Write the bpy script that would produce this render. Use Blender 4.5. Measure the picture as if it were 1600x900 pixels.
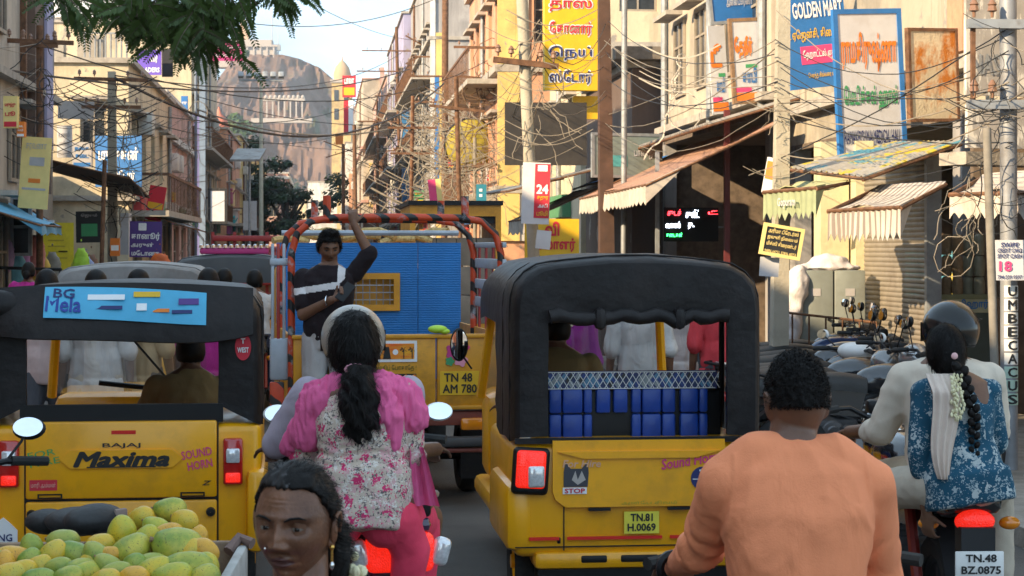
import bpy, bmesh, math, random
from mathutils import Vector, Matrix, noise as mnoise
R = math.radians
for o in list(bpy.data.objects): bpy.data.objects.remove(o)
SC = bpy.context.scene
COL = SC.collection
# ------------------------------------------------------------------ camera
FPX, CXP, HYP, CAMH = 3000.0, 800.0, 385.0, 1.85
cam = bpy.data.cameras.new('camera'); camo = bpy.data.objects.new('camera', cam); COL.objects.link(camo)
camo.location = (0, 0, CAMH); camo.rotation_euler = (R(90), 0, 0)
cam.sensor_width = 36; cam.lens = 36 * FPX / 1600; cam.shift_y = -(450 - HYP) / 1600
cam.clip_start = 0.05; cam.clip_end = 6000
cam.dof.use_dof = True; cam.dof.focus_distance = 9.5; cam.dof.aperture_fstop = 16
SC.camera = camo
# ------------------------------------------------------------------ sky and sun
SUNV = Vector((-0.72, -0.58, 0.40)).normalized()
w = bpy.data.worlds.new('World'); SC.world = w; w.use_nodes = True
wn = w.node_tree.nodes; wl = w.node_tree.links
bg = wn['Background']; bg.inputs[1].default_value = 0.15
sky = wn.new('ShaderNodeTexSky'); sky.sky_type = 'NISHITA'; sky.sun_disc = False
sky.sun_elevation = math.asin(SUNV.z); sky.sun_rotation = math.atan2(SUNV.x, SUNV.y)
sky.air_density = .9; sky.dust_density = .3; sky.ozone_density = 2.2
tc = wn.new('ShaderNodeTexCoord'); mp = wn.new('ShaderNodeMapping'); mp.inputs['Scale'].default_value = (2.2, 2.2, 11)
nz = wn.new('ShaderNodeTexNoise'); nz.inputs['Scale'].default_value = 2.6; nz.inputs['Detail'].default_value = 7; nz.inputs['Roughness'].default_value = .58
rp = wn.new('ShaderNodeValToRGB'); rp.color_ramp.elements[0].position = .30; rp.color_ramp.elements[0].color = (.68, .68, .68, 1); rp.color_ramp.elements[1].position = .6
rp.color_ramp.elements[1].color = (.95, .95, .95, 1)
mx = wn.new('ShaderNodeMixRGB'); mx.inputs[2].default_value = (1.12, 1.48, 1.76, 1)
wl.new(tc.outputs['Generated'], mp.inputs[0]); wl.new(mp.outputs[0], nz.inputs['Vector']); wl.new(nz.outputs[0], rp.inputs[0])
wl.new(rp.outputs[0], mx.inputs[0]); wl.new(sky.outputs[0], mx.inputs[1]); wl.new(mx.outputs[0], bg.inputs[0])
sl = bpy.data.lights.new('sun', 'SUN'); sl.energy = 2.0; sl.angle = R(0.6); sl.color = (1, .77, .48)
slo = bpy.data.objects.new('sun', sl); COL.objects.link(slo); slo.rotation_euler = SUNV.to_track_quat('Z', 'Y').to_euler()
vs = SC.view_settings; vs.view_transform = 'Standard'; vs.look = 'None'; vs.gamma = 1; vs.use_curve_mapping = False; vs.exposure = 2.28
SC.cycles.use_denoising = True; SC.cycles.max_bounces = 6; SC.cycles.diffuse_bounces = 3; SC.cycles.glossy_bounces = 3
SC.cycles.transparent_max_bounces = 12; SC.cycles.volume_bounces = 0; SC.cycles.caustics_reflective = False; SC.cycles.caustics_refractive = False
SC.cycles.sample_clamp_indirect = 6

# ------------------------------------------------------------------ helpers
def P(px, py, d): return Vector(((px - CXP) / FPX * d, d, CAMH - (py - HYP) / FPX * d))
TH = math.atan(0.1); CT, ST = math.cos(TH), math.sin(TH)      # the street runs a little to the left
def S(u, v, z=0.0): return Vector((u * CT - v * ST, u * ST + v * CT, z))
def uv_of(p): return (p.x * CT + p.y * ST, -p.x * ST + p.y * CT)
def link(name, data, parent=None, loc=None, rot=None):
    o = bpy.data.objects.new(name, data); COL.objects.link(o)
    if parent is not None: o.parent = parent
    if loc is not None: o.location = loc
    if rot is not None: o.rotation_euler = rot
    return o
def tag(o, label, cat, group=None, kind=None):
    o['label'] = label; o['category'] = cat
    if group: o['group'] = group
    if kind: o['kind'] = kind
    return o
def thing(name, label, cat, loc=(0, 0, 0), rotz=0.0, group=None, rot=None):
    o = link(name, None, None, loc, rot or (0, 0, rotz)); o.empty_display_size = .1
    return tag(o, label, cat, group)
def copy_tree(o, parent=None):
    c = o.copy(); COL.objects.link(c); c.parent = parent
    for ch in list(o.children): copy_tree(ch, c)
    return c

class MB:
    def __init__(s): s.v = []; s.f = []; s.m = []; s.mi = 0
    def add(s, vs, fs):
        b = len(s.v); s.v += [tuple(v) for v in vs]
        for f in fs: s.f.append([i + b for i in f]); s.m.append(s.mi)
        return s
    def box(s, c, sz, rot=None):
        hx, hy, hz = sz[0] / 2, sz[1] / 2, sz[2] / 2
        vs = [Vector((x, y, z)) for z in (-hz, hz) for y in (-hy, hy) for x in (-hx, hx)]
        if rot is not None:
            m = rot if isinstance(rot, Matrix) else Matrix.Rotation(rot, 3, 'Z')
            vs = [m @ v for v in vs]
        c = Vector(c)
        return s.add([v + c for v in vs], [(0, 2, 3, 1), (4, 5, 7, 6), (0, 1, 5, 4), (2, 6, 7, 3), (0, 4, 6, 2), (1, 3, 7, 5)])
    def bb(s, x0, x1, y0, y1, z0, z1): return s.box(((x0 + x1) / 2, (y0 + y1) / 2, (z0 + z1) / 2), (abs(x1 - x0), abs(y1 - y0), abs(z1 - z0)))
    def rbox(s, c, sz, b=.02, rot=None, seg=2):
        bm = bmesh.new(); bmesh.ops.create_cube(bm, size=1)
        for v in bm.verts: v.co = Vector((v.co.x * sz[0], v.co.y * sz[1], v.co.z * sz[2]))
        bmesh.ops.bevel(bm, geom=bm.edges[:], offset=min(b, min(sz) * .48), segments=seg, affect='EDGES', profile=.5)
        m = rot if isinstance(rot, Matrix) else Matrix.Rotation(rot or 0, 3, 'Z')
        c = Vector(c); bm.verts.index_update()
        s.add([m @ v.co + c for v in bm.verts], [[v.index for v in f.verts] for f in bm.faces]); bm.free(); return s
    def ring(s, c, ax, r, n, ph=0.0, ry=None):
        ax = Vector(ax).normalized(); a = ax.orthogonal().normalized() if abs(ax.z) > .98 or True else None
        up = Vector((0, 0, 1)) if abs(ax.z) < .9 else Vector((0, 1, 0))
        a = up.cross(ax).normalized(); b = ax.cross(a)
        return [Vector(c) + a * (r * math.cos(2 * math.pi * i / n + ph)) + b * ((ry or r) * math.sin(2 * math.pi * i / n + ph)) for i in range(n)]
    def cyl(s, a, b, r, r2=None, n=10, caps=True):
        a, b = Vector(a), Vector(b); r2 = r if r2 is None else r2; ax = b - a
        vs = s.ring(a, ax, r, n) + s.ring(b, ax, r2, n)
        fs = [(i, (i + 1) % n, n + (i + 1) % n, n + i) for i in range(n)]
        if caps: fs += [tuple(range(n))[::-1], tuple(range(n, 2 * n))]
        return s.add(vs, fs)
    def tube(s, pts, r, n=6, caps=True):
        pts = [Vector(p) for p in pts]; k = len(pts); rs = r if isinstance(r, (list, tuple)) else [r] * k
        vs = []; 
        t0 = (pts[1] - pts[0]).normalized(); a = t0.orthogonal().normalized()
        for i, p in enumerate(pts):
            t = ((pts[min(i + 1, k - 1)] - pts[max(i - 1, 0)])).normalized()
            a = (a - t * a.dot(t)).normalized(); b = t.cross(a)
            for j in range(n):
                th = 2 * math.pi * j / n; vs.append(p + a * (rs[i] * math.cos(th)) + b * (rs[i] * math.sin(th)))
        fs = [(i * n + j, i * n + (j + 1) % n, (i + 1) * n + (j + 1) % n, (i + 1) * n + j) for i in range(k - 1) for j in range(n)]
        if caps: fs += [tuple(range(n))[::-1], tuple(range((k - 1) * n, k * n))]
        return s.add(vs, fs)
    def ell(s, c, r, rot=None, nu=16, nv=10):
        c = Vector(c); r = (r, r, r) if isinstance(r, (int, float)) else r; vs = [Vector((0, 0, -r[2]))]
        for j in range(1, nv):
            ph = math.pi * j / nv - math.pi / 2
            for i in range(nu):
                th = 2 * math.pi * i / nu; vs.append(Vector((r[0] * math.cos(ph) * math.cos(th), r[1] * math.cos(ph) * math.sin(th), r[2] * math.sin(ph))))
        vs.append(Vector((0, 0, r[2]))); L = len(vs) - 1
        fs = [(0, 1 + (i + 1) % nu, 1 + i) for i in range(nu)] + [(L, L - nu + i, L - nu + (i + 1) % nu) for i in range(nu)]
        fs += [(1 + j * nu + i, 1 + j * nu + (i + 1) % nu, 1 + (j + 1) * nu + (i + 1) % nu, 1 + (j + 1) * nu + i) for j in range(nv - 2) for i in range(nu)]
        if rot is not None: vs = [rot @ v for v in vs]
        return s.add([v + c for v in vs], fs)
    def cap(s, a, b, ra, rb, n=14):                      # tapered capsule (closed)
        s.ell(a, ra, nu=n, nv=8); s.ell(b, rb, nu=n, nv=8); return s.cyl(a, b, ra, rb, n)
    def prism(s, poly, a, b, fn):                        # poly 2d; fn(x,y,t) -> 3d, extruded from t=a to t=b
        n = len(poly); vs = [fn(x, y, a) for x, y in poly] + [fn(x, y, b) for x, y in poly]
        return s.add(vs, [tuple(range(n))[::-1], tuple(range(n, 2 * n))] + [(i, (i + 1) % n, n + (i + 1) % n, n + i) for i in range(n)])
    def grid(s, fn, nu, nv):
        vs = [fn(i / nu, j / nv) for j in range(nv + 1) for i in range(nu + 1)]
        return s.add(vs, [(j * (nu + 1) + i, j * (nu + 1) + i + 1, (j + 1) * (nu + 1) + i + 1, (j + 1) * (nu + 1) + i) for j in range(nv) for i in range(nu)])
    def sheet(s, fn, nu, nv, t=.01):                     # a grid with thickness t along -normal estimate
        g = [[Vector(fn(i / nu, j / nv)) for i in range(nu + 1)] for j in range(nv + 1)]
        n = ((g[0][-1] - g[0][0]).cross(g[-1][0] - g[0][0])).normalized() * t
        s.grid(fn, nu, nv); s.grid(lambda a, b: g[round(b * nv)][round(a * nu)] - n, nu, nv)
        base = len(s.v) - 2 * (nu + 1) * (nv + 1); m = (nu + 1) * (nv + 1)
        rim = [i for i in range(nu + 1)] + [j * (nu + 1) + nu for j in range(1, nv + 1)] + [nv * (nu + 1) + i for i in range(nu - 1, -1, -1)] + [j * (nu + 1) for j in range(nv - 1, 0, -1)]
        k = len(rim)
        for i in range(k): s.f.append([base + rim[i], base + rim[(i + 1) % k], base + m + rim[(i + 1) % k], base + m + rim[i]]); s.m.append(s.mi)
        return s
    def lathe(s, prof, c=(0, 0, 0), ax='Z', n=20):       # prof: (radius, height)
        c = Vector(c); vs = []
        for r, h in prof:
            for i in range(n):
                th = 2 * math.pi * i / n; x, y = r * math.cos(th), r * math.sin(th)
                vs.append(c + (Vector((x, y, h)) if ax == 'Z' else Vector((h, x, y)) if ax == 'X' else Vector((x, h, y))))
        k = len(prof)
        fs = [(j * n + i, j * n + (i + 1) % n, (j + 1) * n + (i + 1) % n, (j + 1) * n + i) for j in range(k - 1) for i in range(n)]
        return s.add(vs, fs)
    def mesh(s, name, mats, smooth=40):
        me = bpy.data.meshes.new(name); me.from_pydata(s.v, [], s.f)
        for m in (mats if isinstance(mats, (list, tuple)) else [mats]): me.materials.append(m)
        if any(s.m): me.polygons.foreach_set('material_index', s.m)
        bm = bmesh.new(); bm.from_mesh(me); bmesh.ops.recalc_face_normals(bm, faces=bm.faces); bm.to_mesh(me); bm.free()
        if smooth:
            me.shade_smooth(); me.set_sharp_from_angle(angle=R(smooth))
        me.update(); return me
    def build(s, name, mats, parent=None, loc=None, rot=None, smooth=40):
        return link(name, s.mesh(name, mats, smooth), parent, loc, rot)

# temporary scene for evaluating modifiers and letters
TMP = bpy.data.scenes.new('tmp')
def evaluate(o):
    TMP.collection.objects.link(o); TMP.view_layers[0].update()
    dg = TMP.view_layers[0].depsgraph
    return bpy.data.meshes.new_from_object(o.evaluated_get(dg), depsgraph=dg)
def remesh(mb, voxel, smooth=4, fn=None):
    me0 = bpy.data.meshes.new('t'); me0.from_pydata(mb.v, [], mb.f)
    bm = bmesh.new(); bm.from_mesh(me0); bmesh.ops.recalc_face_normals(bm, faces=bm.faces); bm.to_mesh(me0); bm.free()
    o = bpy.data.objects.new('t', me0)
    m = o.modifiers.new('r', 'REMESH'); m.mode = 'VOXEL'; m.voxel_size = voxel
    m2 = o.modifiers.new('s', 'SMOOTH'); m2.iterations = smooth; m2.factor = .6
    me = evaluate(o); bpy.data.objects.remove(o); bpy.data.meshes.remove(me0)
    if fn:
        nv = [v.normal.copy() for v in me.vertices]
        for v, n in zip(me.vertices, nv): v.co = fn(v.co.copy(), n)
    me.shade_smooth(); me.update(); return me
def solid(name, mb, mat_, parent, voxel=.008, smooth=4, fn=None):
    me = remesh(mb, voxel, smooth, fn); me.materials.append(mat_); return link(name, me, parent)

# letters: word fitted into a box of width w and height h, centred at loc, facing local -Y unless rot is given
def letters(txt, w, h, m, parent, loc, rot=(math.pi / 2, 0, 0), bold=.0, ext=.002, shear=0.0, name='lettering', keep=False, align='CENTER', spacing=1.0):
    cu = bpy.data.curves.new('t', 'FONT'); cu.body = txt; cu.offset = 0; cu.extrude = .0; cu.align_x = align; cu.shear = shear; cu.resolution_u = 2
    cu.space_line = spacing
    o = bpy.data.objects.new('t', cu); me = evaluate(o); bpy.data.objects.remove(o); bpy.data.curves.remove(cu)
    if len(me.vertices) == 0: return None
    xs = [v.co.x for v in me.vertices]; ys = [v.co.y for v in me.vertices]
    x0, x1, y0, y1 = min(xs), max(xs), min(ys), max(ys); sx = w / max(x1 - x0, 1e-6); sy = h / max(y1 - y0, 1e-6)
    if keep: sx = sy = min(sx, sy)
    for v in me.vertices: v.co = ((v.co.x - (x0 + x1) / 2) * sx, (v.co.y - (y0 + y1) / 2) * sy, ext)
    if bold > .004:
        vs0 = [v.co.copy() for v in me.vertices]; fs0 = [list(p.vertices) for p in me.polygons]; b = min(bold, .05); vs = []; fs = []
        for q, (dx, dy) in enumerate(((0, 0), (b, 0), (-b, 0), (0, b), (0, -b), (b * .7, b * .7), (-b * .7, b * .7), (b * .7, -b * .7), (-b * .7, -b * .7))):
            k0 = len(vs); vs += [(v.x + dx * sx, v.y + dy * sy, v.z - q * ext * .08) for v in vs0]; fs += [[i + k0 for i in f] for f in fs0]
        bpy.data.meshes.remove(me); me = bpy.data.meshes.new(name); me.from_pydata(vs, [], fs)
    me.materials.clear(); me.materials.append(m); me.name = name
    return link(name, me, parent, loc, rot)
# ------------------------------------------------------------------ lettering order for Tamil vowel signs written before the consonant
def ta(s):
    out = []
    for ch in s:
        if ch in 'ெேை': out.insert(len(out) - 1, ch)
        elif ch in 'ொோ': out.insert(len(out) - 1, 'ெ' if ch == 'ொ' else 'ே'); out.append('ா')
        else: out.append(ch)
    return ''.join(out)
# ------------------------------------------------------------------ procedural materials
MATS = {}
def nt(m): return m.node_tree.nodes, m.node_tree.links
def mat(key, col, rough=.5, metal=0.0, var=.12, scale=6.0, bump=.0, bscale=40.0, dirt=0.0, dcol=(.12, .09, .06), dscale=2.0, streak=0.0, coat=0.0, trans=0.0, alpha=1.0, emit=None, es=1.0, spec=.5, sss=0.0, sheen=0.0):
    if key in MATS: return MATS[key]
    m = bpy.data.materials.new(key); m.use_nodes = True; n, l = nt(m); b = n['Principled BSDF']
    tc = n.new('ShaderNodeTexCoord'); src = tc.outputs['Object']
    b.inputs['Roughness'].default_value = rough; b.inputs['Metallic'].default_value = metal
    b.inputs['Coat Weight'].default_value = coat; b.inputs['Coat Roughness'].default_value = .12; b.inputs['Specular IOR Level'].default_value = spec
    b.inputs['Transmission Weight'].default_value = trans; b.inputs['Alpha'].default_value = alpha
    if sss: b.inputs['Subsurface Weight'].default_value = sss; b.inputs['Subsurface Radius'].default_value = (.012, .005, .003); b.inputs['Subsurface Scale'].default_value = 1.0
    if sheen: b.inputs['Sheen Weight'].default_value = sheen
    nz = n.new('ShaderNodeTexNoise'); nz.inputs['Scale'].default_value = scale; nz.inputs['Detail'].default_value = 6; nz.inputs['Roughness'].default_value = .6
    l.new(src, nz.inputs['Vector'])
    hv = n.new('ShaderNodeMixRGB'); hv.inputs[1].default_value = (*[c * (1 - var) for c in col], 1); hv.inputs[2].default_value = (*[min(1, c * (1 + var)) for c in col], 1)
    mr = n.new('ShaderNodeMapRange'); mr.inputs[1].default_value = .3; mr.inputs[2].default_value = .7
    l.new(nz.outputs[0], mr.inputs[0]); l.new(mr.outputs[0], hv.inputs[0]); out = hv.outputs[0]
    if dirt > 0 or streak > 0:
        mp = n.new('ShaderNodeMapping'); mp.inputs['Scale'].default_value = (1, 1, .12 if streak > 0 else 1); mp.inputs['Location'].default_value = (3.1, 7.7, 1.3)
        l.new(src, mp.inputs[0])
        dz = n.new('ShaderNodeTexNoise'); dz.inputs['Scale'].default_value = dscale * (4 if streak > 0 else 1); dz.inputs['Detail'].default_value = 8; dz.inputs['Roughness'].default_value = .68
        l.new(mp.outputs[0], dz.inputs['Vector'])
        dr = n.new('ShaderNodeMapRange'); dr.inputs[1].default_value = .5; dr.inputs[2].default_value = .72; dr.inputs[4].default_value = max(dirt, streak)
        l.new(dz.outputs[0], dr.inputs[0])
        dm = n.new('ShaderNodeMixRGB'); dm.inputs[2].default_value = (*dcol, 1); l.new(dr.outputs[0], dm.inputs[0]); l.new(out, dm.inputs[1]); out = dm.outputs[0]
        rr = n.new('ShaderNodeMapRange'); rr.inputs[3].default_value = rough; rr.inputs[4].default_value = min(1, rough + .35); l.new(dr.outputs[0], rr.inputs[0]); l.new(rr.outputs[0], b.inputs['Roughness'])
    l.new(out, b.inputs['Base Color'])
    if bump > 0:
        bz = n.new('ShaderNodeTexNoise'); bz.inputs['Scale'].default_value = bscale; bz.inputs['Detail'].default_value = 4; l.new(src, bz.inputs['Vector'])
        bp = n.new('ShaderNodeBump'); bp.inputs['Strength'].default_value = bump; bp.inputs['Distance'].default_value = .02; l.new(bz.outputs[0], bp.inputs['Height']); l.new(bp.outputs[0], b.inputs['Normal'])
    if emit: b.inputs['Emission Color'].default_value = (*emit, 1); b.inputs['Emission Strength'].default_value = es
    MATS[key] = m; return m
def flat(key, col, rough=.6): return mat(key, col, rough, var=.05)
def wall(key, col, dirt=.55):
    if key in MATS: return MATS[key]
    m = mat(key, col, .85, var=.10, scale=1.2, bump=.25, bscale=14, streak=dirt, dscale=.5, dcol=tuple(c * .42 for c in col))
    mixin(m, tuple(c * .62 + .02 for c in col), noise_mask(m, .55, .5, .62)); mixin(m, (.30, .27, .24), noise_mask(m, 1.6, .62, .66, (1, 1, .8), (4, 2, 7))); mixin(m, tuple(c * .25 for c in col), noise_mask(m, 3.2, .60, .80, (1.4, 1.4, .07), (1, 8, 3))); return m
def fabric(key, col, var=.12, fold=.35, fscale=9, rough=.85):
    if key in MATS: return MATS[key]
    m = mat(key, col, rough, var=var, scale=5, sheen=.03, spec=.2); n, l = nt(m); b = n['Principled BSDF']
    tc = n.new('ShaderNodeTexCoord'); mp = n.new('ShaderNodeMapping'); mp.inputs['Scale'].default_value = (1, 1, .55); mp.inputs['Rotation'].default_value = (.3, .5, .2)
    l.new(tc.outputs['Object'], mp.inputs[0])
    a = n.new('ShaderNodeTexNoise'); a.inputs['Scale'].default_value = fscale; a.inputs['Detail'].default_value = 3; a.inputs['Distortion'].default_value = 1.2; l.new(mp.outputs[0], a.inputs['Vector'])
    c = n.new('ShaderNodeTexNoise'); c.inputs['Scale'].default_value = 260; l.new(tc.outputs['Object'], c.inputs['Vector'])
    b1 = n.new('ShaderNodeBump'); b1.inputs['Strength'].default_value = fold; b1.inputs['Distance'].default_value = .03; l.new(a.outputs[0], b1.inputs['Height'])
    b2 = n.new('ShaderNodeBump'); b2.inputs['Strength'].default_value = .3; b2.inputs['Distance'].default_value = .004; l.new(c.outputs[0], b2.inputs['Height']); l.new(b1.outputs[0], b2.inputs['Normal'])
    l.new(b2.outputs[0], b.inputs['Normal']); return m
def mixin(m, col, fac_socket):
    n, l = nt(m); b = n['Principled BSDF']; old = b.inputs['Base Color'].links[0].from_socket
    x = n.new('ShaderNodeMixRGB'); x.inputs[2].default_value = (*col, 1); l.new(fac_socket, x.inputs[0]); l.new(old, x.inputs[1]); l.new(x.outputs[0], b.inputs['Base Color']); return m
def vor_mask(m, scale, thr, distort=.0, dscale=30, soft=.03, loc=(0, 0, 0), inv=False):
    n, l = nt(m); tc = n.new('ShaderNodeTexCoord'); mp = n.new('ShaderNodeMapping'); mp.inputs['Location'].default_value = loc; l.new(tc.outputs['Object'], mp.inputs[0])
    src = mp.outputs[0]
    if distort:
        nz = n.new('ShaderNodeTexNoise'); nz.inputs['Scale'].default_value = dscale; l.new(src, nz.inputs['Vector'])
        mx = n.new('ShaderNodeMixRGB'); mx.blend_type = 'LINEAR_LIGHT'; mx.inputs[0].default_value = distort; l.new(src, mx.inputs[1]); l.new(nz.outputs['Color'], mx.inputs[2]); src = mx.outputs[0]
    v = n.new('ShaderNodeTexVoronoi'); v.inputs['Scale'].default_value = scale; l.new(src, v.inputs['Vector'])
    r = n.new('ShaderNodeMapRange'); r.inputs[1].default_value = thr; r.inputs[2].default_value = thr + soft; r.inputs[3].default_value = 1; r.inputs[4].default_value = 0; l.new(v.outputs['Distance'], r.inputs[0])
    return r.outputs[0]
def wave_mask(m, scale, axis='X', lo=.45, hi=.55, dist=0.0, rot=(0, 0, 0)):
    n, l = nt(m); tc = n.new('ShaderNodeTexCoord'); mp = n.new('ShaderNodeMapping'); mp.inputs['Rotation'].default_value = rot; l.new(tc.outputs['Object'], mp.inputs[0])
    wv = n.new('ShaderNodeTexWave'); wv.bands_direction = axis; wv.inputs['Scale'].default_value = scale; wv.inputs['Distortion'].default_value = dist; wv.inputs['Detail'].default_value = 2; l.new(mp.outputs[0], wv.inputs['Vector'])
    r = n.new('ShaderNodeMapRange'); r.inputs[1].default_value = lo; r.inputs[2].default_value = hi; l.new(wv.outputs[0], r.inputs[0]); return r.outputs[0]
def noise_mask(m, scale, lo, hi, stretch=(1, 1, 1), loc=(0, 0, 0)):
    n, l = nt(m); tc = n.new('ShaderNodeTexCoord'); mp = n.new('ShaderNodeMapping'); mp.inputs['Scale'].default_value = stretch; mp.inputs['Location'].default_value = loc; l.new(tc.outputs['Object'], mp.inputs[0])
    z = n.new('ShaderNodeTexNoise'); z.inputs['Scale'].default_value = scale; z.inputs['Detail'].default_value = 8; z.inputs['Roughness'].default_value = .65; l.new(mp.outputs[0], z.inputs['Vector'])
    r = n.new('ShaderNodeMapRange'); r.inputs[1].default_value = lo; r.inputs[2].default_value = hi; l.new(z.outputs[0], r.inputs[0]); return r.outputs[0]
BLACK = mat('black_paint', (.009, .009, .010), .45, var=.05, spec=.3)
DARK = mat('dark_plastic', (.022, .022, .024), .5, var=.2, spec=.3)
RUBBER = mat('rubber', (.018, .018, .018), .85, dirt=.5, dcol=(.09, .075, .06), dscale=9)
STEEL = mat('steel', (.45, .45, .46), .35, 1.0, var=.2, scale=20, dirt=.4, dcol=(.16, .1, .06), dscale=12)
CHROME = mat('chrome', (.75, .76, .78), .1, 1.0, var=.06)
MIRROR = mat('mirror_glass', (.86, .88, .9), .03, 1.0, var=.02)
GREYMETAL = mat('grey_metal', (.32, .34, .36), .5, .3, var=.18, dirt=.6, dcol=(.15, .12, .1), dscale=6)
YELLOW = mat('rickshaw_yellow', (.92, .41, .003), .33, var=.06, scale=3, coat=.3, dirt=.34, dcol=(.40, .18, .015), dscale=5)
YELLOW2 = mat('truck_yellow', (.66, .30, .015), .45, var=.12, scale=5, dirt=.55, dcol=(.2, .1, .03), dscale=5)
CANVAS = mat('black_canvas', (.016, .0135, .0135), .48, var=.3, scale=4, bump=.55, bscale=9, dirt=.4, dcol=(.05, .04, .036), dscale=3, spec=.22)
GLASS = mat('window_glass', (.9, .92, .92), .04, trans=.95, alpha=.35, var=.01)
REDLAMP = mat('red_lens', (.5, .012, .008), .12, var=.1, coat=.8)
REDLIT = mat('lit_red_lens', (.75, .02, .01), .15, var=.15, scale=60, coat=.6, emit=(1, .02, .006), es=.16, bump=.6, bscale=160)
ORANGELAMP = mat('amber_lens', (.8, .25, .01), .12, coat=.8)
CLEARLAMP = mat('clear_lens', (.75, .75, .76), .08, .35, var=.25, scale=70, coat=1.0)
WHITE = mat('white_paint', (.78, .77, .74), .5, var=.06, dirt=.25, dcol=(.4, .36, .3), dscale=5)
SKIN = mat('skin_brown', (.17, .082, .047), .5, var=.14, scale=14, bump=.05, bscale=90, sss=.1, spec=.35)
SKIN_D = mat('skin_dark', (.105, .05, .030), .42, var=.2, scale=16, bump=.06, bscale=110, sss=.1, spec=.35)
HAIR = mat('black_hair', (.007, .0055, .005), .5, var=.5, scale=30, spec=.16)
n_, l_ = nt(HAIR); tc_ = n_.new('ShaderNodeTexCoord'); mp_ = n_.new('ShaderNodeMapping'); mp_.inputs['Scale'].default_value = (160, 160, 12); z_ = n_.new('ShaderNodeTexNoise'); z_.inputs['Scale'].default_value = 1.6; z_.inputs['Detail'].default_value = 4
b_ = n_.new('ShaderNodeBump'); b_.inputs['Strength'].default_value = .5; b_.inputs['Distance'].default_value = .003
l_.new(tc_.outputs['Object'], mp_.inputs[0]); l_.new(mp_.outputs[0], z_.inputs['Vector']); l_.new(z_.outputs[0], b_.inputs['Height']); l_.new(b_.outputs[0], n_['Principled BSDF'].inputs['Normal'])
CONC = mat('concrete', (.40, .36, .31), .85, var=.2, scale=5, bump=.4, bscale=30, dirt=.5, dcol=(.16, .13, .11), dscale=4)
WOOD = mat('wood', (.25, .15, .08), .7, var=.3, scale=12, bump=.3, bscale=40)
RUST = mat('rusty_iron', (.17, .085, .045), .8, .2, var=.5, scale=9, bump=.3, bscale=50)
CABLE = flat('cable_black', (.02, .02, .02), .6)
CABLEP = mat('cable_pale', (.26, .22, .17), .7, var=.3)
TIN = mat('corrugated_tin', (.30, .29, .28), .55, .35, var=.25, scale=3, dirt=.7, dcol=(.17, .10, .06), dscale=2.5)
# ------------------------------------------------------------------ ground, road, hill
rnd = random.Random(7)
ASPH = mat('asphalt', (.085, .078, .07), .88, var=.25, scale=1.2, bump=.5, bscale=60, dirt=.45, dcol=(.15, .13, .11), dscale=.7)
DUST = mat('dusty_ground', (.20, .165, .125), .95, var=.25, scale=.8, bump=.4, bscale=20, dirt=.4, dcol=(.1, .085, .07), dscale=.6)
g = MB(); g.add([(-900, -120, -.02), (900, -120, -.02), (900, 1600, -.02), (-900, 1600, -.02)], [(0, 1, 2, 3)])
o = g.build('ground', DUST); o['kind'] = 'structure'
g = MB(); g.add([S(-3.9, -20, 0), S(4.28, -20, 0), S(4.28, 270, 0), S(-3.9, 270, 0)], [(0, 1, 2, 3)])
o = g.build('road', ASPH); o['kind'] = 'structure'
for nm, u0, u1 in (('pavement', 4.3, 7.2), ('pavement', -5.9, -3.92)):
    g = MB(); m_ = Matrix.Rotation(TH, 3, 'Z'); c = S((u0 + u1) / 2, 120, .05); g.box(c, (u1 - u0, 300, .14), m_)
    o = g.build(nm, mat('paving', (.26, .235, .2), .9, var=.25, bump=.4, dirt=.5)); o['kind'] = 'structure'
ROCK = mat('hill_rock', (.145, .088, .065), .95, var=.5, scale=.06, bump=1.0, bscale=.12, streak=.6, dcol=(.12, .085, .07), dscale=.02)
mixin(ROCK, (.055, .075, .03), noise_mask(ROCK, .035, .56, .66, (1, 1, 1.3), (40, 3, 9)))
prof = [(150, 345), (230, 320), (290, 260), (318, 190), (340, 125), (362, 92), (380, 84), (440, 86), (470, 92), (500, 106), (530, 132), (556, 168), (600, 215), (650, 262), (720, 300), (800, 340)]
def lerp_prof(px):
    for (a, ya), (b, yb) in zip(prof, prof[1:]):
        if a <= px <= b: return ya + (yb - ya) * (px - a) / (b - a)
    return 360
def hillpt(a, b):
    px = 150 + 650 * a; top = CAMH + (HYP - lerp_prof(px)) * .3; d = 820 + 160 * b; x = (px - 800) * .3
    t = b / .5 if b < .5 else 1 - (b - .5) * .6
    k = min(1, max(0, t)) ** .55
    n1 = mnoise.fractal(Vector((x * .035, d * .03, 0)), 1, 2.1, 6) * 14 + mnoise.noise(Vector((x * .12, d * .1, 4))) * 5 + (1 - 2 * abs(mnoise.noise(Vector((x * .22, d * .07, 9))))) * 3.5 + mnoise.noise(Vector((x * .5, d * .3, 2))) * 1.6
    z = top * k + n1 * (k * (1 - k) * 2.6) + (abs(mnoise.noise(Vector((x * .05, 3, d * .05)))) * -4 * k if 0 < k < .97 else 0)
    return Vector((x, d - n1 * .8, max(-1, z)))
g = MB(); g.grid(hillpt, 230, 100); o = g.build('hill', ROCK, smooth=25); o['kind'] = 'structure'
g = MB()
for i in range(40):                                           # distant low ground with trees in a blue belt
    pass
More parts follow.
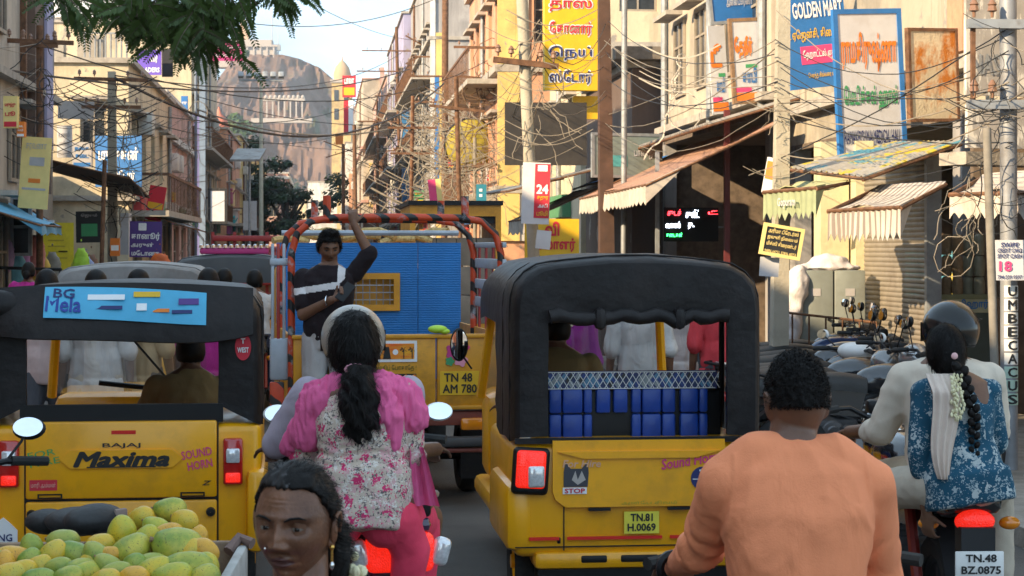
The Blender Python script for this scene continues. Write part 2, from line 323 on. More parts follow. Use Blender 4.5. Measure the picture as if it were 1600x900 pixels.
# ------------------------------------------------------------------ buildings
PANE = mat('window_dark', (.035, .04, .045), .18, var=.4, scale=3)
FRAMEW = mat('window_frame', (.33, .28, .22), .6, var=.2)
def panel(mb, org, ea, length, z0, z1, holes, nrm, depth=.14):
    """wall sheet from org along ea, between z0 and z1, with recessed openings (a0,a1,za,zb)"""
    A = sorted({0, length, *[h[0] for h in holes], *[h[1] for h in holes]}); Z = sorted({z0, z1, *[h[2] for h in holes], *[h[3] for h in holes]})
    pt = lambda a, z, k=0: Vector(org) + Vector(ea) * a + Vector((0, 0, z)) - Vector(nrm) * k
    for a0, a1 in zip(A, A[1:]):
        for q0, q1 in zip(Z, Z[1:]):
            ca, cz = (a0 + a1) / 2, (q0 + q1) / 2
            if any(h[0] < ca < h[1] and h[2] < cz < h[3] for h in holes): continue
            mb.add([pt(a0, q0), pt(a1, q0), pt(a1, q1), pt(a0, q1)], [(0, 1, 2, 3)])
    for a0, a1, q0, q1 in holes:
        c = [(a0, q0), (a1, q0), (a1, q1), (a0, q1)]
        for (x, y), (x2, y2) in zip(c, c[1:] + c[:1]): mb.add([pt(x, y), pt(x2, y2), pt(x2, y2, depth), pt(x, y, depth)], [(0, 1, 2, 3)])
def window_part(par, org, ea, h, nrm, depth=.14, bars=True, pane=PANE, sill=True):
    a0, a1, q0, q1 = h; ea = Vector(ea); n = Vector(nrm); o3 = Vector(org)
    rz = math.atan2(ea.y, ea.x); Mz = Matrix.Rotation(rz, 3, 'Z')
    c = o3 + ea * ((a0 + a1) / 2) + Vector((0, 0, (q0 + q1) / 2)) - n * (depth - .02)
    f = MB(); W, H_ = a1 - a0, q1 - q0
    for s_ in (-1, 1):
        f.box(c + ea * (s_ * (W / 2 - .03)), (.06, .05, H_), Mz); f.box(c + Vector((0, 0, s_ * (H_ / 2 - .03))), (W - .12, .045, .06), Mz)
    if bars:
        f.box(c, (.04, .04, H_ - .12), Mz); f.box(c + Vector((0, 0, H_ * .15)), (W - .12, .03, .04), Mz)
    fo = f.build('window', FRAMEW, par, smooth=0)
    p = MB(); p.box(c - n * .02, (W - .1, .02, H_ - .1), Mz); p.build('pane', pane, fo, smooth=0)
    if sill:
        p = MB(); p.box(o3 + ea * ((a0 + a1) / 2) + n * .1 + Vector((0, 0, q1 + .07)), (W + .4, .3, .08), Mz); p.build('sunshade', MATS['concrete'], fo, smooth=0)
FASC = [mat('fascia%d' % i, c, .55, var=.15, dirt=.3) for i, c in enumerate([(.03, .15, .42), (.5, .05, .05), (.6, .42, .04), (.08, .25, .12), (.6, .58, .55), (.35, .08, .25), (.05, .05, .06), (.6, .25, .04)])]; mat('fort_pale', (.55, .54, .5), .6, dirt=.4)
def building(label, side, u, v0, v1, h, wm, fl=3.1, uback=None, z0=0, wins=True, swins=(), bands=(), parapet=True, name='building', group=None, bal=False, cols=None, wpitch=2.2, trimm=None, first=1):
    """side +1: stands on the right (facade faces -u), -1 on the left"""
    t = thing(name, label, 'building', S(u, v0, 0), TH, group)
    L = v1 - v0; D = abs((uback if uback is not None else u + side * 8) - u)
    nf = Vector((-side, 0, 0)); holes = []
    nfl = max(1, int((h - .6) / fl))
    if wins:
        for k in range(first, nfl):
            n = max(1, int(L / wpitch))
            for i in range(n):
                a = (i + .5) * L / n; holes.append((a - .55, a + .55, z0 + k * fl + .9, z0 + k * fl + 2.3))
    nshop = len(holes); rs = random.Random(int(v0 * 7 + u))
    if wins and z0 == 0 and v0 > 20:
        n = max(1, int(L / 3.4))
        for i in range(n): a = (i + .5) * L / n; holes.append((a - 1.2, a + 1.2, .16, 2.5))
    w_ = MB()
    panel(w_, (0, 0, 0), (0, 1, 0), L, z0, h, holes, nf)
    sh = [(a, b, c, d) for a, b, c, d in swins]
    o_s, e_s = ((0, 0, 0), (1, 0, 0)) if side > 0 else ((0, 0, 0), (-1, 0, 0))
    panel(w_, o_s, e_s, D, z0, h, sh, (0, -1, 0))
    panel(w_, (0, L, 0), e_s, D, z0, h, [], (0, 1, 0)); panel(w_, (side * D, 0, 0), (0, 1, 0), L, z0, h, [], (side, 0, 0))
    w_.add([(0, 0, h - .5), (side * D, 0, h - .5), (side * D, L, h - .5), (0, L, h - .5)], [(0, 1, 2, 3)])
    w_.build('wall', wm, t, smooth=0)
    for i, hh in enumerate(holes):
        window_part(t, (0, 0, 0), (0, 1, 0), hh, nf, sill=i < nshop)
        if i >= nshop:
            q = MB(); q.bb(-side * .22, -side * .01, hh[0] - .1, hh[1] + .1, 2.56, 3.1); q.build('shop_fascia', FASC[rs.randrange(len(FASC))], t, smooth=0)
    if wins and v0 > 20:
        for i in range(max(1, int(L / 7))):
            a = rs.uniform(.5, L - .8); zz = rs.uniform(3.4, max(3.6, h - 1.2)); q = MB(); q.rbox((-side * .2, a, zz), (.34, .8, .55), .03); q.build('air_conditioner', MATS['fort_pale'], t); a = rs.uniform(.3, L - .3); q = MB(); q.cyl((-side * .07, a, 0), (-side * .07, a, h - .2), .055, n=8); q.build('drainpipe', RUST if i % 2 else GREYMETAL, t)
    for hh in sh: window_part(t, o_s, e_s, hh, (0, -1, 0))
    if parapet:
        p = MB(); p.bb(-side * .12, side * .1, -.1, L + .02, h - .02, h + .1); p.bb(side * .1, side * D, -.1, .1, h - .02, h + .1); p.build('parapet_cap', trimm or CONC, t, smooth=0)
    for (zz, th) in bands:
        p = MB(); p.bb(-side * .18, -side * .003, -.12, L, zz, zz + th); p.bb(0, side * D, -.12, -.003, zz, zz + th); p.build('ledge', trimm or CONC, t, smooth=0)
    if bal:
        for k in range(first, nfl):
            p = MB(); zz = z0 + k * fl; p.bb(-side * .9, -side * .004, .3, L - .3, zz - .1, zz + .04); bo = p.build('balcony', trimm or CONC, t, smooth=0)
            p = MB(); p.bb(-side * .9, -side * .86, .3, L - .3, zz + .85, zz + .92)
            for i in range(int((L - .6) / .5) + 1): p.bb(-side * .89, -side * .865, .3 + i * .5, .33 + i * .5, zz + .04, zz + .85)
            p.bb(-side * .86, -side * .02, .3, .34, zz + .85, zz + .92); p.build('railing', RUST, bo, smooth=0)
    return t
def strip(t, m, x0, x1, y0, y1, z0, z1, name='pilaster'):
    p = MB(); p.bb(x0, x1, y0, y1, z0, z1); return p.build(name, m, t, smooth=0)
CREAM = wall('wall_cream', (.62, .52, .36)); PINK = wall('wall_pink', (.56, .34, .28)); GREYW = wall('wall_grey', (.36, .34, .33)); BEIGE = wall('wall_beige', (.50, .43, .34))
SALMON = wall('wall_salmon', (.62, .33, .2)); WHITEW = wall('wall_white', (.66, .64, .6), .4); BROWN = wall('wall_brown', (.14, .095, .075), .4); YELW = wall('wall_yellow', (.72, .52, .18), .3)
BLUEW = wall('wall_blue', (.05, .24, .55), .3); LAV = wall('wall_lavender', (.38, .36, .52), .3); MAUVE = wall('wall_mauve', (.34, .17, .17), .3); PURP = wall('wall_purple', (.19, .17, .36), .3)
# right row
b = building('cream two storey shop building above the rusty and faded signs', 1, 6.8, 11.5, 27.4, 10.4, wall('wall_weathered', (.44, .38, .29), .8), wins=False, swins=[], z0=3.3, bands=[(3.7, .15)])
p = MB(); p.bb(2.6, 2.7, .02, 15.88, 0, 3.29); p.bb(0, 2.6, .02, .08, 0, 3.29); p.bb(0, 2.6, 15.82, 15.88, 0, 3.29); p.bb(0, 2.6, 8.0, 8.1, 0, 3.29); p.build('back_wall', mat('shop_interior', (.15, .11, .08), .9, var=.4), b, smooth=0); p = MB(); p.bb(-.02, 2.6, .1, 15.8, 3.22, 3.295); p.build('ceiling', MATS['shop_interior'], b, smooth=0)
for y_ in (.1, 4.0, 8.3, 12.0, 15.5): strip(b, GREYW, -.02, .22, y_, y_ + .3, 0, 3.3, 'pillar')
for a in (5.2, 7.0, 8.8, 10.6, 12.4):
    hh = (a, a + .9, 5.3, 7.1); window_part(b, (-.16, 0, 0), (0, 1, 0), hh, (-1, 0, 0))
strip(b, SALMON, -.12, -.004, 8.0, 8.5, 3.9, 10.4); strip(b, SALMON, -.12, -.004, 6.3, 6.7, 3.9, 10.4)
b = building('shop building over the dark open store with the long awning', 1, 6.6, 27.7, 36.6, 8.6, BEIGE, wins=False, z0=3.9, bands=[(4.0, .12)])
for y_ in (.7, 2.6, 4.6, 6.6): window_part(b, (-.15, 0, 0), (0, 1, 0), (y_, y_ + 1.0, 4.6, 6.0), (-1, 0, 0))
for y_ in (.3, 4.1, 8.4): q = MB(); q.cyl((-.08, y_, 3.9), (-.08, y_, 8.5), .06, n=8); q.build('drainpipe', GREYMETAL, b)
for y_, z_ in ((2.0, 6.5), (6.0, 6.6)): q = MB(); q.rbox((-.2, y_, z_), (.36, .85, .55), .03); q.build('air_conditioner', MATS['fort_pale'], b)
strip(b, GREYW, -.02, .2, .02, .3, 0, 3.9, 'pillar'); strip(b, GREYW, -.02, .2, 8.6, 8.85, 0, 3.9, 'pillar')
SHOPIN = MATS['shop_interior']
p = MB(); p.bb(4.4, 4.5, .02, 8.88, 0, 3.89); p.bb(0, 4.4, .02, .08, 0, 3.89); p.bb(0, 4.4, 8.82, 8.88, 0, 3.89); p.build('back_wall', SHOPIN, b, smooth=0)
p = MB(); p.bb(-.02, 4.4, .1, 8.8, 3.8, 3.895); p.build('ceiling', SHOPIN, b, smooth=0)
b = building('low brown plastered house with a flat concrete roof edge', 1, 6.05, 37.0, 43.5, 5.35, BROWN, wins=False, swins=[(.9, 1.25, 3.6, 4.0), (.35, .6, 3.4, 3.7)])
p = MB(); p.bb(-.4, 4, -.5, 6.2, 5.46, 5.7); p.build('roof_slab', mat('stained_concrete', (.16, .14, .12), .9, var=.4, dirt=.6), b, smooth=0)
building('tall cream apartment house behind the brown plastered house', 1, 6.0, 44.0, 50.0, 12.6, CREAM, swins=[(.9, 1.8, 7.3, 9.2), (2.4, 3.2, 7.3, 9.2)], bands=[(6.4, .18), (10, .18)])
building('single storey shop with sloping tin sheets beside the dark hoarding', 1, 5.6, 50.3, 51.8, 3.6, GREYW, wins=False)
b = building('salmon painted shop house with vertical yellow stripes', 1, 4.9, 52.0, 63.0, 12.8, SALMON, fl=3.2, swins=[(.9, 1.9, 4.2, 5.6), (.9, 1.9, 7.4, 8.8)], bands=[(3.3, .2), (6.6, .2), (9.8, .2)], bal=True)
strip(b, YELW, -.1, .5, -.1, -.004, 2, 12.8); strip(b, WHITEW, .5, .75, -.06, -.004, 2, 12.8)
building('set back grey house with dark windows between two taller blocks', 1, 6.3, 63.3, 83.0, 10.2, GREYW, bands=[(3.2, .2)], bal=True)
b = building('tall grey block with a broad blank side wall', 1, 4.9, 84.0, 104.0, 14.5, GREYW, swins=[(2.9, 3.7, 5, 8)], bands=[(10.9, .15)], bal=True)
strip(b, YELW, .15, .5, -.12, -.004, 0, 11.2); strip(b, WHITEW, -.1, .12, -.1, -.004, 0, 14.5); strip(b, YELW, 3.8, 4.6, -.1, -.004, 3, 10); strip(b, CREAM, 1.9, 2.15, -.1, -.004, 11.3, 14.5)
b = building('lavender topped block with a bright blue vertical band', 1, 4.55, 105.0, 129.0, 14.6, LAV, bal=True, bands=[(3.2, .2), (6.4, .2)])
strip(b, BLUEW, -.1, .45, -.12, -.004, 2, 9.2); strip(b, YELW, .5, .9, -.1, -.004, 0, 11); strip(b, WHITEW, 1.0, 1.3, -.1, -.004, 0, 12)
b = building('mauve and pink narrow block with balconies far down the street', 1, 4.5, 130.0, 164.0, 13.4, PINK, bal=True, bands=[(3.2, .3), (6.4, .3), (9.6, .3)])
strip(b, MAUVE, .1, .9, -.14, -.004, 0, 13.4); strip(b, BLUEW, 1.0, 1.5, -.12, -.004, 4, 11)
b = building('beige office block with stacked yellow window bays', 1, 3.7, 165.0, 214.0, 16.2, BEIGE, fl=3.4, swins=[(1.9, 2.7, 11.2, 13.4), (1.9, 2.7, 6.8, 9.0), (1.9, 2.7, 3.0, 5.0)], bands=[(5.6, .25), (10.2, .25)], trimm=PINK)
strip(b, PINK, 1.4, 1.8, -.3, -.004, 0, 17.2); strip(b, YELW, 2.8, 3.4, -.3, -.004, 3, 16.2); strip(b, YELW, .5, 1.3, -.25, -.004, 5.2, 9.0)
b = building('white narrow house with an orange stripe near the street end', 1, 2.9, 216.0, 262.0, 13.5, WHITEW, bands=[(4, .2), (8, .2)])
strip(b, SALMON, .3, .7, -.2, -.004, 0, 10); strip(b, YELW, 1.0, 1.3, -.2, -.004, 0, 10)
building('pale yellow house beside the street tree with a blue side', 1, -1.6, 262.0, 290.0, 10.6, WHITEW, uback=2.3, swins=[(.6, 1.4, 5, 6.6), (2.2, 3.0, 5, 6.6)])
building('cream low house at the end of the street', 1, -5.2, 275.0, 300.0, 8.6, CREAM, uback=-1.9, swins=[(1.0, 2.0, 4, 6)])
# left row
b = building('tall cream walled building at the left with drainpipes', -1, -5.0, 29.6, 36.8, 10.2, wall('wall_dull_cream', (.50, .43, .35), .5), wins=False, bands=[(4.5, .12)])
for hh in ((.6, 1.5, 5.2, 6.6), (.5, 1.6, .2, 2.6), (1.9, 2.9, 2.9, 4.1), (6.1, 6.9, 5.0, 6.4)): window_part(b, (.16, 0, 0), (0, 1, 0), hh, (1, 0, 0))
strip(b, RUST, .004, .1, 3.2, 3.34, 0, 10.2, 'drainpipe'); strip(b, BROWN, .004, .14, 4.0, 6.0, 2.8, 10.2, 'recess_panel'); strip(b, LAV, .15, .2, 5.0, 5.8, 3.6, 6.6, 'cladding')
b = building('low shop row with dim open fronts under awnings', -1, -6.3, 37.0, 44.8, 3.5, BEIGE, wins=False)
b = building('cream flat roofed house with roof clutter', -1, -4.4, 45.0, 58.0, 6.1, CREAM, uback=-7.6, fl=2.65, bal=True, swins=[(.5, 1.1, 4.0, 5.2)], bands=[(2.9, .12)])
p = MB(); p.bb(-1.2, -.6, .3, .9, 6.2, 6.75); p.bb(-2.1, -1.5, .2, .7, 6.2, 6.6); p.build('roof_hutch', CONC, b, smooth=0)
p = MB(); p.cyl((-2.75, .6, 6.2), (-2.75, .6, 6.95), .34, .3, 14); p.ell((-2.75, .6, 6.95), (.3, .3, .12)); p.build('water_tank', mat('tank_blue', (.45, .62, .70), .5), b)
p = MB()
for i in range(9): p.cyl((-.05 - i * .12, .1, 6.2), (-.05 - i * .12, .1, 6.8), .02, n=6)
p.bb(-1.05, -.02, .08, .12, 6.76, 6.8); p.build('railing', GREYMETAL, b)
b = building('pink and white narrow shop house behind the concrete pole', -1, -4.8, 60.0, 74.0, 6.6, PINK, swins=[(.25, .9, 3.4, 4.6)], bands=[(3.0, .2), (5.2, .2)], trimm=WHITEW, bal=True)
strip(b, SALMON, -1.1, -.1, -.1, -.004, 2.0, 3.0)
b = building('tall cream block with a lavender column at its corner', -1, -5.6, 85.0, 106.0, 11.6, CREAM, swins=[(.3, 1.1, 5.6, 7.2)], bands=[(6.0, .15)], bal=True)
strip(b, PURP, -.5, .35, -.2, -.004, 0, 7.6); strip(b, mat('blue_grey', (.2, .26, .34), .7), .36, .62, -.3, -.004, 0, 11.6)
b = building('salmon house front past the lavender column', -1, -5.2, 108.0, 126.0, 8.4, SALMON, bal=True)
building('white high rise block with a grid of windows far behind', -1, -11.2, 120.0, 140.0, 21, mat('wall_pale', (.68, .70, .72), .8), uback=-17.5, swins=[(x, x + .9, z, z + 1.3) for x in (.6, 2.2, 3.8, 5.2) for z in (8.5, 11.5, 14.5)], bands=[(13.6, .2)])
building('long ochre house row further along the left pavement', -1, -5.3, 128.0, 190.0, 9.2, YELW, bal=True, bands=[(3.2, .2)])
building('pink terrace house with rooftop planters near the hill', -1, -3.4, 205.0, 240.0, 9.6, PINK, swins=[(1, 2, 5, 6.6), (3, 4, 5, 6.6)], uback=-11, bands=[(9.0, .3)], trimm=WHITEW)
# houses on the near side of the street beyond the left edge of the view: they shade the road
building('plain two storey house beside the photographer, left of the road', -1, -6.8, -14, 4.5, 7.0, BEIGE, bal=True)
building('pink house just past the photographer, left of the road', -1, -6.8, 5.0, 17.0, 7.1, PINK)
building('cream two storey house before the tall drainpipe building', -1, -6.4, 17.3, 29.2, 6.9, CREAM)
# ---- hilltop temple and tower
FORT = mat('fort_white', (.40, .35, .31), .8, var=.15)
t = thing('hilltop_temple', 'pale temple pavilion with a small tower on the summit of the rock', 'temple', (-123, 905, 90))
p = MB(); p.bb(-16, 12, -4, 6, -4, 4); p.bb(-10, 10, -3, 5, 4, 9); p.build('wall', FORT, t, smooth=0)
p = MB()
for i in range(9): p.bb(-14 + i * 3.1, -13.2 + i * 3.1, -4.6, -4.1, 0, 5.5)
p.bb(-16, 13, -5, -4.02, 5.5, 6.4); p.build('colonnade', FORT, t, smooth=0)
p = MB(); p.bb(-6, -1, -2, 3, 9, 14); p.bb(-5, -2, -1, 2, 14, 17); p.ell((-3.5, .5, 17), (1.7, 1.7, 2.2)); p.build('tower', mat('fort_tan', (.5, .33, .2), .85), t, smooth=0)
p = MB(); p.cyl((10, 0, 4), (10, 0, 20), .25, n=5); p.cyl((13, 0, 2), (13, 0, 12), .2, n=5); p.bb(8, 14, -1, 1, 4, 7); p.build('mast', GREYMETAL, t, smooth=0)
t = thing('hillside_mandapam', 'white columned pavilion halfway up the rock face', 'temple', (-99, 836, 58)); t.scale = (.8, .8, .8)
p = MB()
for i in range(7): p.bb(-10 + i * 3.2, -9.2 + i * 3.2, -1, -.2, 0, 9)
p.build('column', FORT, t, smooth=0)
p = MB(); p.bb(-12, 11, -1.5, 3, 9, 10.5)
for i in range(9): p.ell((-10 + i * 2.5, -1, 11), (1.0, 1.0, 1.2), nu=8, nv=6)
p.build('roof', FORT, t, smooth=0)
p = MB(); p.bb(-18, 15, -2, 4, -3, -.5); p.build('terrace', MATS['fort_white'], t, smooth=0)
t = thing('clock_tower', 'ochre tower with a domed top in front of the rock', 'tower', (-46, 520, 0))
p = MB(); p.bb(-2.6, 2.6, -2.6, 2.6, 0, 46); p.build('shaft', wall('wall_ochre', (.55, .38, .16), .4), t, smooth=0)
p = MB(); p.bb(-3, 3, -3, 3, 46, 46.8); p.build('cornice', FORT, t, smooth=0)
p = MB(); p.lathe([(2.3, 46.8), (2.4, 48.5), (1.9, 50.3), (1, 51.5), (.25, 52.2), (.1, 53.5), (.01, 53.6)], n=14); p.build('dome', mat('fort_tan', (.5, .33, .2), .85), t)
for z in (36, 41):
    for x in (-1.3, 1.3): p = MB(); p.bb(x - .6, x + .6, -2.75, -2.55, z, z + 3); p.build('window', PANE, t, smooth=0)
# ------------------------------------------------------------------ signboards
def board(name, label, px0, px1, py0, py1, d, m, yaw=0.0, roll=0.0, th=.04, cat='sign', frame=None, fw=.05, group=None, legs=None):
    c = P((px0 + px1) / 2, py1, d); W = (px1 - px0) / FPX * d / max(.25, math.cos(yaw)); Hh = (py1 - py0) / FPX * d
    t = thing(name, label, cat, c, 0, group, rot=(0, roll, yaw))
    p = MB(); p.bb(-W / 2, W / 2, 0, th, 0, Hh); p.build('panel', m, t, smooth=0)
    if frame:
        for a in ((-W / 2 - fw * .5, -W / 2 + fw * .5, 0, Hh), (W / 2 - fw * .5, W / 2 + fw * .5, 0, Hh), (-W / 2 + fw * .5, W / 2 - fw * .5, Hh - fw, Hh), (-W / 2 + fw * .5, W / 2 - fw * .5, 0, fw)):
            q = MB(); q.bb(a[0], a[1], -.012, th + .01, a[2], a[3]); q.build('frame_bar', frame, t, smooth=0)
    return t, W, Hh
def patch(t, m, x0, x1, z0, z1, y=-.006, name='printed_band', th=.005):
    p = MB(); p.bb(x0, x1, y, y + th, z0, z1); return p.build(name, m, t, smooth=0)
def word(t, s, W, H, x, z, m, bold=.012, y=-.008, shear=0, keep=False, **k): return letters(s, W, H, m, t, (x, y, z), bold=bold, shear=shear, keep=keep, **k)
SWHITE = mat('sign_white', (.58, .58, .60), .5, var=.06, dirt=.4, dcol=(.38, .33, .28), dscale=4); SBLUE = mat('sign_blue', (.025, .16, .45), .5, var=.12, dirt=.35, dcol=(.08, .16, .28), dscale=3); SORANGE = flat('sign_orange', (.75, .2, .02)); SGREEN = flat('sign_green', (.05, .3, .12))
SYEL = mat('sign_yellow', (.75, .45, .015), .5, var=.08, dirt=.25, dcol=(.4, .22, .02)); SRED = flat('sign_red', (.6, .02, .04)); SPINK = flat('sign_pink', (.75, .06, .2)); SNAVY = flat('sign_navy', (.02, .03, .14)); SPURP = flat('sign_purple', (.09, .04, .22))
SPALE = mat('sign_pale_yellow', (.78, .60, .22), .6, var=.08, dirt=.2, dcol=(.5, .38, .15)); SLIME = mat('sign_lime', (.62, .52, .02), .6, var=.1, dirt=.3); SBLACK = flat('sign_black', (.015, .015, .015)); LETW = flat('letter_white', (.82, .82, .82)); SGREY = mat('sign_grey', (.42, .40, .40), .6, var=.1, dirt=.5)
SMAG = flat('sign_magenta', (.5, .04, .2)); SVIO = flat('sign_violet', (.14, .08, .5))
# medical hall board
t, W, H_ = board('shop_signboard', 'tall white medical hall board with a blue border and orange Tamil heading', 1312, 1418, 14, 246, 21.4, SWHITE, yaw=R(18), roll=R(-3), frame=SBLUE, fw=.055)
word(t, ta('ராமகிருஷ்ணா'), W * .86, H_ * .26, 0, H_ * .71, SORANGE, .03); word(t, ta('மெடிக்கல் ஹால்'), W * .84, H_ * .17, 0, H_ * .40, SGREEN, .03); word(t, 'RAMAKRISHNA MEDICAL HALL', W * .88, H_ * .09, 0, H_ * .14, SNAVY, .01)
# blue golden board
t, W, H_ = board('shop_signboard', 'blue billboard with white English heading and yellow Tamil lines', 1234, 1335, -20, 136, 24.2, SBLUE, yaw=R(14), roll=R(-7))
word(t, 'GOLDEN MART', W * .8, H_ * .15, .05, H_ * .78, LETW, .03); word(t, ta('டீ ஏஜென்சி, கிளைவ்'), W * .88, H_ * .13, -.02, H_ * .53, SYEL, .02); patch(t, SPINK, -W * .28, W * .45, H_ * .24, H_ * .42); word(t, ta('ஹோட்டல் எதிரில்'), W * .66, H_ * .1, W * .08, H_ * .33, LETW, .02, y=-.012); word(t, ta('மொத்த சில்லரை விற்பனை'), W * .6, H_ * .07, W * .1, H_ * .12, SYEL, .01)
# two upright printed boards and a blue header above them
for (a, b, s1, lab) in ((1114, 1141, 0, 'narrow upright flex board with an orange figure beside the wooden post'), (1148, 1195, 1, 'wider upright flex board with orange and green print above the tiled roof edge')):
    t, W, H_ = board('flex_board', lab, a, b, 40 - 12 * s1, 178 - 16 * s1, 30 - s1 * 1.5, SWHITE, yaw=R(16), roll=R(-4), frame=WOOD if s1 else None)
    word(t, ta('தேநீர்') if s1 else ta('டீ'), W * .6, H_ * .24, -W * .1, H_ * .66, SORANGE, .05); patch(t, SGREEN, -W * .1 + .02, W * .36, H_ * .42, H_ * .46); word(t, ta('காபி'), W * .5, H_ * .17, W * .05, H_ * .33, SBLUE, .03); patch(t, SORANGE, -W * .45, W * .45, H_ * .03, H_ * .13); patch(t, SPINK, -W * .45, W * .1, H_ * .14, H_ * .19)
t, W, H_ = board('fascia_sign', 'long blue fascia sign with white words above the flex boards', 1112, 1196, -30, 36, 29.3, SBLUE, yaw=R(16), roll=R(-6), frame=GREYMETAL); word(t, ta('அன்னபூர்ணா'), W * .5, H_ * .25, W * .05, H_ * .5, SWHITE, .02)
# rusty board
RUSTY = mat('rusted_sign', (.62, .52, .36), .75, var=.2, scale=3, bump=.3); mixin(RUSTY, (.48, .16, .02), noise_mask(RUSTY, 2.2, .47, .56, (1, 1, .7))); mixin(RUSTY, (.12, .04, .02), noise_mask(RUSTY, 4.5, .58, .68, (1, 1, .35), (5, 2, 8)))
t, W, H_ = board('rusted_signboard', 'square sheet metal sign eaten by orange rust', 1420, 1502, 44, 190, 19.0, RUSTY, yaw=R(24), roll=R(-2), frame=RUST, fw=.03)
# faded board at far right
FADED = mat('peeling_sign', (.36, .33, .30), .8, var=.15); mixin(FADED, (.66, .62, .55), noise_mask(FADED, 7, .52, .56, (1, 1, .28)))
t, W, H_ = board('peeling_signboard', 'weathered grey signboard with peeling white letters behind the steel pole', 1504, 1640, -10, 150, 16.9, FADED, yaw=R(20)); word(t, 'NASA', W * .5, H_ * .2, -W * .2, H_ * .3, GREYMETAL, .02)
t, W, H_ = board('peeling_signboard', 'lower weathered strip sign with torn white print', 1506, 1640, 165, 232, 16.9, FADED, yaw=R(20))
p = MB(); p.box((0, 0, 0), (1.3, .4, .12)); o = p.build('concrete_ledge', CONC, None, P(1575, 250, 18.2), (0, 0, R(25)), smooth=0); tag(o, 'white concrete ledge above the far right awning', 'ledge')
# yellow vertical sign and black hoarding
t, W, H_ = board('vertical_signboard', 'tall mustard yellow sign with stacked Tamil words', 851, 934, -40, 141, 36, SYEL, yaw=R(8), th=.25)
word(t, ta('ஸ்ரீ'), W * .5, H_ * .1, 0, H_ * .93, SRED, .03)
for s_, k, mm in (('தாஸ்', .74, SRED), ('கோனார்', .53, SRED), ('நெய்', .32, SNAVY), ('ஸ்டோர்', .11, SNAVY)):
    word(t, ta(s_), W * .82, H_ * .135, -.01, H_ * k, LETW, .075); word(t, ta(s_), W * .79, H_ * .12, -.01, H_ * k, mm, .02, y=-.016)
t, W, H_ = board('yellow_panel', 'lower corner piece of the mustard sign below the black hoarding edge', 895, 934, 150, 186, 36.5, SYEL, yaw=R(8), th=.1)
t, W, H_ = board('hoarding', 'blank black hoarding back with a brown edge', 789, 917, 160, 258, 34.5, mat('hoarding_back', (.03, .026, .024), .7, var=.2, dirt=.3), yaw=R(3), th=.08)
# pole notice 24, paper, yellow lower sign
t, W, H_ = board('pole_notice', 'white and crimson 24 notice tied to the crooked pole', 814, 857, 254, 350, 23, SWHITE, yaw=R(-8), roll=R(2))
patch(t, SRED, -W * .05, W * .5, H_ * .1, H_ * .98); word(t, '24', W * .4, H_ * .14, W * .24, H_ * .57, LETW, .04, y=-.012); word(t, ta('சதுர'), W * .4, H_ * .07, W * .26, H_ * .42, SYEL, .02, y=-.012); word(t, ta('அடி'), W * .35, H_ * .07, W * .27, H_ * .3, LETW, .02, y=-.012); word(t, ta('பூமி'), W * .4, H_ * .08, W * .26, H_ * .18, SYEL, .02, y=-.012); patch(t, LETW, W * .05, W * .4, H_ * .86, H_ * .96, y=-.012)
t, W, H_ = board('paper_notice', 'blank white paper sheet pasted below the 24 notice', 836, 859, 360, 389, 22.9, SWHITE, roll=R(6), th=.006)
t, W, H_ = board('shop_signboard', 'yellow shop sign with crimson Tamil letters behind the auto roof', 820, 905, 342, 412, 25.5, SYEL, yaw=R(6))
word(t, ta('வி'), W * .25, H_ * .3, 0, H_ * .78, SRED, .04); word(t, ta('மேலாளர்'), W * .85, H_ * .3, 0, H_ * .42, SRED, .04); word(t, ta('திருச்சி'), W * .8, H_ * .2, 0, H_ * .08, SNAVY, .03)
# grey sign band with glass behind the long awning
t, W, H_ = board('shop_fascia', 'grey green shop fascia with faint white letters behind the pink awning', 926, 1034, 208, 278, 33, mat('fascia_green', (.22, .27, .25), .6, dirt=.4), yaw=R(20), frame=GREYMETAL); word(t, ta('பாலாஜி'), W * .3, H_ * .25, W * .25, H_ * .55, SWHITE, .02); patch(t, mat('teal_print', (.1, .4, .42), .5), -W * .4, 0, H_ * .25, H_ * .5)
# small pole sign, notices on right pole
t, W, H_ = board('pole_sign', 'black plate of pale Tamil lines wired to the square concrete pole', 1188, 1247, 352, 402, 17.2, SBLACK, roll=R(10), frame=SPALE, fw=.03)
for k, q in enumerate(('அரிமா டிரேடர்ஸ்', 'ஜவுளி நிலையம்', 'மிக்ஸி கிரைண்டர்')): word(t, ta(q), W * .8, H_ * .16, 0, H_ * (.78 - .2 * k), SPALE, .02)
word(t, '94896 64753, 97896 48753', W * .84, H_ * .1, 0, H_ * .14, SPALE, .01)
t, W, H_ = board('paper_notice', 'grubby white paper hanging under the black pole plate', 1186, 1216, 402, 432, 17.3, SWHITE, roll=R(4), th=.006)
t, W, H_ = board('pole_notice', 'white cash notice with a pink 18 on the steel pole', 1555, 1600, 375, 438, 14.7, SWHITE, th=.01)
word(t, 'SWIPE', W * .6, H_ * .11, 0, H_ * .88, SNAVY, .02); word(t, 'CREDIT CARD', W * .85, H_ * .1, 0, H_ * .74, SNAVY, .02); word(t, 'SPOT CASH', W * .85, H_ * .1, 0, H_ * .6, SNAVY, .02); word(t, '18', W * .42, H_ * .24, -W * .15, H_ * .35, SPINK, .03); word(t, '794 539 9597', W * .85, H_ * .09, 0, H_ * .08, SNAVY, .02)
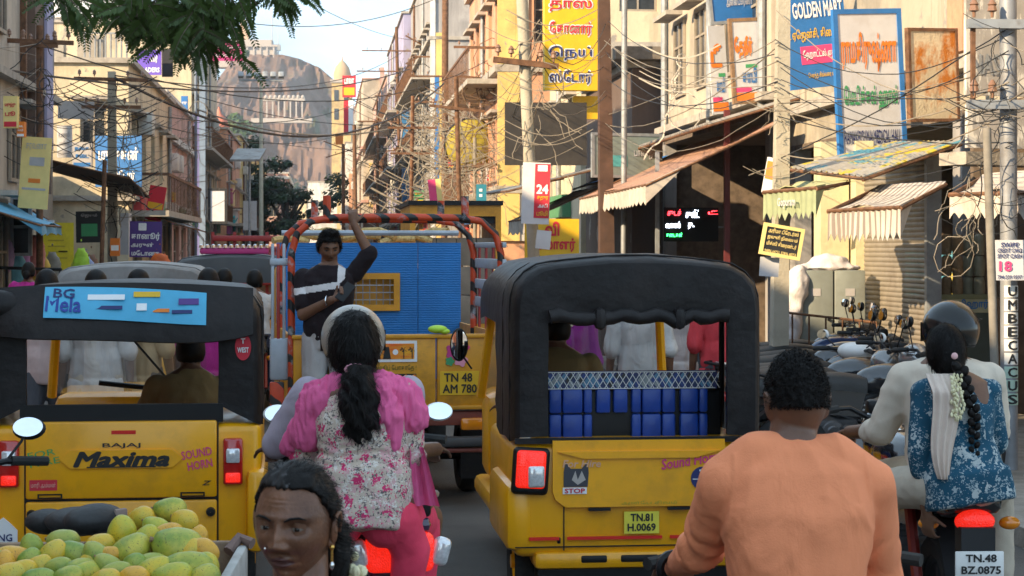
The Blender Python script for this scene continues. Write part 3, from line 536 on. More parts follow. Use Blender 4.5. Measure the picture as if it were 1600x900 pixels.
# green stand sign
t, W, H_ = board('menu_board', 'dark green restaurant board with blue Tamil heading on a pale band', 1442, 1552, 460, 590, 19.5, mat('board_green', (.06, .075, .06), .6, dirt=.3), yaw=R(6), frame=mat('frame_olive', (.2, .2, .1), .6)); patch(t, mat('band_khaki', (.45, .42, .25), .6), -W * .47, W * .47, H_ * .78, H_ * .97); word(t, ta('வசந்த விஹார்'), W * .86, H_ * .13, 0, H_ * .875, SBLUE, .03, y=-.014)
for k in range(3): word(t, ta(('பார்சல் வசதி உண்டு', 'காபி', 'டிபன்')[k]), W * (.7, .3, .22)[k], H_ * .045, -W * (.0, .2, .22)[k], H_ * (.7, .58, .4)[k], SGREY, .0)
for x in (-.3, .3): p = MB(); p.bb(x - .02, x + .02, .05, .09, -P(0, 590, 19.5).z + .12, .05); p.build('leg', RUST, t, smooth=0)
# left signs
t, W, H_ = board('hanging_banner', 'faded yellow cloth banner hung above the blue tarpaulin', 27, 74, 214, 326, 29.4, SPALE, yaw=R(-4), roll=R(4), th=.02); patch(t, SGREY, -W * .2, W * .3, H_ * .6, H_ * .72); patch(t, SORANGE, -W * .2, W * .2, H_ * .36, H_ * .42); patch(t, SGREY, -W * .4, W * .4, H_ * .26, H_ * .29); word(t, ta('சரவணா'), W * .7, H_ * .1, 0, H_ * .86, SGREY, .0)
t, W, H_ = board('price_banner', 'mustard notice sheet of small print beside the hung bags', 68, 115, 348, 450, 34, SLIME, th=.02); patch(t, SBLACK, 0, W * .3, H_ * .55, H_ * .57)
for k in range(9): patch(t, mat('lime_print', (.4, .33, .03), .7), -W * .35, W * (.1 + .04 * (k * 7 % 6)), H_ * (.9 - .09 * k), H_ * (.92 - .09 * k))
t, W, H_ = board('shop_signboard', 'dark violet sign with a star and white Tamil lines', 202, 252, 346, 402, 38, SPURP, roll=R(1)); word(t, ta('கானூர்'), W * .9, H_ * .22, 0, H_ * .58, LETW, .03); word(t, ta('அருள்'), W * .7, H_ * .14, -W * .1, H_ * .34, LETW, .03); word(t, ta('மடோனா'), W * .85, H_ * .14, 0, H_ * .12, LETW, .03); word(t, '✡', W * .24, H_ * .2, -W * .1, H_ * .85, LETW, .02)
t, W, H_ = board('hanging_flex', 'red and yellow flex panel leaning above the violet sign', 224, 250, 290, 352, 46, SRED, roll=R(10)); patch(t, SYEL, -W * .45, W * .45, H_ * .42, H_ * .58); patch(t, SYEL, -W * .45, W * .45, 0, H_ * .12); patch(t, LETW, -W * .3, W * .3, H_ * .25, H_ * .32)
t, W, H_ = board('shop_signboard', 'blue shop sign with white Tamil letters behind the concrete pole', 148, 222, 212, 292, 44, SBLUE, yaw=R(-6)); word(t, ta('முருகன்'), W * .85, H_ * .3, 0, H_ * .62, LETW, .03); word(t, ta('ஸ்டோர்'), W * .5, H_ * .2, W * .1, H_ * .22, LETW, .03)
t, W, H_ = board('roof_sign', 'violet traders sign on a roof edge under the leaves', 214, 252, 78, 117, 52, SVIO); word(t, 'TRADERS', W * .85, H_ * .18, 0, H_ * .2, LETW, .03); word(t, ta('ஸ்ரீ'), W * .3, H_ * .3, W * .2, H_ * .62, LETW, .03)
t, W, H_ = board('roof_sign', 'plain dark grey roof board next to the violet traders sign', 253, 270, 76, 120, 52.5, SBLACK)
t, W, H_ = board('sky_sign', 'magenta sign with white Tamil lettering high among the leaves', 328, 380, 66, 95, 82, SMAG); word(t, ta('ஜோஸ் ஆலுக்காஸ்'), W * .85, H_ * .28, 0, H_ * .7, LETW, .03); word(t, ta('ஜுவல்லரி'), W * .7, H_ * .28, 0, H_ * .3, LETW, .03)
t, W, H_ = board('grey_board', 'long blank grey signboard above the brown cloth canopy', 90, 146, 158, 186, 40, SGREY, roll=R(2))
t, W, H_ = board('blank_hoarding', 'white blank hoarding in a black frame beside the shrine tower', 327, 353, 294, 350, 84, SWHITE, frame=SBLACK, fw=.12)
t, W, H_ = board('blank_hoarding', 'white blank hoarding below the tin shelter near the mast', 380, 401, 314, 360, 90, SWHITE)
t, W, H_ = board('dark_banner', 'black printed banner hanging over the goods', 119, 161, 330, 379, 37, SBLACK, roll=R(-1)); patch(t, SGREEN, -W * .3, W * .3, H_ * .2, H_ * .6); word(t, ta('ஜெயம்'), W * .6, H_ * .12, 0, H_ * .86, SGREY, .01)
t, W, H_ = board('white_tube_sign', 'upright white tube sign on a post beside the violet sign', 188, 201, 333, 398, 39, SWHITE, th=.3)
t, W, H_ = board('small_notice', 'small orange and white notice below the black banner', 172, 187, 372, 400, 37, SORANGE); patch(t, LETW, -W * .4, W * .4, H_ * .3, H_ * .6)
t, W, H_ = board('small_notice', 'white striped notice beside the blue tarpaulin end', 61, 84, 344, 364, 31.5, SWHITE); patch(t, SORANGE, -W * .4, W * .4, H_ * .3, H_ * .45); patch(t, SBLUE, -W * .4, W * .4, H_ * .6, H_ * .7)
# far right hand signs over the street
t, W, H_ = board('street_sign', 'red and orange banner high on the far white house', 535, 556, 118, 152, 150, SRED); patch(t, SYEL, -W * .4, W * .4, H_ * .1, H_ * .45); word(t, ta('பாலா'), W * .7, H_ * .25, 0, H_ * .75, LETW, .04)
t, W, H_ = board('street_sign', 'red and white upright banner under the orange one', 537, 552, 156, 208, 150, SRED); patch(t, LETW, 0, W * .5, 0, H_)
t, W, H_ = board('street_sign', 'small square orange sign on a far bracket', 524, 536, 212, 226, 140, SORANGE)
t, W, H_ = board('tilted_poster', 'pink and cream poster leaning above the far yellow truck', 672, 692, 280, 318, 30, SPINK, roll=R(-6)); patch(t, SPALE, W * .1, W * .5, 0, H_)
t, W, H_ = board('small_poster', 'teal poster with white dots by the tin roof', 744, 760, 288, 316, 32, mat('teal_sign', (.02, .2, .28), .6)); patch(t, LETW, -W * .2, W * .1, H_ * .3, H_ * .45); patch(t, LETW, -W * .2, W * .1, H_ * .6, H_ * .75)
t, W, H_ = board('blue_signboard', 'bright blue shop panel among the cables', 679, 686, 120, 290, 78, SBLUE, th=.3)
t, W, H_ = board('leaning_sign', 'small orange and white sign strapped to the concrete pole', 1190, 1206, 246, 302, 20.5, SWHITE, yaw=R(-40), roll=R(12)); patch(t, SORANGE, -W * .4, W * .4, H_ * .4, H_ * .9)

for k, (px, w_, y0, y1, d, m1, m2, lab) in enumerate(((812, 18, 30, 90, 60, SPINK, LETW, 'rose pink upright sign beside the salmon shop house'), (786, 14, 120, 178, 62, SBLUE, SYEL, 'blue upright sign with a yellow foot left of the black hoarding'), (742, 14, 150, 200, 80, SRED, SYEL, 'red upright sign high between the balconies'), (716, 12, 60, 130, 88, SWHITE, SBLUE, 'white upright sign with a blue band on the grey block'), (704, 10, 200, 262, 84, SYEL, SRED, 'yellow upright sign low on the grey block'), (655, 9, 150, 215, 108, SORANGE, LETW, 'orange upright sign on the lavender topped block'), (634, 8, 215, 265, 120, SGREEN, LETW, 'green upright sign far along the right row'), (612, 8, 190, 240, 140, SBLUE, LETW, 'small blue upright sign before the mauve block'), (600, 8, 255, 300, 140, SWHITE, SRED, 'small white upright sign low in the far row'), (575, 7, 240, 290, 170, SYEL, SNAVY, 'small yellow upright sign on the beige office block'), (770, 22, 262, 284, 56, SWHITE, SRED, 'white box sign above the far shop awnings'), (655, 16, 298, 316, 70, SGREEN, SYEL, 'green box sign above the far lorry'), (272, 10, 190, 236, 66, SRED, LETW, 'red upright sign on the pink narrow shop house'), (288, 10, 150, 188, 80, SBLUE, LETW, 'blue upright sign on the cream block on the left'), (262, 22, 300, 316, 58, SYEL, SRED, 'yellow box sign over the left sheet roof'), (312, 9, 250, 300, 95, SORANGE, LETW, 'orange upright sign by the lavender column'), (128, 30, 222, 262, 42, SGREY, SBLUE, 'faded mauve board beside the blue shop sign'), (100, 22, 196, 246, 41, SWHITE, SGREY, 'pale weathered board under the long grey signboard'), (16, 22, 150, 200, 28.8, SPALE, SRED, 'cream board with a red foot at the left edge'), (32, 12, 190, 214, 28.9, SORANGE, LETW, 'small orange board above the faded yellow banner'))):
    t, W, H_ = board('upright_sign', lab, px - w_ / 2, px + w_ / 2, y0, y1, d, m1, th=.12); patch(t, m2, -W * .44, W * .44, H_ * .04, H_ * .2); word(t, ta(('துணி', 'நகை', 'பால்', 'மருந்து', 'டீ கடை')[k % 5]), W * .75, H_ * .16, 0, H_ * .72, m2, .03); word(t, ta(('கடை', 'மாளிகை', 'பூ', 'காபி')[k % 4]), W * .7, H_ * .14, 0, H_ * .45, m2, .03)
# ------------------------------------------------------------------ awnings
def K(u, v, z, k=1.3): q = S(u, v, z); return Vector((q.x * k, q.y * k, CAMH + (z - CAMH) * k))
def KG(u, v, k=1.3): q = S(u, v, 0); return Vector((q.x * k, q.y * k, .12))
def awning(name, label, front_a, front_b, wall_a, wall_b, m, drop=.3, scal=14, valm=None, corr=0.0, group=None, posts=True):
    """front_a near end, front_b far end of the front edge; wall_* the upper edge"""
    fa, fb, wa, wb = (Vector(q) for q in (front_a, front_b, wall_a, wall_b)); t = thing(name, label, 'awning', wa, 0, group)
    fa, fb, wb = fa - wa, fb - wa, wb - wa; wa = Vector((0, 0, 0)); L = (fb - fa).length; n = max(10, int(L / .07)) if corr else 14
    def fn(a, b):
        p = (wa.lerp(wb, a)).lerp(fa.lerp(fb, a), b); sag = -.05 * math.sin(math.pi * b) - .02 * math.sin(a * 9) * b
        if corr: p.z += corr * math.sin(a * L / .15 * 2 * math.pi)
        else: p.z += sag + .012 * mnoise.noise(Vector((a * 9, b * 7, L)))
        return p
    mb = MB(); mb.sheet(fn, n if not corr else int(L / .03), 8, .008); mb.build('sheet', m, t)
    if drop:
        vb = MB(); k = scal * 6; vs = []; fs = []
        sd = (fa - fb).normalized(); out = (fa - wa); out.z = 0; out.normalize()
        for i in range(k + 1):
            a = i / k; p = fa.lerp(fb, a) + out * (.012 * math.sin(a * scal * 2 * math.pi)); p.z += -.004
            ln = drop * (1 - .22 * abs(math.sin(a * scal * math.pi)) + .06 * mnoise.noise(Vector((a * 8, 1, 2)))); vs += [p, p + out * (.03 * math.sin(a * 13)) + Vector((0, 0, -ln))]
        fs = [(2 * i, 2 * i + 2, 2 * i + 3, 2 * i + 1) for i in range(k)]
        vb.add(vs, fs); vb.add([v - out * .006 for v in vs], fs); vb.build('valance', valm or m, t)
        vb = MB(); k2 = 12; vs = []                       # near side skirt
        for i in range(k2 + 1):
            p = fa.lerp(wa, i / k2 * .3); vs += [p, p + Vector((0, 0, -drop * (1 - i / k2) * .95))]
        fs = [(2 * i, 2 * i + 2, 2 * i + 3, 2 * i + 1) for i in range(k2)]; vb.add(vs, fs); vb.add([v + Vector((0, .006, 0)) for v in vs], fs); vb.build('side_skirt', valm or m, t)
    for (q, r) in ((wa, fa), (wb, fb)):
        mb = MB(); mb.cyl(q + Vector((0, 0, -.03)), r + Vector((0, 0, -.03)), .018, n=6); mb.build('arm', RUST, t)
    mb = MB(); mb.cyl(fa + Vector((0, 0, -.02)), fb + Vector((0, 0, -.02)), .018, n=6); mb.build('front_bar', RUST, t)
    return t
AWNP = mat('awning_tan', (.50, .30, .20), .9, var=.12, scale=3, dirt=.45, dcol=(.25, .17, .14), dscale=2); mixin(AWNP, (.28, .13, .10), wave_mask(AWNP, 1.1, 'Y', .55, .75))
AWNW = mat('awning_offwhite', (.52, .46, .40), .9, var=.15, scale=5, dirt=.5, dcol=(.3, .22, .19), dscale=3)
AWNS = mat('awning_stripe', (.50, .46, .41), .9, var=.1, scale=5, dirt=.4, dcol=(.25, .21, .18), dscale=3); mixin(AWNS, (.25, .21, .185), wave_mask(AWNS, 4.2, 'X', .5, .6, rot=(0, 0, R(35))))
AWNG = mat('awning_green', (.42, .42, .22), .85, var=.15, dirt=.3); AWNGV = mat('awning_green_valance', (.30, .34, .20), .85, var=.15)
TARP = mat('tarp_blue', (.08, .30, .48), .6, var=.25, scale=3, bump=.4, bscale=6); BRCL = mat('cloth_brown', (.085, .055, .038), .9, var=.25, bump=.3, bscale=8)
awning('shop_awning', 'long dusty pink awning over the dark open store', K(3.45, 20.2, 2.52), K(3.45, 25.4, 2.50), K(4.95, 20.2, 3.22), K(4.95, 25.4, 3.22), AWNP, .30, 22, AWNW)
t = awning('shop_awning', 'small green awning with a lettered dark valance and cut edge', P(1275, 290, 17.2), P(1193, 297, 18.4), P(1325, 281, 17.9), P(1245, 284, 19.2), AWNG, .29, 9, AWNGV)
_a, _b = P(1275, 290, 17.2), P(1193, 297, 18.4); _m = (_a + _b) / 2 - P(1325, 281, 17.9); _o = word(t, 'Gopuram', .42, .1, 0, 0, SWHITE, .02); _o.location = _m + Vector((-.03, -.03, -.14)); _o.rotation_euler = (math.pi / 2, 0, math.atan2((_a - _b).y, (_a - _b).x))
awning('shop_awning', 'brown striped awning with a frilled scalloped valance by the shutter', P(1407, 320, 15.8), P(1294, 326, 17.0), P(1478, 283, 16.6), P(1372, 289, 18.0), AWNS, .29, 13)
awning('shop_awning', 'grubby white awning behind the steel poles at the right edge', P(1660, 296, 14.6), P(1484, 300, 15.8), P(1700, 258, 15.6), P(1535, 272, 17.0), AWNW, .22, 12)
FILM = mat('painted_tin', (.42, .40, .36), .6, .2, var=.2, dirt=.5, dcol=(.2, .15, .1)); mixin(FILM, (.65, .5, .04), noise_mask(FILM, 1.6, .5, .55)); mixin(FILM, (.10, .32, .42), noise_mask(FILM, 1.9, .55, .6, (1, 1, 1), (3, 6, 2)))
awning('tin_roof_sheet', 'corrugated roof sheet painted yellow and blue at its end', P(1348, 276, 17.4), P(1233, 262, 19.4), P(1502, 221, 18.4), P(1398, 222, 20.6), FILM, 0, corr=.016)
awning('tiled_roof_edge', 'weathered grey corrugated roof edge above the pink awning', K(4.2, 20.6, 3.18), K(4.2, 25.8, 3.16), K(5.25, 20.6, 3.5), K(5.25, 25.8, 3.5), mat('asbestos', (.27, .25, .23), .9, var=.25, dirt=.6), 0, corr=.035)
awning('tin_roof_sheet', 'sloping grey tin canopy in front of the black hoarding', K(3.6, 27.8, 2.9), K(3.6, 33, 2.9), K(4.9, 27.8, 3.25), K(4.9, 33, 3.25), TIN, 0, corr=.016)
awning('tin_roof_sheet', 'blue edged tin canopy near the teal poster', S(3.3, 34, 2.85), S(3.3, 40, 2.95), S(5.1, 34, 3.3), S(5.1, 40, 3.3), TIN, 0, corr=.016)
awning('shop_awning', 'pale drooping cloth awning left of the 24 notice', K(2.9, 26.8, 2.25), K(2.9, 29.5, 2.25), K(3.9, 26.8, 2.7), K(3.9, 29.5, 2.7), AWNW, .3, 8)
awning('blue_sheet', 'strip of blue plastic lying over the far end of the pink awning', K(3.9, 26.0, 2.78), K(3.9, 29.5, 2.75), K(4.75, 26.0, 3.1), K(4.75, 29.5, 3.1), SBLUE, 0)
awning('tarpaulin', 'crumpled blue tarpaulin sheltering a shop front on the left', S(-3.75, 26.5, 2.16), S(-4.35, 33, 2.20), S(-5.2, 26.5, 2.62), S(-5.2, 33, 2.7), TARP, .16, 3)
awning('cloth_canopy', 'brown cloth canopy stretched over the left pavement', S(-3.55, 36.5, 3.15), S(-3.75, 43.0, 2.95), S(-6.1, 37.0, 3.75), S(-6.1, 43.0, 3.6), BRCL, 0)
awning('tarpaulin', 'ragged bluish sheet roof beyond the violet sign', S(-3.2, 46, 2.35), S(-3.4, 58, 2.3), S(-4.8, 46, 2.9), S(-4.8, 58, 2.9), mat('sheet_grey_blue', (.22, .27, .31), .7, var=.3, dirt=.4), 0)
# shutter, pillar, shop goods on the right
t = thing('roller_shutter', 'dull ribbed steel shutter beside the cream pillar', 'shutter', KG(4.62, 14.3), TH); SHUT = mat('shutter_steel', (.30, .26, .21), .55, .3, var=.15, dirt=.4, dcol=(.15, .1, .07))
for k in range(50): p = MB(); p.grid(lambda a, b: (-.012 * math.sin(b * math.pi), a * 2.3, k * .052 + b * .051), 1, 5); p.build('slat', SHUT, t)
p = MB(); p.bb(-.03, .12, -.09, -.01, 0, 2.7); p.build('guide_rail', GREYMETAL, t, smooth=0)
CRP = wall('pillar_cream', (.62, .54, .33), .35)
o = MB(); o.bb(-.16, .16, -.15, .15, 0, 2.9); tag(o.build('shop_pillar', CRP, None, KG(4.4, 16.25), (0, 0, TH), smooth=0), 'cream painted pillar left of the roller shutter', 'pillar')
o = MB(); o.bb(-.1, .1, -.15, .15, 0, 2.9); tag(o.build('shop_pillar', CRP, None, KG(4.62, 16.1), (0, 0, TH), smooth=0), 'narrower cream pillar touching the shutter edge', 'pillar')
# sacks: bundled brooms stacked
SACK = mat('jute_sack', (.33, .22, .12), .9, var=.25, scale=20, bump=.5, bscale=60); i = 0
for r in range(3):
    for c in range(5):
        q = P(1462 + c * 17, 448 - r * 33, 19.9 + .1 * (c % 2)); mb = MB()
        mb.lathe([(.001, -.11), (.05, -.108), (.058, -.05), (.059, .04), (.05, .09), (.03, .107), (.001, .11)], n=12)
        o = mb.build('goods_bundle', SACK if c < 3 else mat('tin_pack', (.26, .24, .16), .5), None, q, (0, rnd.uniform(-.05, .05), rnd.uniform(0, 3)))
        tag(o, ('brown wrapped bundle' if c < 3 else 'olive wrapped pack') + ' in the ' + ('bottom', 'middle', 'top')[r] + ' row, ' + ('first', 'second', 'third', 'fourth', 'last')[c] + ' from the shutter', 'bundle', 'bundles on the shop counter' if c < 3 else 'packs on the shop counter')
o = MB(); o.bb(-.5, .5, -.25, .25, 0, 1.2); tag(o.build('shop_counter', WOOD, None, P(1498, 0, 15.5) * Vector((1, 1, 0)) if False else Vector((P(1498, 0, 20).x, 20.05, .12)), smooth=0), 'wooden counter carrying the wrapped bundles', 'counter')
# feeder cabinets with white sheet
t = thing('feeder_cabinet', 'pair of grey green electrical cabinets by the square pole', 'cabinet', Vector((P(1300, 0, 20.5).x, 20.5, .12)), R(2)); CAB = mat('cabinet_grey', (.25, .27, .245), .55, .15, var=.12, dirt=.35, dcol=(.14, .11, .08))
for k, (x0, x1) in enumerate(((-.36, .015), (.03, .36))):
    p = MB(); p.rbox(((x0 + x1) / 2, .2, .95), (x1 - x0, .4, 1.05), .012); co = p.build('cabinet_door', CAB, t); p = MB(); p.bb((x0 + x1) / 2 - .05, (x0 + x1) / 2 + .05, -.006, -.002, 1.2, 1.28); p.build('plate', SGREY, co, smooth=0); p = MB(); p.cyl((x1 - .05, -.03, .95), (x1 - .05, .0, .95), .018, n=8); p.build('knob', BLACK, co)
p = MB(); p.bb(-.4, .4, 0, .42, 0, .42); p.build('plinth', CONC, t, smooth=0)
SHEET = fabric('white_sheet', (.62, .57, .56), fold=.9, fscale=5)
mb = MB(); mb.ell((-.02, .2, 1.5), (.36, .22, .05)); mb.ell((.0, .2, 1.55), (.22, .16, .09)); mb.ell((-.36, .05, 1.3), (.12, .16, .24)); mb.ell((-.4, .02, 1.0), (.09, .1, .35)); mb.ell((-.42, .0, .72), (.08, .08, .22))
me = remesh(mb, .02, 6, lambda c, n: c + n * (.03 * mnoise.noise(c * 9))); me.materials.append(SHEET)
o = link('dust_sheet', me, None, t.location.copy(), (0, 0, R(2))); tag(o, 'crumpled white dust sheet thrown over the grey cabinets', 'sheet')
t = thing('iron_railing', 'rusty low iron railing in front of the white dust sheet', 'railing', Vector((P(1212, 0, 19.2).x, 19.2, .1)), R(-18))
p = MB(); p.cyl((0, 0, 1.1), (1.0, 0, 1.0), .014, n=6); p.build('top_rail', RUST, t); p = MB(); p.cyl((0, 0, .5), (1.0, 0, .42), .014, n=6); p.build('bottom_rail', RUST, t)
for k in range(7): p = MB(); p.cyl((k / 6, 0, 0 if k in (0, 6) else .5), (k / 6, 0, 1.1 - k / 60), .01, n=5); p.build('bar', RUST, t)
# inside the dark store: LED sign, shelves
t = thing('led_sign', 'lit LED letter board glowing red, white and green in the dark store', 'sign', K(4.3, 23.6, 1.95), R(6))
def led(k, c): return mat(k, c, .5, emit=c, es=3.0)
LR, LW, LG, LB = led('led_red', (1, .03, .04)), led('led_white', (.75, .85, 1)), led('led_green', (.04, 1, .15)), led('led_blue', (.2, .35, 1))
p = MB(); p.bb(-.05, .85, .02, .05, -.05, .5); p.build('panel', BLACK, t, smooth=0)
for (q, x, z, w_, h_, mm) in (('சுடச்', .12, .42, .22, .1, LR), ('சுவீட்', .42, .40, .22, .13, LW), ('டீ', .76, .42, .16, .06, LR), ('வாஸ்', .1, .22, .24, .1, LW), ('து...', .4, .2, .1, .1, LW), ('கடைகள்', .12, .06, .26, .07, LG)): word(t, ta(q), w_, h_, x, z, mm, .0, y=.0, name='lit_word')
p = MB(); p.bb(.0, 1.0, .1, .13, .17, .2); p.build('bracket', GREYMETAL, t, smooth=0)
for k, (v, z) in enumerate(((20.4, 1.5), (20.4, 2.1), (20.4, .9))):
    t = thing('display_shelf', ('middle', 'topmost', 'lowest')[k] + ' dim shelf of packets inside the dark store', 'shelf', K(6.9, v + 3.2, z), TH)
    p = MB(); p.bb(-.2, .2, -3, 3, -.03, 0); p.build('board', WOOD, t, smooth=0)
    for j in range(18):
        p = MB(); hh = rnd.uniform(.14, .3); p.bb(-.1, .1, -2.9 + j * .33, -2.68 + j * .33, .002, hh); p.build('packet', mat('packet%d' % (j % 6), [(.3, .22, .12), (.35, .1, .08), (.1, .2, .25), (.4, .35, .25), (.3, .28, .05), (.2, .2, .2)][j % 6], .6), t, smooth=0)
o = MB(); o.bb(-.04, .04, -.04, .04, 0, 3.7); tag(o.build('store_post', mat('maroon_post', (.12, .02, .02), .6), None, KG(4.5, 21.0), (0, 0, TH), smooth=0), 'dark maroon post at the mouth of the store', 'post')
o = MB(); o.bb(-.03, .03, -.03, .03, 0, 3.2); tag(o.build('store_post', GREYMETAL, None, KG(4.0, 22.6), (0, 0, TH), smooth=0), 'thin grey post in the middle of the store front', 'post')

for k, (u, v, z, w_, hh, col, lab) in enumerate(((8.6, 20.5, .9, 1.6, 1.1, (.5, .1, .08), 'red shelf block of packets deep in the shop behind the parked motorcycles'), (8.8, 23.5, .9, 1.8, 1.2, (.45, .36, .08), 'mustard stacked cartons deep in the shop beside the cabinets'), (8.9, 26.0, .7, 1.4, 1.5, (.1, .3, .4), 'teal stacked drums at the back of the corner shop'), (9.6, 31.0, .6, 1.8, 1.4, (.5, .42, .3), 'pale sacks piled inside the dark store'), (9.4, 34.0, .7, 1.6, 1.7, (.45, .12, .1), 'crimson posters and boxes inside the dark store'), (8.0, 29.6, .5, 1.0, 1.2, (.55, .4, .05), 'yellow crates just inside the dark store'))):
    t = thing('stacked_goods', lab, 'goods', S(u, v, .12), TH + .2)
    for j in range(12):
        p = MB(); p.rbox((-.3 + .3 * (j % 2) * .1, -w_ / 2 + (j % 4 + .5) * w_ / 4, (j // 4 + .5) * hh / 3 + .2), (.5, w_ / 4 - .03, hh / 3 - .02), .02); p.build('box', mat('goods%d%d' % (k, j % 3), tuple(min(1, c * (.7 + .35 * (j % 3))) for c in col), .6, var=.2), t)
# ------------------------------------------------------------------ poles
def pole(name, label, px, d, top_py, r, m, lean=0.0, square=False, arms=(), base=.1, r2=None):
    b0 = Vector((P(px, 0, d).x, d, base)); zt = P(px, top_py, d).z
    t = thing(name, label, 'pole', b0, TH)
    top = Vector((lean, 0, zt - base)); p = MB()
    if square:
        for k in range(1): p.add([(-r, -r, 0), (r, -r, 0), (r, r, 0), (-r, r, 0), (top.x - r * .7, -r * .7, top.z), (top.x + r * .7, -r * .7, top.z), (top.x + r * .7, r * .7, top.z), (top.x - r * .7, r * .7, top.z)], [(0, 1, 5, 4), (1, 2, 6, 5), (2, 3, 7, 6), (3, 0, 4, 7), (4, 5, 6, 7), (0, 3, 2, 1)])
        p.build('shaft', m, t, smooth=0)
    else:
        p.tube([Vector((0, 0, 0)).lerp(top, k / 8) + Vector((.02 * mnoise.noise(Vector((px, k, 1))), 0, 0)) for k in range(9)], [r + ((r2 or r) - r) * k / 8 for k in range(9)], 10); p.build('shaft', m, t)
    for (py, half, tilt) in arms:
        z = P(px, py, d).z - base; x = top.x * z / top.z; p = MB(); p.box((x, -r - .03, z), (2 * half, .06, .07), Matrix.Rotation(tilt, 3, 'Y')); a = p.build('crossarm', GREYMETAL if m.name in ('pole_steel', 'grey_metal') else RUST, t, smooth=0)
        for s_ in (-.85, -.45, .45, .85):
            q = MB(); c = Vector((x + s_ * half * math.cos(tilt), -r - .03, z + .05 - s_ * half * math.sin(tilt))); q.lathe([(.012, 0), (.014, .04), (.04, .05), (.03, .09), (.038, .1), (.012, .14)], c, n=8); q.build('insulator', mat('porcelain', (.24, .13, .08), .3), a)
    return t
SQP = mat('square_concrete', (.43, .39, .31), .9, var=.15, scale=3, bump=.3, dirt=.45, dcol=(.2, .17, .14))
pole('utility_pole', 'square concrete pole beside the small green awning', 1216, 18.6, -30, .082, SQP, .05, True)
tB = pole('steel_pole', 'grey tubular steel pole with pasted letters at the right edge', 1577, 14.9, -40, .066, mat('pole_steel', (.27, .28, .30), .55, .3, var=.2, scale=5, dirt=.5, dcol=(.12, .09, .07)), -.01, arms=[(40, .36, 0), (165, .36, 0)])
for k, ch in enumerate('UMBECACUS'):
    z = P(0, 455 + k * 21, 14.9).z - .1
    q = MB(); q.grid(lambda a, b: (.068 * math.sin((a - .5) * 1.9), -.07 * math.cos((a - .5) * 1.9), z - .045 + b * .09), 6, 1); q.build('letter_tile', WHITE if k < 6 else mat('tile_green', (.45, .6, .5), .6), tB); letters(ch, .07, .07, SBLACK, tB, (0, -.073, z), bold=.03, name='pasted_letter')
p = MB(); p.bb(-.33, -.30, -.09, -.05, P(0, 165, 14.9).z - .1, P(0, 40, 14.9).z - .1); p.bb(.22, .26, -.09, -.05, P(0, 165, 14.9).z - .1, P(0, 40, 14.9).z - .1); p.build('strut', RUST, tB, smooth=0)
pole('timber_prop', 'slim weathered prop leaning beside the steel pole', 1560, 14.4, 200, .032, mat('weathered_wood', (.22, .2, .17), .9, var=.3), -.09)
pole('iron_pole', 'broad brown rusted iron pole beside the mustard sign', 949, 30.5, -30, .125, mat('dark_rust', (.085, .045, .03), .85, var=.35, scale=4), -.06, True)
pole('pipe_pole', 'thin grey galvanised pipe behind the pink awning', 974, 31.5, -30, .05, GREYMETAL, .02)
pole('utility_pole', 'crooked pale pole carrying the 24 notice', 843, 23.4, -20, .075, SQP, -.22, False, arms=[(100, .4, .1)])
FARP = [(765, 58, 40, .17, RUST, 0, ((75, 1.1, 0), (125, .9, .1), (210, .9, 0)), 'brown rusted pole left of the black hoarding'), (694, 74, -20, .13, RUST, .05, ((120, 1.5, 0), (160, 1.2, 0)), 'tall dark pole rising beside the bright blue panel'), (662, 92, 26, .12, CONC, 0, ((72, 1.0, .5), (85, 1.0, -.5)), 'far pole with a V shaped bracket'),
        (628, 104, 42, .09, RUST, -.3, ((80, 1.9, 0), (112, 2.2, 0)), 'far leaning pole with two long arms on the skyline'), (611, 120, 130, .1, CONC, .2, ((150, 1.2, 0),), 'slanted far pole in front of the pink block'), (590, 95, 180, .07, RUST, 0, ((190, 1, 0),), 'slim dark pole in front of the yellow bays'), (557, 88, 195, .09, RUST, -.1, (), 'leaning bare pole before the white house'), (536, 130, 225, .1, RUST, 0, ((232, 1.4, .35), (238, 1.2, -.3)), 'small far pole with a curled bracket near the trees'), (640, 62, 150, .06, RUST, .1, ((200, .8, 0), (240, .7, 0)), 'thin rusted pole among the cable tangle'), (722, 48, 120, .06, RUST, -.15, ((170, .7, .1),), 'thin slanted pole left of the yellow dish cover'), (742, 52, 215, .05, CABLEP, .0, ((260, .5, 0),), 'short pale post in front of the yellow dish cover')]
for px, d, ty, r, m_, ln, arms, lab in FARP: pole('utility_pole', lab, px, d, ty, r, m_, ln, arms=arms)
pole('utility_pole', 'concrete pole with crossarms on the left pavement', 177, 39.5, 112, .11, SQP, -.03, True, arms=[(125, .75, .02), (168, .6, 0)])
pole('pipe_pole', 'grey blue pipe pole beside the cream block on the left', 306, 66, 110, .05, mat('pole_blue_grey', (.16, .2, .26), .6), 0)
pole('utility_pole', 'stubby dark pole at the left edge above the drainpipe', 62, 31, 40, .055, RUST, 0, arms=[(66, .55, .03), (72, .3, 0)])
pole('utility_pole', 'leaning post by the hung bags on the left', 155, 35, 250, .04, RUST, .1)
pole('signal_post', 'thin steel post under the tin shelter on the left', 390, 88, 240, .06, GREYMETAL, 0)
t = pole('light_mast', 'tall pale lighting mast with a ring of floodlights', 408, 96, 116, .13, mat('mast_paint', (.55, .55, .45), .5), 0, r2=.08)
zt = P(0, 116, 96).z - .1; p = MB(); p.bb(-1.1, 1.1, -.1, .1, zt - .35, zt - .25); p.bb(-.1, .1, -.6, .6, zt - .35, zt - .25); p.build('lamp_frame', GREYMETAL, t, smooth=0)
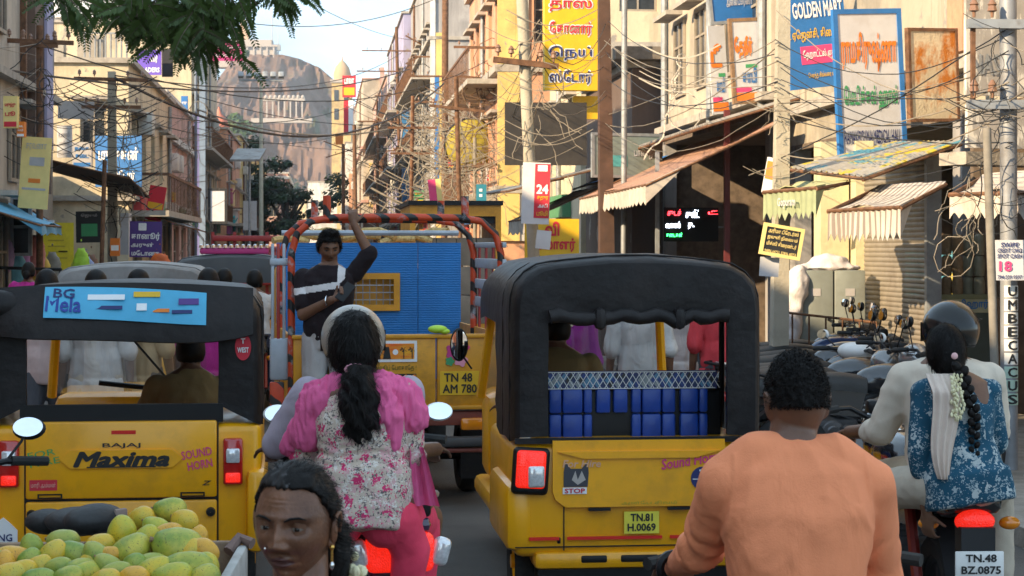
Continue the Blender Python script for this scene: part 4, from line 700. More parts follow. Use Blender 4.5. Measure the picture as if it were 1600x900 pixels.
for k in range(6): p = MB(); p.rbox((-1.0 + k * .4, -.15, zt - .05), (.28, .25, .3), .04, Matrix.Rotation(-.5, 3, 'X')); p.build('floodlight', GREYMETAL, t)
t = thing('tin_shelter', 'flat tin canopy on a post near the lighting mast', 'shelter', P(388, 242, 88)); p = MB(); p.box((0, 0, 0), (1.35, 2.5, .1), Matrix.Rotation(.25, 3, 'X')); p.build('sheet', TIN, t, smooth=0); p = MB(); p.cyl((.05, 0, 0), (.05, 0, -P(388, 242, 88).z), .05); p.build('post', GREYMETAL, t)
t = thing('dish_cover', 'mustard fabric covered dish hanging among the cables', 'cover', P(735, 225, 56)); p = MB(); p.lathe([(.01, 0), (.35, .03), (.6, .14), (.75, .32)], ax='Y', n=18); p.build('dish', mat('dish_cloth', (.34, .27, .03), .8, var=.3, bump=.4, dirt=.4), t); p = MB(); p.lathe([(.76, .28), (.8, .34), (.76, .4)], ax='Y', n=18); p.build('rim', BLACK, t)
# ---- shrine tower on the left
t = thing('shrine_tower', 'small painted temple tower crowded with figures beyond the shops', 'shrine', P(342, 385, 112) + Vector((0, 0, -1.85)))
GC = [mat('idol%d' % i, c, .7) for i, c in enumerate([(.6, .22, .15), (.08, .4, .42), (.62, .45, .2), (.5, .15, .22), (.55, .5, .45), (.15, .3, .15)])]
for k, (z, w_) in enumerate(((0, 1.5), (2.6, 1.3), (4.2, 1.1), (5.6, .9), (6.9, .72))):
    p = MB(); hgt = 2.5 if k == 0 else 1.35; p.bb(-w_ * .8, w_ * .8, -.5, .5, z, z + hgt); p.bb(-w_ * .9, w_ * .9, -.62, .62, z + hgt, z + hgt + .14); p.build('tier', GC[(2, 4, 2, 0, 3)[k]], t, smooth=0)
    if k:
        for j in range(6):
            x = -w_ * .75 + j * w_ * .3; q = MB(); q.cap((x, -.62, z + .2), (x, -.62, z + .75), .1, .08, 8); q.ell((x, -.62, z + .95), .09, nu=8, nv=6); q.cap((x - .1, -.62, z + .7), (x - .18, -.66, z + .4), .035, .03, 6); q.cap((x + .1, -.62, z + .7), (x + .2, -.66, z + .9), .035, .03, 6); q.build('idol', GC[(j + k * 2) % 6], t)
p = MB(); p.lathe([(.55, 8.4), (.62, 8.8), (.45, 9.3), (.15, 9.6), (.02, 10)], n=14); p.build('finial', GC[0], t)

# ------------------------------------------------------------------ cables
crnd = random.Random(3)
def cable(label, group, a, b, sag, r=.008, m=CABLE, jig=0.0, name='overhead_cable', n=14):
    a, b = Vector(a), Vector(b); p = MB(); pts = []
    for i in range(n + 1):
        k = i / n; q = a.lerp(b, k); q.z -= sag * 4 * k * (1 - k)
        if jig: q += Vector((mnoise.noise(q * 1.7 + Vector((9, 0, 0))), 0, mnoise.noise(q * 1.7))) * jig
        pts.append(q - a)
    p.tube(pts, r, 5); o = p.build(name, m, None, a); return tag(o, label, 'cable', group)
# thick cables across the street (left pixel row, depth) -> right
for a, b, sg, r, lab in (((-20, 105, 30), (640, 108, 74), .6, .02, 'thick cable crossing from the left edge pole to the far right'), ((180, 122, 39), (700, 125, 70), 1.6, .03, 'heaviest black cable dipping across the middle of the street'), ((180, 118, 39), (628, 82, 104), .9, .016, 'upper thin cable from the concrete pole over the road'), ((62, 70, 31), (770, 90, 57), 1.1, .012, 'thin cable from the stubby left pole to the rusted pole'), ((180, 170, 39), (628, 114, 104), 1.2, .014, 'lower cable from the concrete pole across the hill view'),
                          ((306, 150, 66), (662, 190, 90), .5, .016, 'cable sloping down past the hill toward the tangle'), ((306, 170, 66), (694, 175, 73), .9, .03, 'pale festoon cable hung low in front of the rock'), ((350, 30, 50), (690, -6, 60), .5, .012, 'cable running up toward the top of the sky'), ((460, -10, 40), (690, 60, 74), .4, .008, 'fine wire across the blue sky'), ((306, 200, 66), (611, 230, 118), .4, .012, 'low cable in front of the hill foot'), ((100, 150, 36), (560, 200, 87), .8, .012, 'sagging wire above the left shop signs')):
    cable(lab, None, P(*a), P(*b), sg, r, CABLEP if 'pale' in lab else CABLE)
spans = [((1577, 14.9), (1216, 18.6), (30, 240), (10, 250), 10, 'between the steel pole and the square concrete pole'), ((1216, 18.6), (949, 30.5), (10, 190), (30, 200), 9, 'between the square concrete pole and the brown iron pole'), ((949, 30.5), (843, 23.4), (20, 170), (30, 200), 7, 'around the mustard sign and crooked pole'),
         ((843, 23.4), (765, 58), (20, 200), (50, 230), 9, 'between the crooked pole and the rusted pole'), ((765, 58), (694, 74), (60, 260), (110, 280), 10, 'left of the rusted pole among the balconies'), ((694, 74), (628, 104), (120, 290), (90, 300), 11, 'along the far right row of poles'), ((628, 104), (536, 130), (90, 280), (230, 330), 7, 'at the far end of the street'),
         ((62, 31), (177, 39.5), (70, 230), (120, 260), 9, 'along the left shop fronts'), ((177, 39.5), (306, 66), (120, 300), (140, 330), 9, 'along the left row beyond the concrete pole'), ((1577, 14.9), (1740, 11), (30, 240), (0, 160), 5, 'running out past the steel pole'), ((62, 31), (-200, 24), (60, 220), (0, 180), 5, 'running out past the left edge'), ((1216, 18.6), (1577, 14.9), (160, 250), (100, 180), 4, 'slanting upward across the medical board')]
ORD = ('highest', 'second highest', 'third highest', 'fourth highest', 'fifth highest', 'sixth highest', 'seventh highest', 'eighth highest', 'ninth highest', 'tenth highest', 'lowest')
for (pa, da), (pb, db), ya, yb, n, lab in spans:
    made = []
    for k in range(n):
        pale = crnd.random() < .45
        a = P(pa + crnd.uniform(-6, 6), crnd.uniform(*ya), da - .12); b = P(pb + crnd.uniform(-6, 6), crnd.uniform(*yb), db - .12)
        made.append(((a.z + b.z) / 2, pale, a, b, crnd.uniform(.05, .5) * (da + db) / 50, crnd.uniform(.003, .0065) * (1 if da < 40 else 2.0)))
    for k, (z_, pale, a, b, sg, r) in enumerate(sorted(made, key=lambda q: -q[0])): cable('%s %s thin cable %s' % (ORD[min(k, 10)] if k < n - 1 else 'lowest', 'pale' if pale else 'dark', lab), 'service cables ' + lab, a, b, sg, r, CABLEP if pale else CABLE, .02)
def tangle(label, px, d, y0, y1, n, spread, r, m):
    """loose cable ends and loops gathered on a pole: beyond counting"""
    p = MB(); zc0, zc1 = P(0, y1, d).z, P(0, y0, d).z; o3 = Vector((P(px, 0, d).x, d, (zc0 + zc1) / 2))
    for i in range(n):
        z = crnd.uniform(zc0, zc1) - o3.z; pts = []; ph = crnd.uniform(0, 6.3); R0 = crnd.uniform(.15, 1) * spread; dx = crnd.uniform(-1, 1) * spread
        kind = crnd.random()
        for k in range(11):
            a = k / 10
            if kind < .62: q = Vector((dx * a + .1 * R0 * math.sin(a * 9 + ph), crnd.uniform(-.02, .02), z - R0 * 1.6 * a * crnd.uniform(.9, 1.1)))
            elif kind < .72: q = Vector((R0 * math.cos(ph + a * 6.5) * .5 + dx * .5, .1 * math.sin(a * 5), z + R0 * .6 * math.sin(ph + a * 6.5) + dx * .2))
            else: q = Vector(((a - .5) * 2 * spread + dx * .3, -.05, z - .35 * spread * math.sin(a * math.pi) + dx * .3))
            pts.append(q)
        p.tube(pts, r * crnd.uniform(.6, 1.4), 4)
    o = p.build('cable_tangle', m, None, o3); return tag(o, label, 'cables', None, 'stuff')
tangle('tangle of pale wires spilling round the pole behind the crimson notice', 843, 23.3, 20, 240, 26, .55, .006, CABLEP)
tangle('tangle of grey wires and loops on the far row of poles', 690, 70, 130, 330, 70, 2.2, .02, CABLEP)
tangle('dark knot of wires below the skyline on the right', 655, 85, 120, 330, 60, 2.6, .02, CABLE)
tangle('rust coloured nest of wires beside the rusted pole', 755, 54, 90, 300, 60, 1.4, .014, mat('cable_rust', (.15, .09, .05), .8))
tangle('pale nest of wires in front of the yellow dish cover', 725, 50, 160, 310, 60, 1.3, .012, CABLEP)
tangle('loose wires drooping off the steel pole at the right edge', 1560, 14.7, 20, 330, 24, .36, .004, CABLE)
tangle('pale strings hanging round the far right awning', 1520, 14.9, 160, 400, 18, .35, .004, CABLEP)
tangle('white cable loops hanging in front of the brown house', 1060, 29, 60, 180, 8, .6, .011, mat('cable_white', (.55, .5, .42), .6))
tangle('wires gathered on the square concrete pole', 1216, 18.4, 140, 280, 12, .3, .005, CABLEP)
tangle('knot of wires on the left concrete pole', 180, 39.2, 120, 330, 30, .8, .012, CABLE)
tangle('pale wires drooping beside the left concrete pole', 200, 39, 150, 320, 24, .8, .010, CABLEP)
tangle('wires and brackets on the stubby left pole', 66, 30.6, 60, 260, 22, .6, .008, CABLE)
tangle('wires bunched by the pipe pole and shrine', 300, 64, 170, 360, 30, 1.4, .014, CABLEP)
tangle('wires trailing down at the far end poles', 585, 95, 200, 350, 30, 1.6, .018, CABLE)

# ------------------------------------------------------------------ trees
LEAF = mat('leaf_green', (.055, .10, .022), .55, var=.45, scale=3, spec=.3); LEAFD = mat('leaf_dark', (.022, .045, .014), .5, var=.5, scale=4, spec=.3); BARK = mat('bark', (.10, .07, .05), .9, var=.3, bump=.5)
def tree(label, loc, h, rx, rz, n, leaf, m, seed=1, name='street_tree'):
    r_ = random.Random(seed); t = thing(name, label, 'tree', loc); zc = h - rz
    p = MB(); p.tube([(0, 0, 0), (.1, 0, zc * .5), (0, .1, zc)], [.05 * h / 2, .035 * h / 2, .02 * h], 8)
    for k in range(7):
        a = k * .9; p.tube([(0, 0, zc * .6), (rx * .4 * math.cos(a), rx * .4 * math.sin(a), zc), (rx * .8 * math.cos(a), rx * .8 * math.sin(a), zc + rz * .4 * math.sin(k * 2.1))], [.02 * h, .012 * h, .004 * h], 6)
    p.build('trunk', BARK, t)
    cl = [(Vector((r_.gauss(0, .5) * rx, r_.gauss(0, .5) * rx, zc + r_.gauss(0, .45) * rz)), r_.uniform(.16, .36) * rx) for _ in range(26)]
    vs = []; fs = []
    for i in range(n):
        c, cr = cl[r_.randrange(len(cl))]; dv = Vector((r_.gauss(0, 1), r_.gauss(0, 1), r_.gauss(0, 1))).normalized() * (cr * r_.random() ** .4); q = c + Vector((dv.x, dv.y, dv.z * .7))
        nn = (dv.normalized() + Vector((r_.gauss(0, .5), r_.gauss(0, .5), .6 + r_.gauss(0, .4)))).normalized(); a = nn.orthogonal().normalized() * leaf * r_.uniform(.6, 1.3); b = nn.cross(a) * .55; k = len(vs)
        vs += [q - a, q + b, q + a, q - b]; fs.append((k, k + 1, k + 2, k + 3))
    p = MB(); p.add(vs, fs); p.build('crown', m, t, smooth=0); return t
tree('dark green street tree at the end of the road', Vector((P(448, 0, 150).x, 150, 0)), 8.0, 3.4, 2.7, 8000, .17, LEAFD, 2)
tree('darker low tree behind the red lorry', Vector((P(395, 0, 140).x, 140, 0)), 8.8, 2.2, 2.8, 4500, .16, LEAFD, 5)
tree('light green tree beside the pink terrace', Vector((P(372, 0, 200).x, 200, 0)), 12.6, 1.9, 2.2, 2500, .2, LEAF, 6)
tree('tall hazy green tree in front of the rock', Vector((P(345, 0, 560).x, 560, 0)), 48, 11, 15, 5000, .9, LEAF, 8)
tree('hazy green tree at the left foot of the rock', Vector((P(322, 0, 640).x, 640, 0)), 36, 12, 12, 4000, .9, LEAF, 9)
tree('hazy tree under the columned pavilion', Vector((P(420, 0, 760).x, 760, 0)), 32, 15, 9, 3000, 1.0, LEAFD, 10)
# overhanging branch, pinnate leaves
t = thing('overhanging_tree', 'feathery leaved tree whose branch hangs over the street at the top', 'tree', (-4.6, 7.2, 0)); o3 = Vector((-4.6, 7.2, 0))
p = MB(); p.tube([(0, 0, 0), (.05, 0, 2), (.3, 0, 3.6), (.5, 0, 4.4)], [.16, .14, .11, .08], 10); p.tube([(.3, 0, 3.5), (1.4, -.1, 3.6), (2.4, -.1, 3.25), (3.4, -.15, 2.95)], [.08, .05, .03, .012], 7); p.build('trunk', BARK, t)
r_ = random.Random(12); lv = MB(); tw = MB()
def frond(base, dirv, L, droop):
    pts = [Vector(base)]; dv = Vector(dirv).normalized(); st = L / 9
    for k in range(9): pts.append(pts[-1] + dv * st); dv = (dv + Vector((0, 0, -droop))).normalized()
    tw.tube([q for q in pts], [.0022 - .00018 * k for k in range(10)], 4); vs = []; fs = []
    side = dv.cross(Vector((r_.gauss(0, .4), -1, r_.gauss(0, .4)))).normalized()
    for k in range(1, 20):
        q = pts[0].lerp(pts[-1], 0); f = k / 2; i = min(8, int(f)); q = pts[i].lerp(pts[i + 1], f - i); ax = (pts[i + 1] - pts[i]).normalized()
        for s_ in (-1, 1):
            l_d = (side * s_ + ax * .55 + Vector((0, 0, -.15))).normalized(); ln = .034 * (1 - abs(k - 9) / 18) * r_.uniform(.8, 1.15); wv = l_d.cross(Vector((r_.gauss(0, .3), 1, .4))).normalized() * ln * .2; b = len(vs)
            vs += [q, q + l_d * ln * .5 + wv, q + l_d * ln, q + l_d * ln * .5 - wv]; fs.append((b, b + 1, b + 2, b + 3))
    lv.add(vs, fs)
CL = [(300, 24, 80, 34, 46), (245, 16, 64, 26, 30), (180, 10, 52, 20, 18), (322, 40, 36, 32, 20), (115, 6, 36, 16, 10), (435, -8, 46, 12, 12), (390, 0, 40, 16, 10), (285, 58, 46, 20, 14), (318, 74, 14, 20, 6), (215, 40, 40, 16, 10)]
for px, py, sx, sy, n in CL:
    for k in range(n):
        d = 7.1 + r_.gauss(0, .12); b = P(px + r_.gauss(0, .5) * sx, py - 14 + r_.gauss(0, .5) * sy, d); frond(b - o3, (r_.gauss(0, .8), r_.gauss(0, .5), -.35 + r_.gauss(0, .35)), r_.uniform(.10, .21), r_.uniform(.03, .12))
for px, py, *_ in CL: q = P(px, py - 14, 7.1) - o3; tw.tube([Vector((2.0, -.1, 3.3)), q + Vector((0, 0, .16)), q, q + Vector((.03, 0, -.06))], [.012, .007, .004, .002], 5)
lv.build('foliage', mat('branch_leaf', (.05, .085, .016), .5, var=.45, scale=6, spec=.35), t, smooth=0); tw.build('twigs', BARK, t)
# ------------------------------------------------------------------ vehicles
def wheel(par, c, r, w_, ax='X', alloy=True, rimm=None):
    t = MB(); t.lathe([(r * .66, -w_ * .42), (r * .9, -w_ * .5), (r, -w_ * .28), (r, w_ * .28), (r * .9, w_ * .5), (r * .66, w_ * .42), (r * .66, -w_ * .42)], ax=ax, n=28)
    o = t.build('wheel', RUBBER, par, c); m = rimm or mat('alloy_black', (.05, .05, .055), .4, .6)
    q = MB(); q.lathe([(r * .68, -w_ * .36), (r * .58, -w_ * .2), (r * .58, w_ * .2), (r * .68, w_ * .36)], ax=ax, n=28); q.lathe([(.001, -w_ * .5), (r * .16, -w_ * .5), (r * .16, w_ * .5), (.001, w_ * .5)], ax=ax, n=12)
    for k in range(6 if alloy else 0):
        a = k * math.pi / 3; e = Vector((0, math.cos(a), math.sin(a))) if ax == 'X' else Vector((math.cos(a), 0, math.sin(a))); q.cyl(e * (r * .1), e * (r * .6), .018, .013, 6)
    if not alloy: q.lathe([(.001, -w_ * .1), (r * .6, -w_ * .18)], ax=ax, n=20); q.lathe([(.001, w_ * .1), (r * .6, w_ * .18)], ax=ax, n=20)
    q.build('rim', m, o); return o
def mirror(par, base, top, dx, r=(.055, .036), tilt=.16, yaw=0.0, m=None):
    s_ = MB(); b, t_ = Vector(base), Vector(top); s_.tube([b, b.lerp(t_, .5) + Vector((dx * .02, 0, .01)), t_], .006, 6); o = s_.build('mirror', BLACK, par)
    M = Matrix.Rotation(yaw, 3, 'Z') @ Matrix.Rotation(-tilt, 3, 'X'); h = MB(); h.ell(t_ + M @ Vector((0, .014, 0)), (r[0] * 1.12, .022, r[1] * 1.14), M, 18, 10); h.build('mirror_shell', m or BLACK, o)
    g = MB(); n = 24; c = t_ + M @ Vector((0, -.012, 0)); vs = [c + M @ Vector((0, -.002, 0))] + [c + M @ Vector((r[0] * math.cos(2 * math.pi * i / n), 0, r[1] * math.sin(2 * math.pi * i / n))) for i in range(n)]
    g.add(vs, [(0, 1 + i, 1 + (i + 1) % n) for i in range(n)]); g.build('mirror_glass', MIRROR, o)
def rect_loop(x0, x1, z0, z1, n):      # open loop from bottom left up over the top to bottom right, n points
    L = [(x0, z0), (x0, z1), (x1, z1), (x1, z0)]; seg = [z1 - z0, x1 - x0, z1 - z0]; T = sum(seg); out = []
    for i in range(n):
        s_ = T * i / (n - 1)
        for k in range(3):
            if s_ <= seg[k] + 1e-9: f = s_ / seg[k]; out.append((L[k][0] + (L[k + 1][0] - L[k][0]) * f, L[k][1] + (L[k + 1][1] - L[k][1]) * f)); break
            s_ -= seg[k]
    return out
def canopy_profile(hw, zb, zt, rc, crown, n=41):
    pts = [(-hw, zb), (-hw, zt - rc)] + [(-hw + rc - rc * math.cos(a), zt - rc + rc * math.sin(a)) for a in [math.pi / 2 * k / 6 for k in range(1, 7)]]
    k = 10; top = [(-hw + rc + (2 * hw - 2 * rc) * i / k, zt + crown * math.sin(math.pi * i / k)) for i in range(1, k)]
    r = [(-x, z) for x, z in reversed(pts)]; raw = pts + top + r
    seg = [math.dist(a, b) for a, b in zip(raw, raw[1:])]; T = sum(seg); out = []
    for i in range(n):
        s_ = T * i / (n - 1); j = 0
        while j < len(seg) - 1 and s_ > seg[j] + 1e-9: s_ -= seg[j]; j += 1
        f = min(1, s_ / seg[j]); out.append((raw[j][0] + (raw[j + 1][0] - raw[j][0]) * f, raw[j][1] + (raw[j + 1][1] - raw[j][1]) * f))
    return out
def auto_shell(t, hw, zb, zt, rc, crown, win, yside=.8, yroof=2.25, cm=CANVAS, bow=.05):
    pr = canopy_profile(hw, zb, zt, rc, crown); n = len(pr); cz = (zb + zt) / 2; mb = MB()
    def rg(y, k, dz=0): return [Vector((x * k, y + .014 * mnoise.noise(Vector((x * 3, z * 3, y))), cz + (z - cz) * k + dz)) for x, z in pr]
    mb.mi = 0; rings = [rg(0, .94), rg(.012, .965), rg(.04, .985), rg(.1, 1), rg(.3, 1.0, .012), rg(.55, 1.0, -.004), rg(yside, 1.0, .01)]
    vs = [v for r in rings for v in r]; mb.add(vs, [(j * n + i, j * n + i + 1, (j + 1) * n + i + 1, (j + 1) * n + i) for j in range(len(rings) - 1) for i in range(n - 1)])
    lp = rect_loop(*win, n); inner = [Vector((x, -bow * 0 + .004, z)) for x, z in lp]; mid = [rings[0][i].lerp(inner[i], .5) + Vector((0, -.012 + .012 * mnoise.noise(Vector((i * .4, 0, 1))), 0)) for i in range(n)]
    vs = rings[0] + mid + inner + [v + Vector((0, .03, 0)) for v in inner]; mb.add(vs, [(j * n + i, j * n + i + 1, (j + 1) * n + i + 1, (j + 1) * n + i) for j in range(3) for i in range(n - 1)])
    co_ = mb.build('canopy', cm, t, smooth=60)
    for v in co_.data.vertices:
        c = v.co; c2 = Vector((c.x * 5, c.y * 9, c.z * 5 + hw * 9)); v.co = c + Vector((c.x, 0, c.z - cz)).normalized() * (.010 * (1 - 2 * abs(mnoise.noise(c2))) * (1 if c.y > .05 else .3))
    for yy in (.1, .42):
        sm = MB(); sm.tube([q + Vector((q.x * .006, 0, (q.z - cz) * .012)) for q in rg(yy, 1.0, .004)], .005, 5); sm.build('canopy_seam', cm, co_)
    k0, k1 = 8, n - 9; mb = MB(); rr = [rg(yside, 1, .01)[k0:k1], rg((yside + yroof) / 2, .99, .02)[k0:k1], rg(yroof - .15, .95, -.01)[k0:k1], rg(yroof, .92, -.05)[k0:k1]]; m_ = k1 - k0
    vs = [v for r in rr for v in r]; f_ = [(j * m_ + i, j * m_ + i + 1, (j + 1) * m_ + i + 1, (j + 1) * m_ + i) for j in range(3) for i in range(m_ - 1)]; mb.add(vs, f_); mb.add([v - Vector((0, 0, .02)) for v in vs], f_); mb.build('roof', cm, t, smooth=60)
    for s_ in (-1, 1):
        p = MB(); p.tube([(s_ * (hw - .03), yside + .01, zb - .1), (s_ * (hw - .03), yside + .01, zt - rc), (s_ * (hw - rc - .02), yside + .01, zt - .02)], .016, 8); p.build('canopy_hoop', BLACK, t)
        p = MB(); p.tube([(s_ * (hw - .06), yroof + .12, .92), (s_ * (hw - .1), yroof, 1.3), (s_ * (hw - .14), yroof - .12, zt - .06)], [.03, .028, .026], 8); p.build('windscreen_pillar', YELLOW, t)
        wheel(t, (s_ * (hw - .1), .42, .22), .22, .13, alloy=False, rimm=YELLOW)
    g = MB(); g.add([(-hw + .07, yroof + .11, .94), (hw - .07, yroof + .11, .94), (hw - .15, yroof - .11, zt - .07), (-hw + .15, yroof - .11, zt - .07)], [(0, 1, 2, 3)]); g.build('windscreen', GLASS, t, smooth=0)
    p = MB(); p.rbox((0, yroof + .18, .68), (2 * hw - .16, .28, .52), .07); p.rbox((0, yroof - .3, .34), (2 * hw - .1, 1.6, .12), .04); p.rbox((0, yroof + .36, .62), (.62, .2, .6), .09); p.build('front_cowl', YELLOW, t)
    wheel(t, (0, yroof + .42, .22), .22, .11, alloy=False, rimm=YELLOW)
    p = MB(); p.rbox((0, yroof - .62, .62), (.62, .36, .16), .04); p.build('driver_seat', DARK, t); p = MB(); p.tube([(-.32, yroof - .12, 1.02), (0, yroof - .06, .98), (.32, yroof - .12, 1.02)], .016, 8); p.cyl((0, yroof - .06, .97), (0, yroof + .2, .5), .025); p.build('handlebar', BLACK, t)
    p = MB(); p.tube([(.12, yroof + .07, .98), (-.14, yroof - .03, 1.3)], .008, 5); p.build('wiper', BLACK, t)
# ---- right hand auto rickshaw
t = thing('auto_rickshaw', 'yellow auto rickshaw with a black canopy and blue quilted bench', 'auto rickshaw', (.632, 9.6, 0), R(6.2)); AR = t
auto_shell(t, .632, .875, 1.765, .2, .032, (-.452, .452, .905, 1.475))
p = MB(); p.rbox((0, .62, .585), (1.256, 1.22, .57), .05, seg=3); p.rbox((-.6, .42, .5), (.14, .85, .34), .05); p.rbox((.6, .42, .5), (.14, .85, .34), .05); p.build('body', YELLOW, t)
p = MB(); p.prism([(-.435, .885), (-.435, .63), (-.42, .59), (-.37, .553), (.37, .553), (.42, .59), (.435, .63), (.435, .885)], -.022, .01, lambda x, z, y: Vector((x, y, z))); h = p.build('tailgate', YELLOW, t, smooth=0)
p = MB(); p.prism([(-.41, .83), (.41, .83), (.36, .815), (.28, .795), (-.28, .795), (-.36, .815)], -.036, -.022, lambda x, z, y: Vector((x, y, z))); p.build('pressed_ridge', YELLOW, h, smooth=0)
p = MB(); p.bb(-.44, .44, -.012, -.002, .886, .893); p.build('gap_line', BLACK, t, smooth=0)
for x in (-.2, .2): p = MB(); p.bb(x - .055, x + .055, -.034, -.012, .535, .549); p.build('hinge', BLACK, h, smooth=0)
p = MB(); p.rbox((0, .1, .285), (1.05, .22, .09), .03); bo = p.build('bumper', YELLOW, t)
for x0, x1 in ((-.29, -.16), (-.09, .1), (.17, .3)): p = MB(); p.rbox(((x0 + x1) / 2, -.008, .292), (x1 - x0, .02, .035), .008); p.build('bumper_slot', BLACK, bo)
p = MB(); p.bb(-.5, .5, .05, .3, .17, .25); p.build('chassis_beam', BLACK, t, smooth=0)
for s_ in (-1, 1):
    p = MB(); p.rbox((s_ * .545, -.012, .735), (.185, .05, .235), .03, Matrix.Rotation(s_ * -.06, 3, 'Y'), 3); lo = p.build('tail_lamp', BLACK, t); p = MB(); p.rbox((s_ * .545, -.03, .745), (.15, .04, .19), .03, Matrix.Rotation(s_ * -.06, 3, 'Y'), 3); p.build('red_lens', REDLIT if s_ else REDLAMP, lo); p = MB(); p.rbox((s_ * .53 + .01, -.042, .71), (.085, .03, .11), .02, None, 3); p.build('clear_lens', CLEARLAMP, lo)
for x0, x1 in ((-.55, -.4), (-.36, .12), (.16, .3)): p = MB(); p.bb(x0, x1, -.006, .003, .388, .404); p.build('reflector_strip', mat('reflector_red', (.7, .02, .01), .3), t, smooth=0)
PLY = mat('plate_yellow', (.78, .68, .06), .5)
for x in (-.375, .375): p = MB(); p.bb(x - .003, x + .003, .004, .014, .335, .552); p.build('panel_gap', BLACK, t, smooth=0)
p = MB(); p.bb(-.62, .62, .004, .013, .350, .356); p.build('panel_gap', BLACK, t, smooth=0)
for x in (-.40, .34): p = MB(); p.rbox((x, .006, .385), (.016, .012, .03), .004); p.build('rubber_stop', BLACK, t)
p = MB(); p.bb(-.074, .103, -.012, -.002, .416, .526); pl = p.build('number_plate', PLY, t, smooth=0); letters('TN.81', .11, .036, SBLACK, pl, (.014, -.014, .497), bold=.03); letters('H.0069', .14, .036, SBLACK, pl, (.014, -.014, .448), bold=.03)
letters('Sound Horn', .29, .05, SPINK, h, (.255, -.026, .78), rot=(math.pi / 2, R(-8), 0), bold=.025, shear=.2, name='painted_words'); letters('For Hire', .19, .035, flat('faded_pink', (.75, .42, .25)), h, (-.29, -.026, .77), bold=.02, shear=.2, name='painted_words')
p = MB(); p.prism([(.39 + .058 * math.cos(a * math.pi / 12), .70 + .058 * math.sin(a * math.pi / 12)) for a in range(24)], -.0275, -.0225, lambda x, z, y: Vector((x - .07, y, z - .01))); ro = p.build('round_sticker', SNAVY, h, smooth=0); letters('T', .03, .04, LETW, ro, (.32, -.03, .712), bold=.04); letters('EAST', .05, .02, LETW, ro, (.32, -.03, .665), bold=.03); p = MB(); p.bb(.27, .37, -.0292, -.0278, .684, .688); p.build('sticker_line', LETW, ro, smooth=0)
p = MB(); p.prism([(-.07, 0), (-.07, .075), (-.06, .125), (-.035, .09), (.02, .09), (.05, .125), (.055, .07), (.05, 0)], -.0275, -.0225, lambda x, z, y: Vector((x - .31, y, z + .655))); do = p.build('dog_sticker', flat('sticker_dark', (.05, .05, .06)), h, smooth=0)
p = MB(); p.prism([(-.03, .03), (-.012, .075), (.0, .03), (.02, .075), (.04, .03), (.0, .005)], -.029, -.0277, lambda x, z, y: Vector((x - .31, y, z + .66))); p.build('dog_face', flat('sticker_tan', (.45, .4, .36)), do, smooth=0); p = MB(); p.bb(-.385, -.265, -.0285, -.0225, .62, .652); p.build('sticker_band', LETW, do, smooth=0); letters('STOP', .1, .022, SRED, do, (-.325, -.030, .636), bold=.03)
letters(ta('அன்பே சிவம்'), .28, .018, flat('faded_green', (.35, .33, .03)), h, (.05, -.026, .572), name='painted_words')
p = MB(); p.tube([Vector((-.45 + .9 * k / 20, -.035, 1.50 + .01 * math.sin(k * 1.7) - (.016 if k in (4, 5, 14, 15) else 0))) for k in range(21)], [.035 + .004 * math.sin(k * 2.3) for k in range(21)], 12); fl = p.build('rolled_flap', CANVAS, t)
for x in (-.2, .2): p = MB(); p.rbox((x, -.04, 1.49), (.06, .085, .11), .03); p.build('strap', CANVAS, fl)
p = MB()
p.bb(-.62, .62, -.004, .02, .868, .895); p.build('canopy_hem', CANVAS, t, smooth=0)
# bench
BQ = mat('bench_blue', (.012, .06, .36), .35, var=.15, scale=10, bump=.1); be = MB(); be.rbox((0, .4, .9), (1.0, .1, .5), .02); bk = be.build('bench_back', BLACK, t)
for x0, x1, z0 in ((-.41, -.345, 0), (-.34, -.235, 0), (-.23, -.185, 0), (-.165, -.09, 1), (-.075, 0, 1), (.02, .07, 0), (.075, .175, 0), (.18, .25, 0), (.275, .37, 0), (.375, .42, 0)):
    for q0, q1 in ((.86, .985), (.99, 1.115)):
        if z0 and q0 < .9: continue
        p = MB(); p.rbox(((x0 + x1) / 2, .335, (q0 + q1) / 2), (x1 - x0, .05, q1 - q0), .012); p.build('quilt_panel', BQ, t)
bl = [flat('trim%d' % i, c, .35) for i, c in enumerate([(.01, .05, .25), (.09, .25, .42), (.02, .02, .025), (.3, .34, .36), (.01, .03, .12)])]; p = MB()
tr = [MB() for _ in bl]; lat = MB()
for i in range(26):
    for j in range(3):
        x = -.43 + i * .0344 + (j % 2) * .0172; z = 1.138 + j * .021; k_ = rnd.randrange(5); tr[k_].add([(x - .0165, .322, z), (x, .322, z - .0205), (x + .0165, .322, z), (x, .322, z + .0205)], [(0, 1, 2, 3)])
for k_, mb in enumerate(tr): o = mb.build('lace_trim', bl[k_], t, smooth=0); o['kind'] = 'stuff'
for i in range(26):
    x = -.43 + i * .0344
    for s_ in (-1, 1): lat.tube([(x, .318, 1.118 if s_ > 0 else 1.2005), (x + .0516, .318, 1.2005 if s_ > 0 else 1.118)], .0026, 4)
for z in (1.117, 1.2015): lat.tube([(-.44, .317, z), (.46, .317, z)], .003, 4)
lat.build('trim_lattice', LETW, t); p = MB(); p.bb(-.45, .47, .323, .36, 1.112, 1.206); p.build('trim_backing', SNAVY, t, smooth=0)
p = MB(); p.rbox((0, .36, 1.12), (.95, .04, .04), .01); p.build('bench_rail', BLACK, t)
# extra: black side mirror on the left of the right auto
mirror(t, (-.64, 2.25, 1.1), (-.72, 2.2, 1.25), -1, (.05, .09), .0)
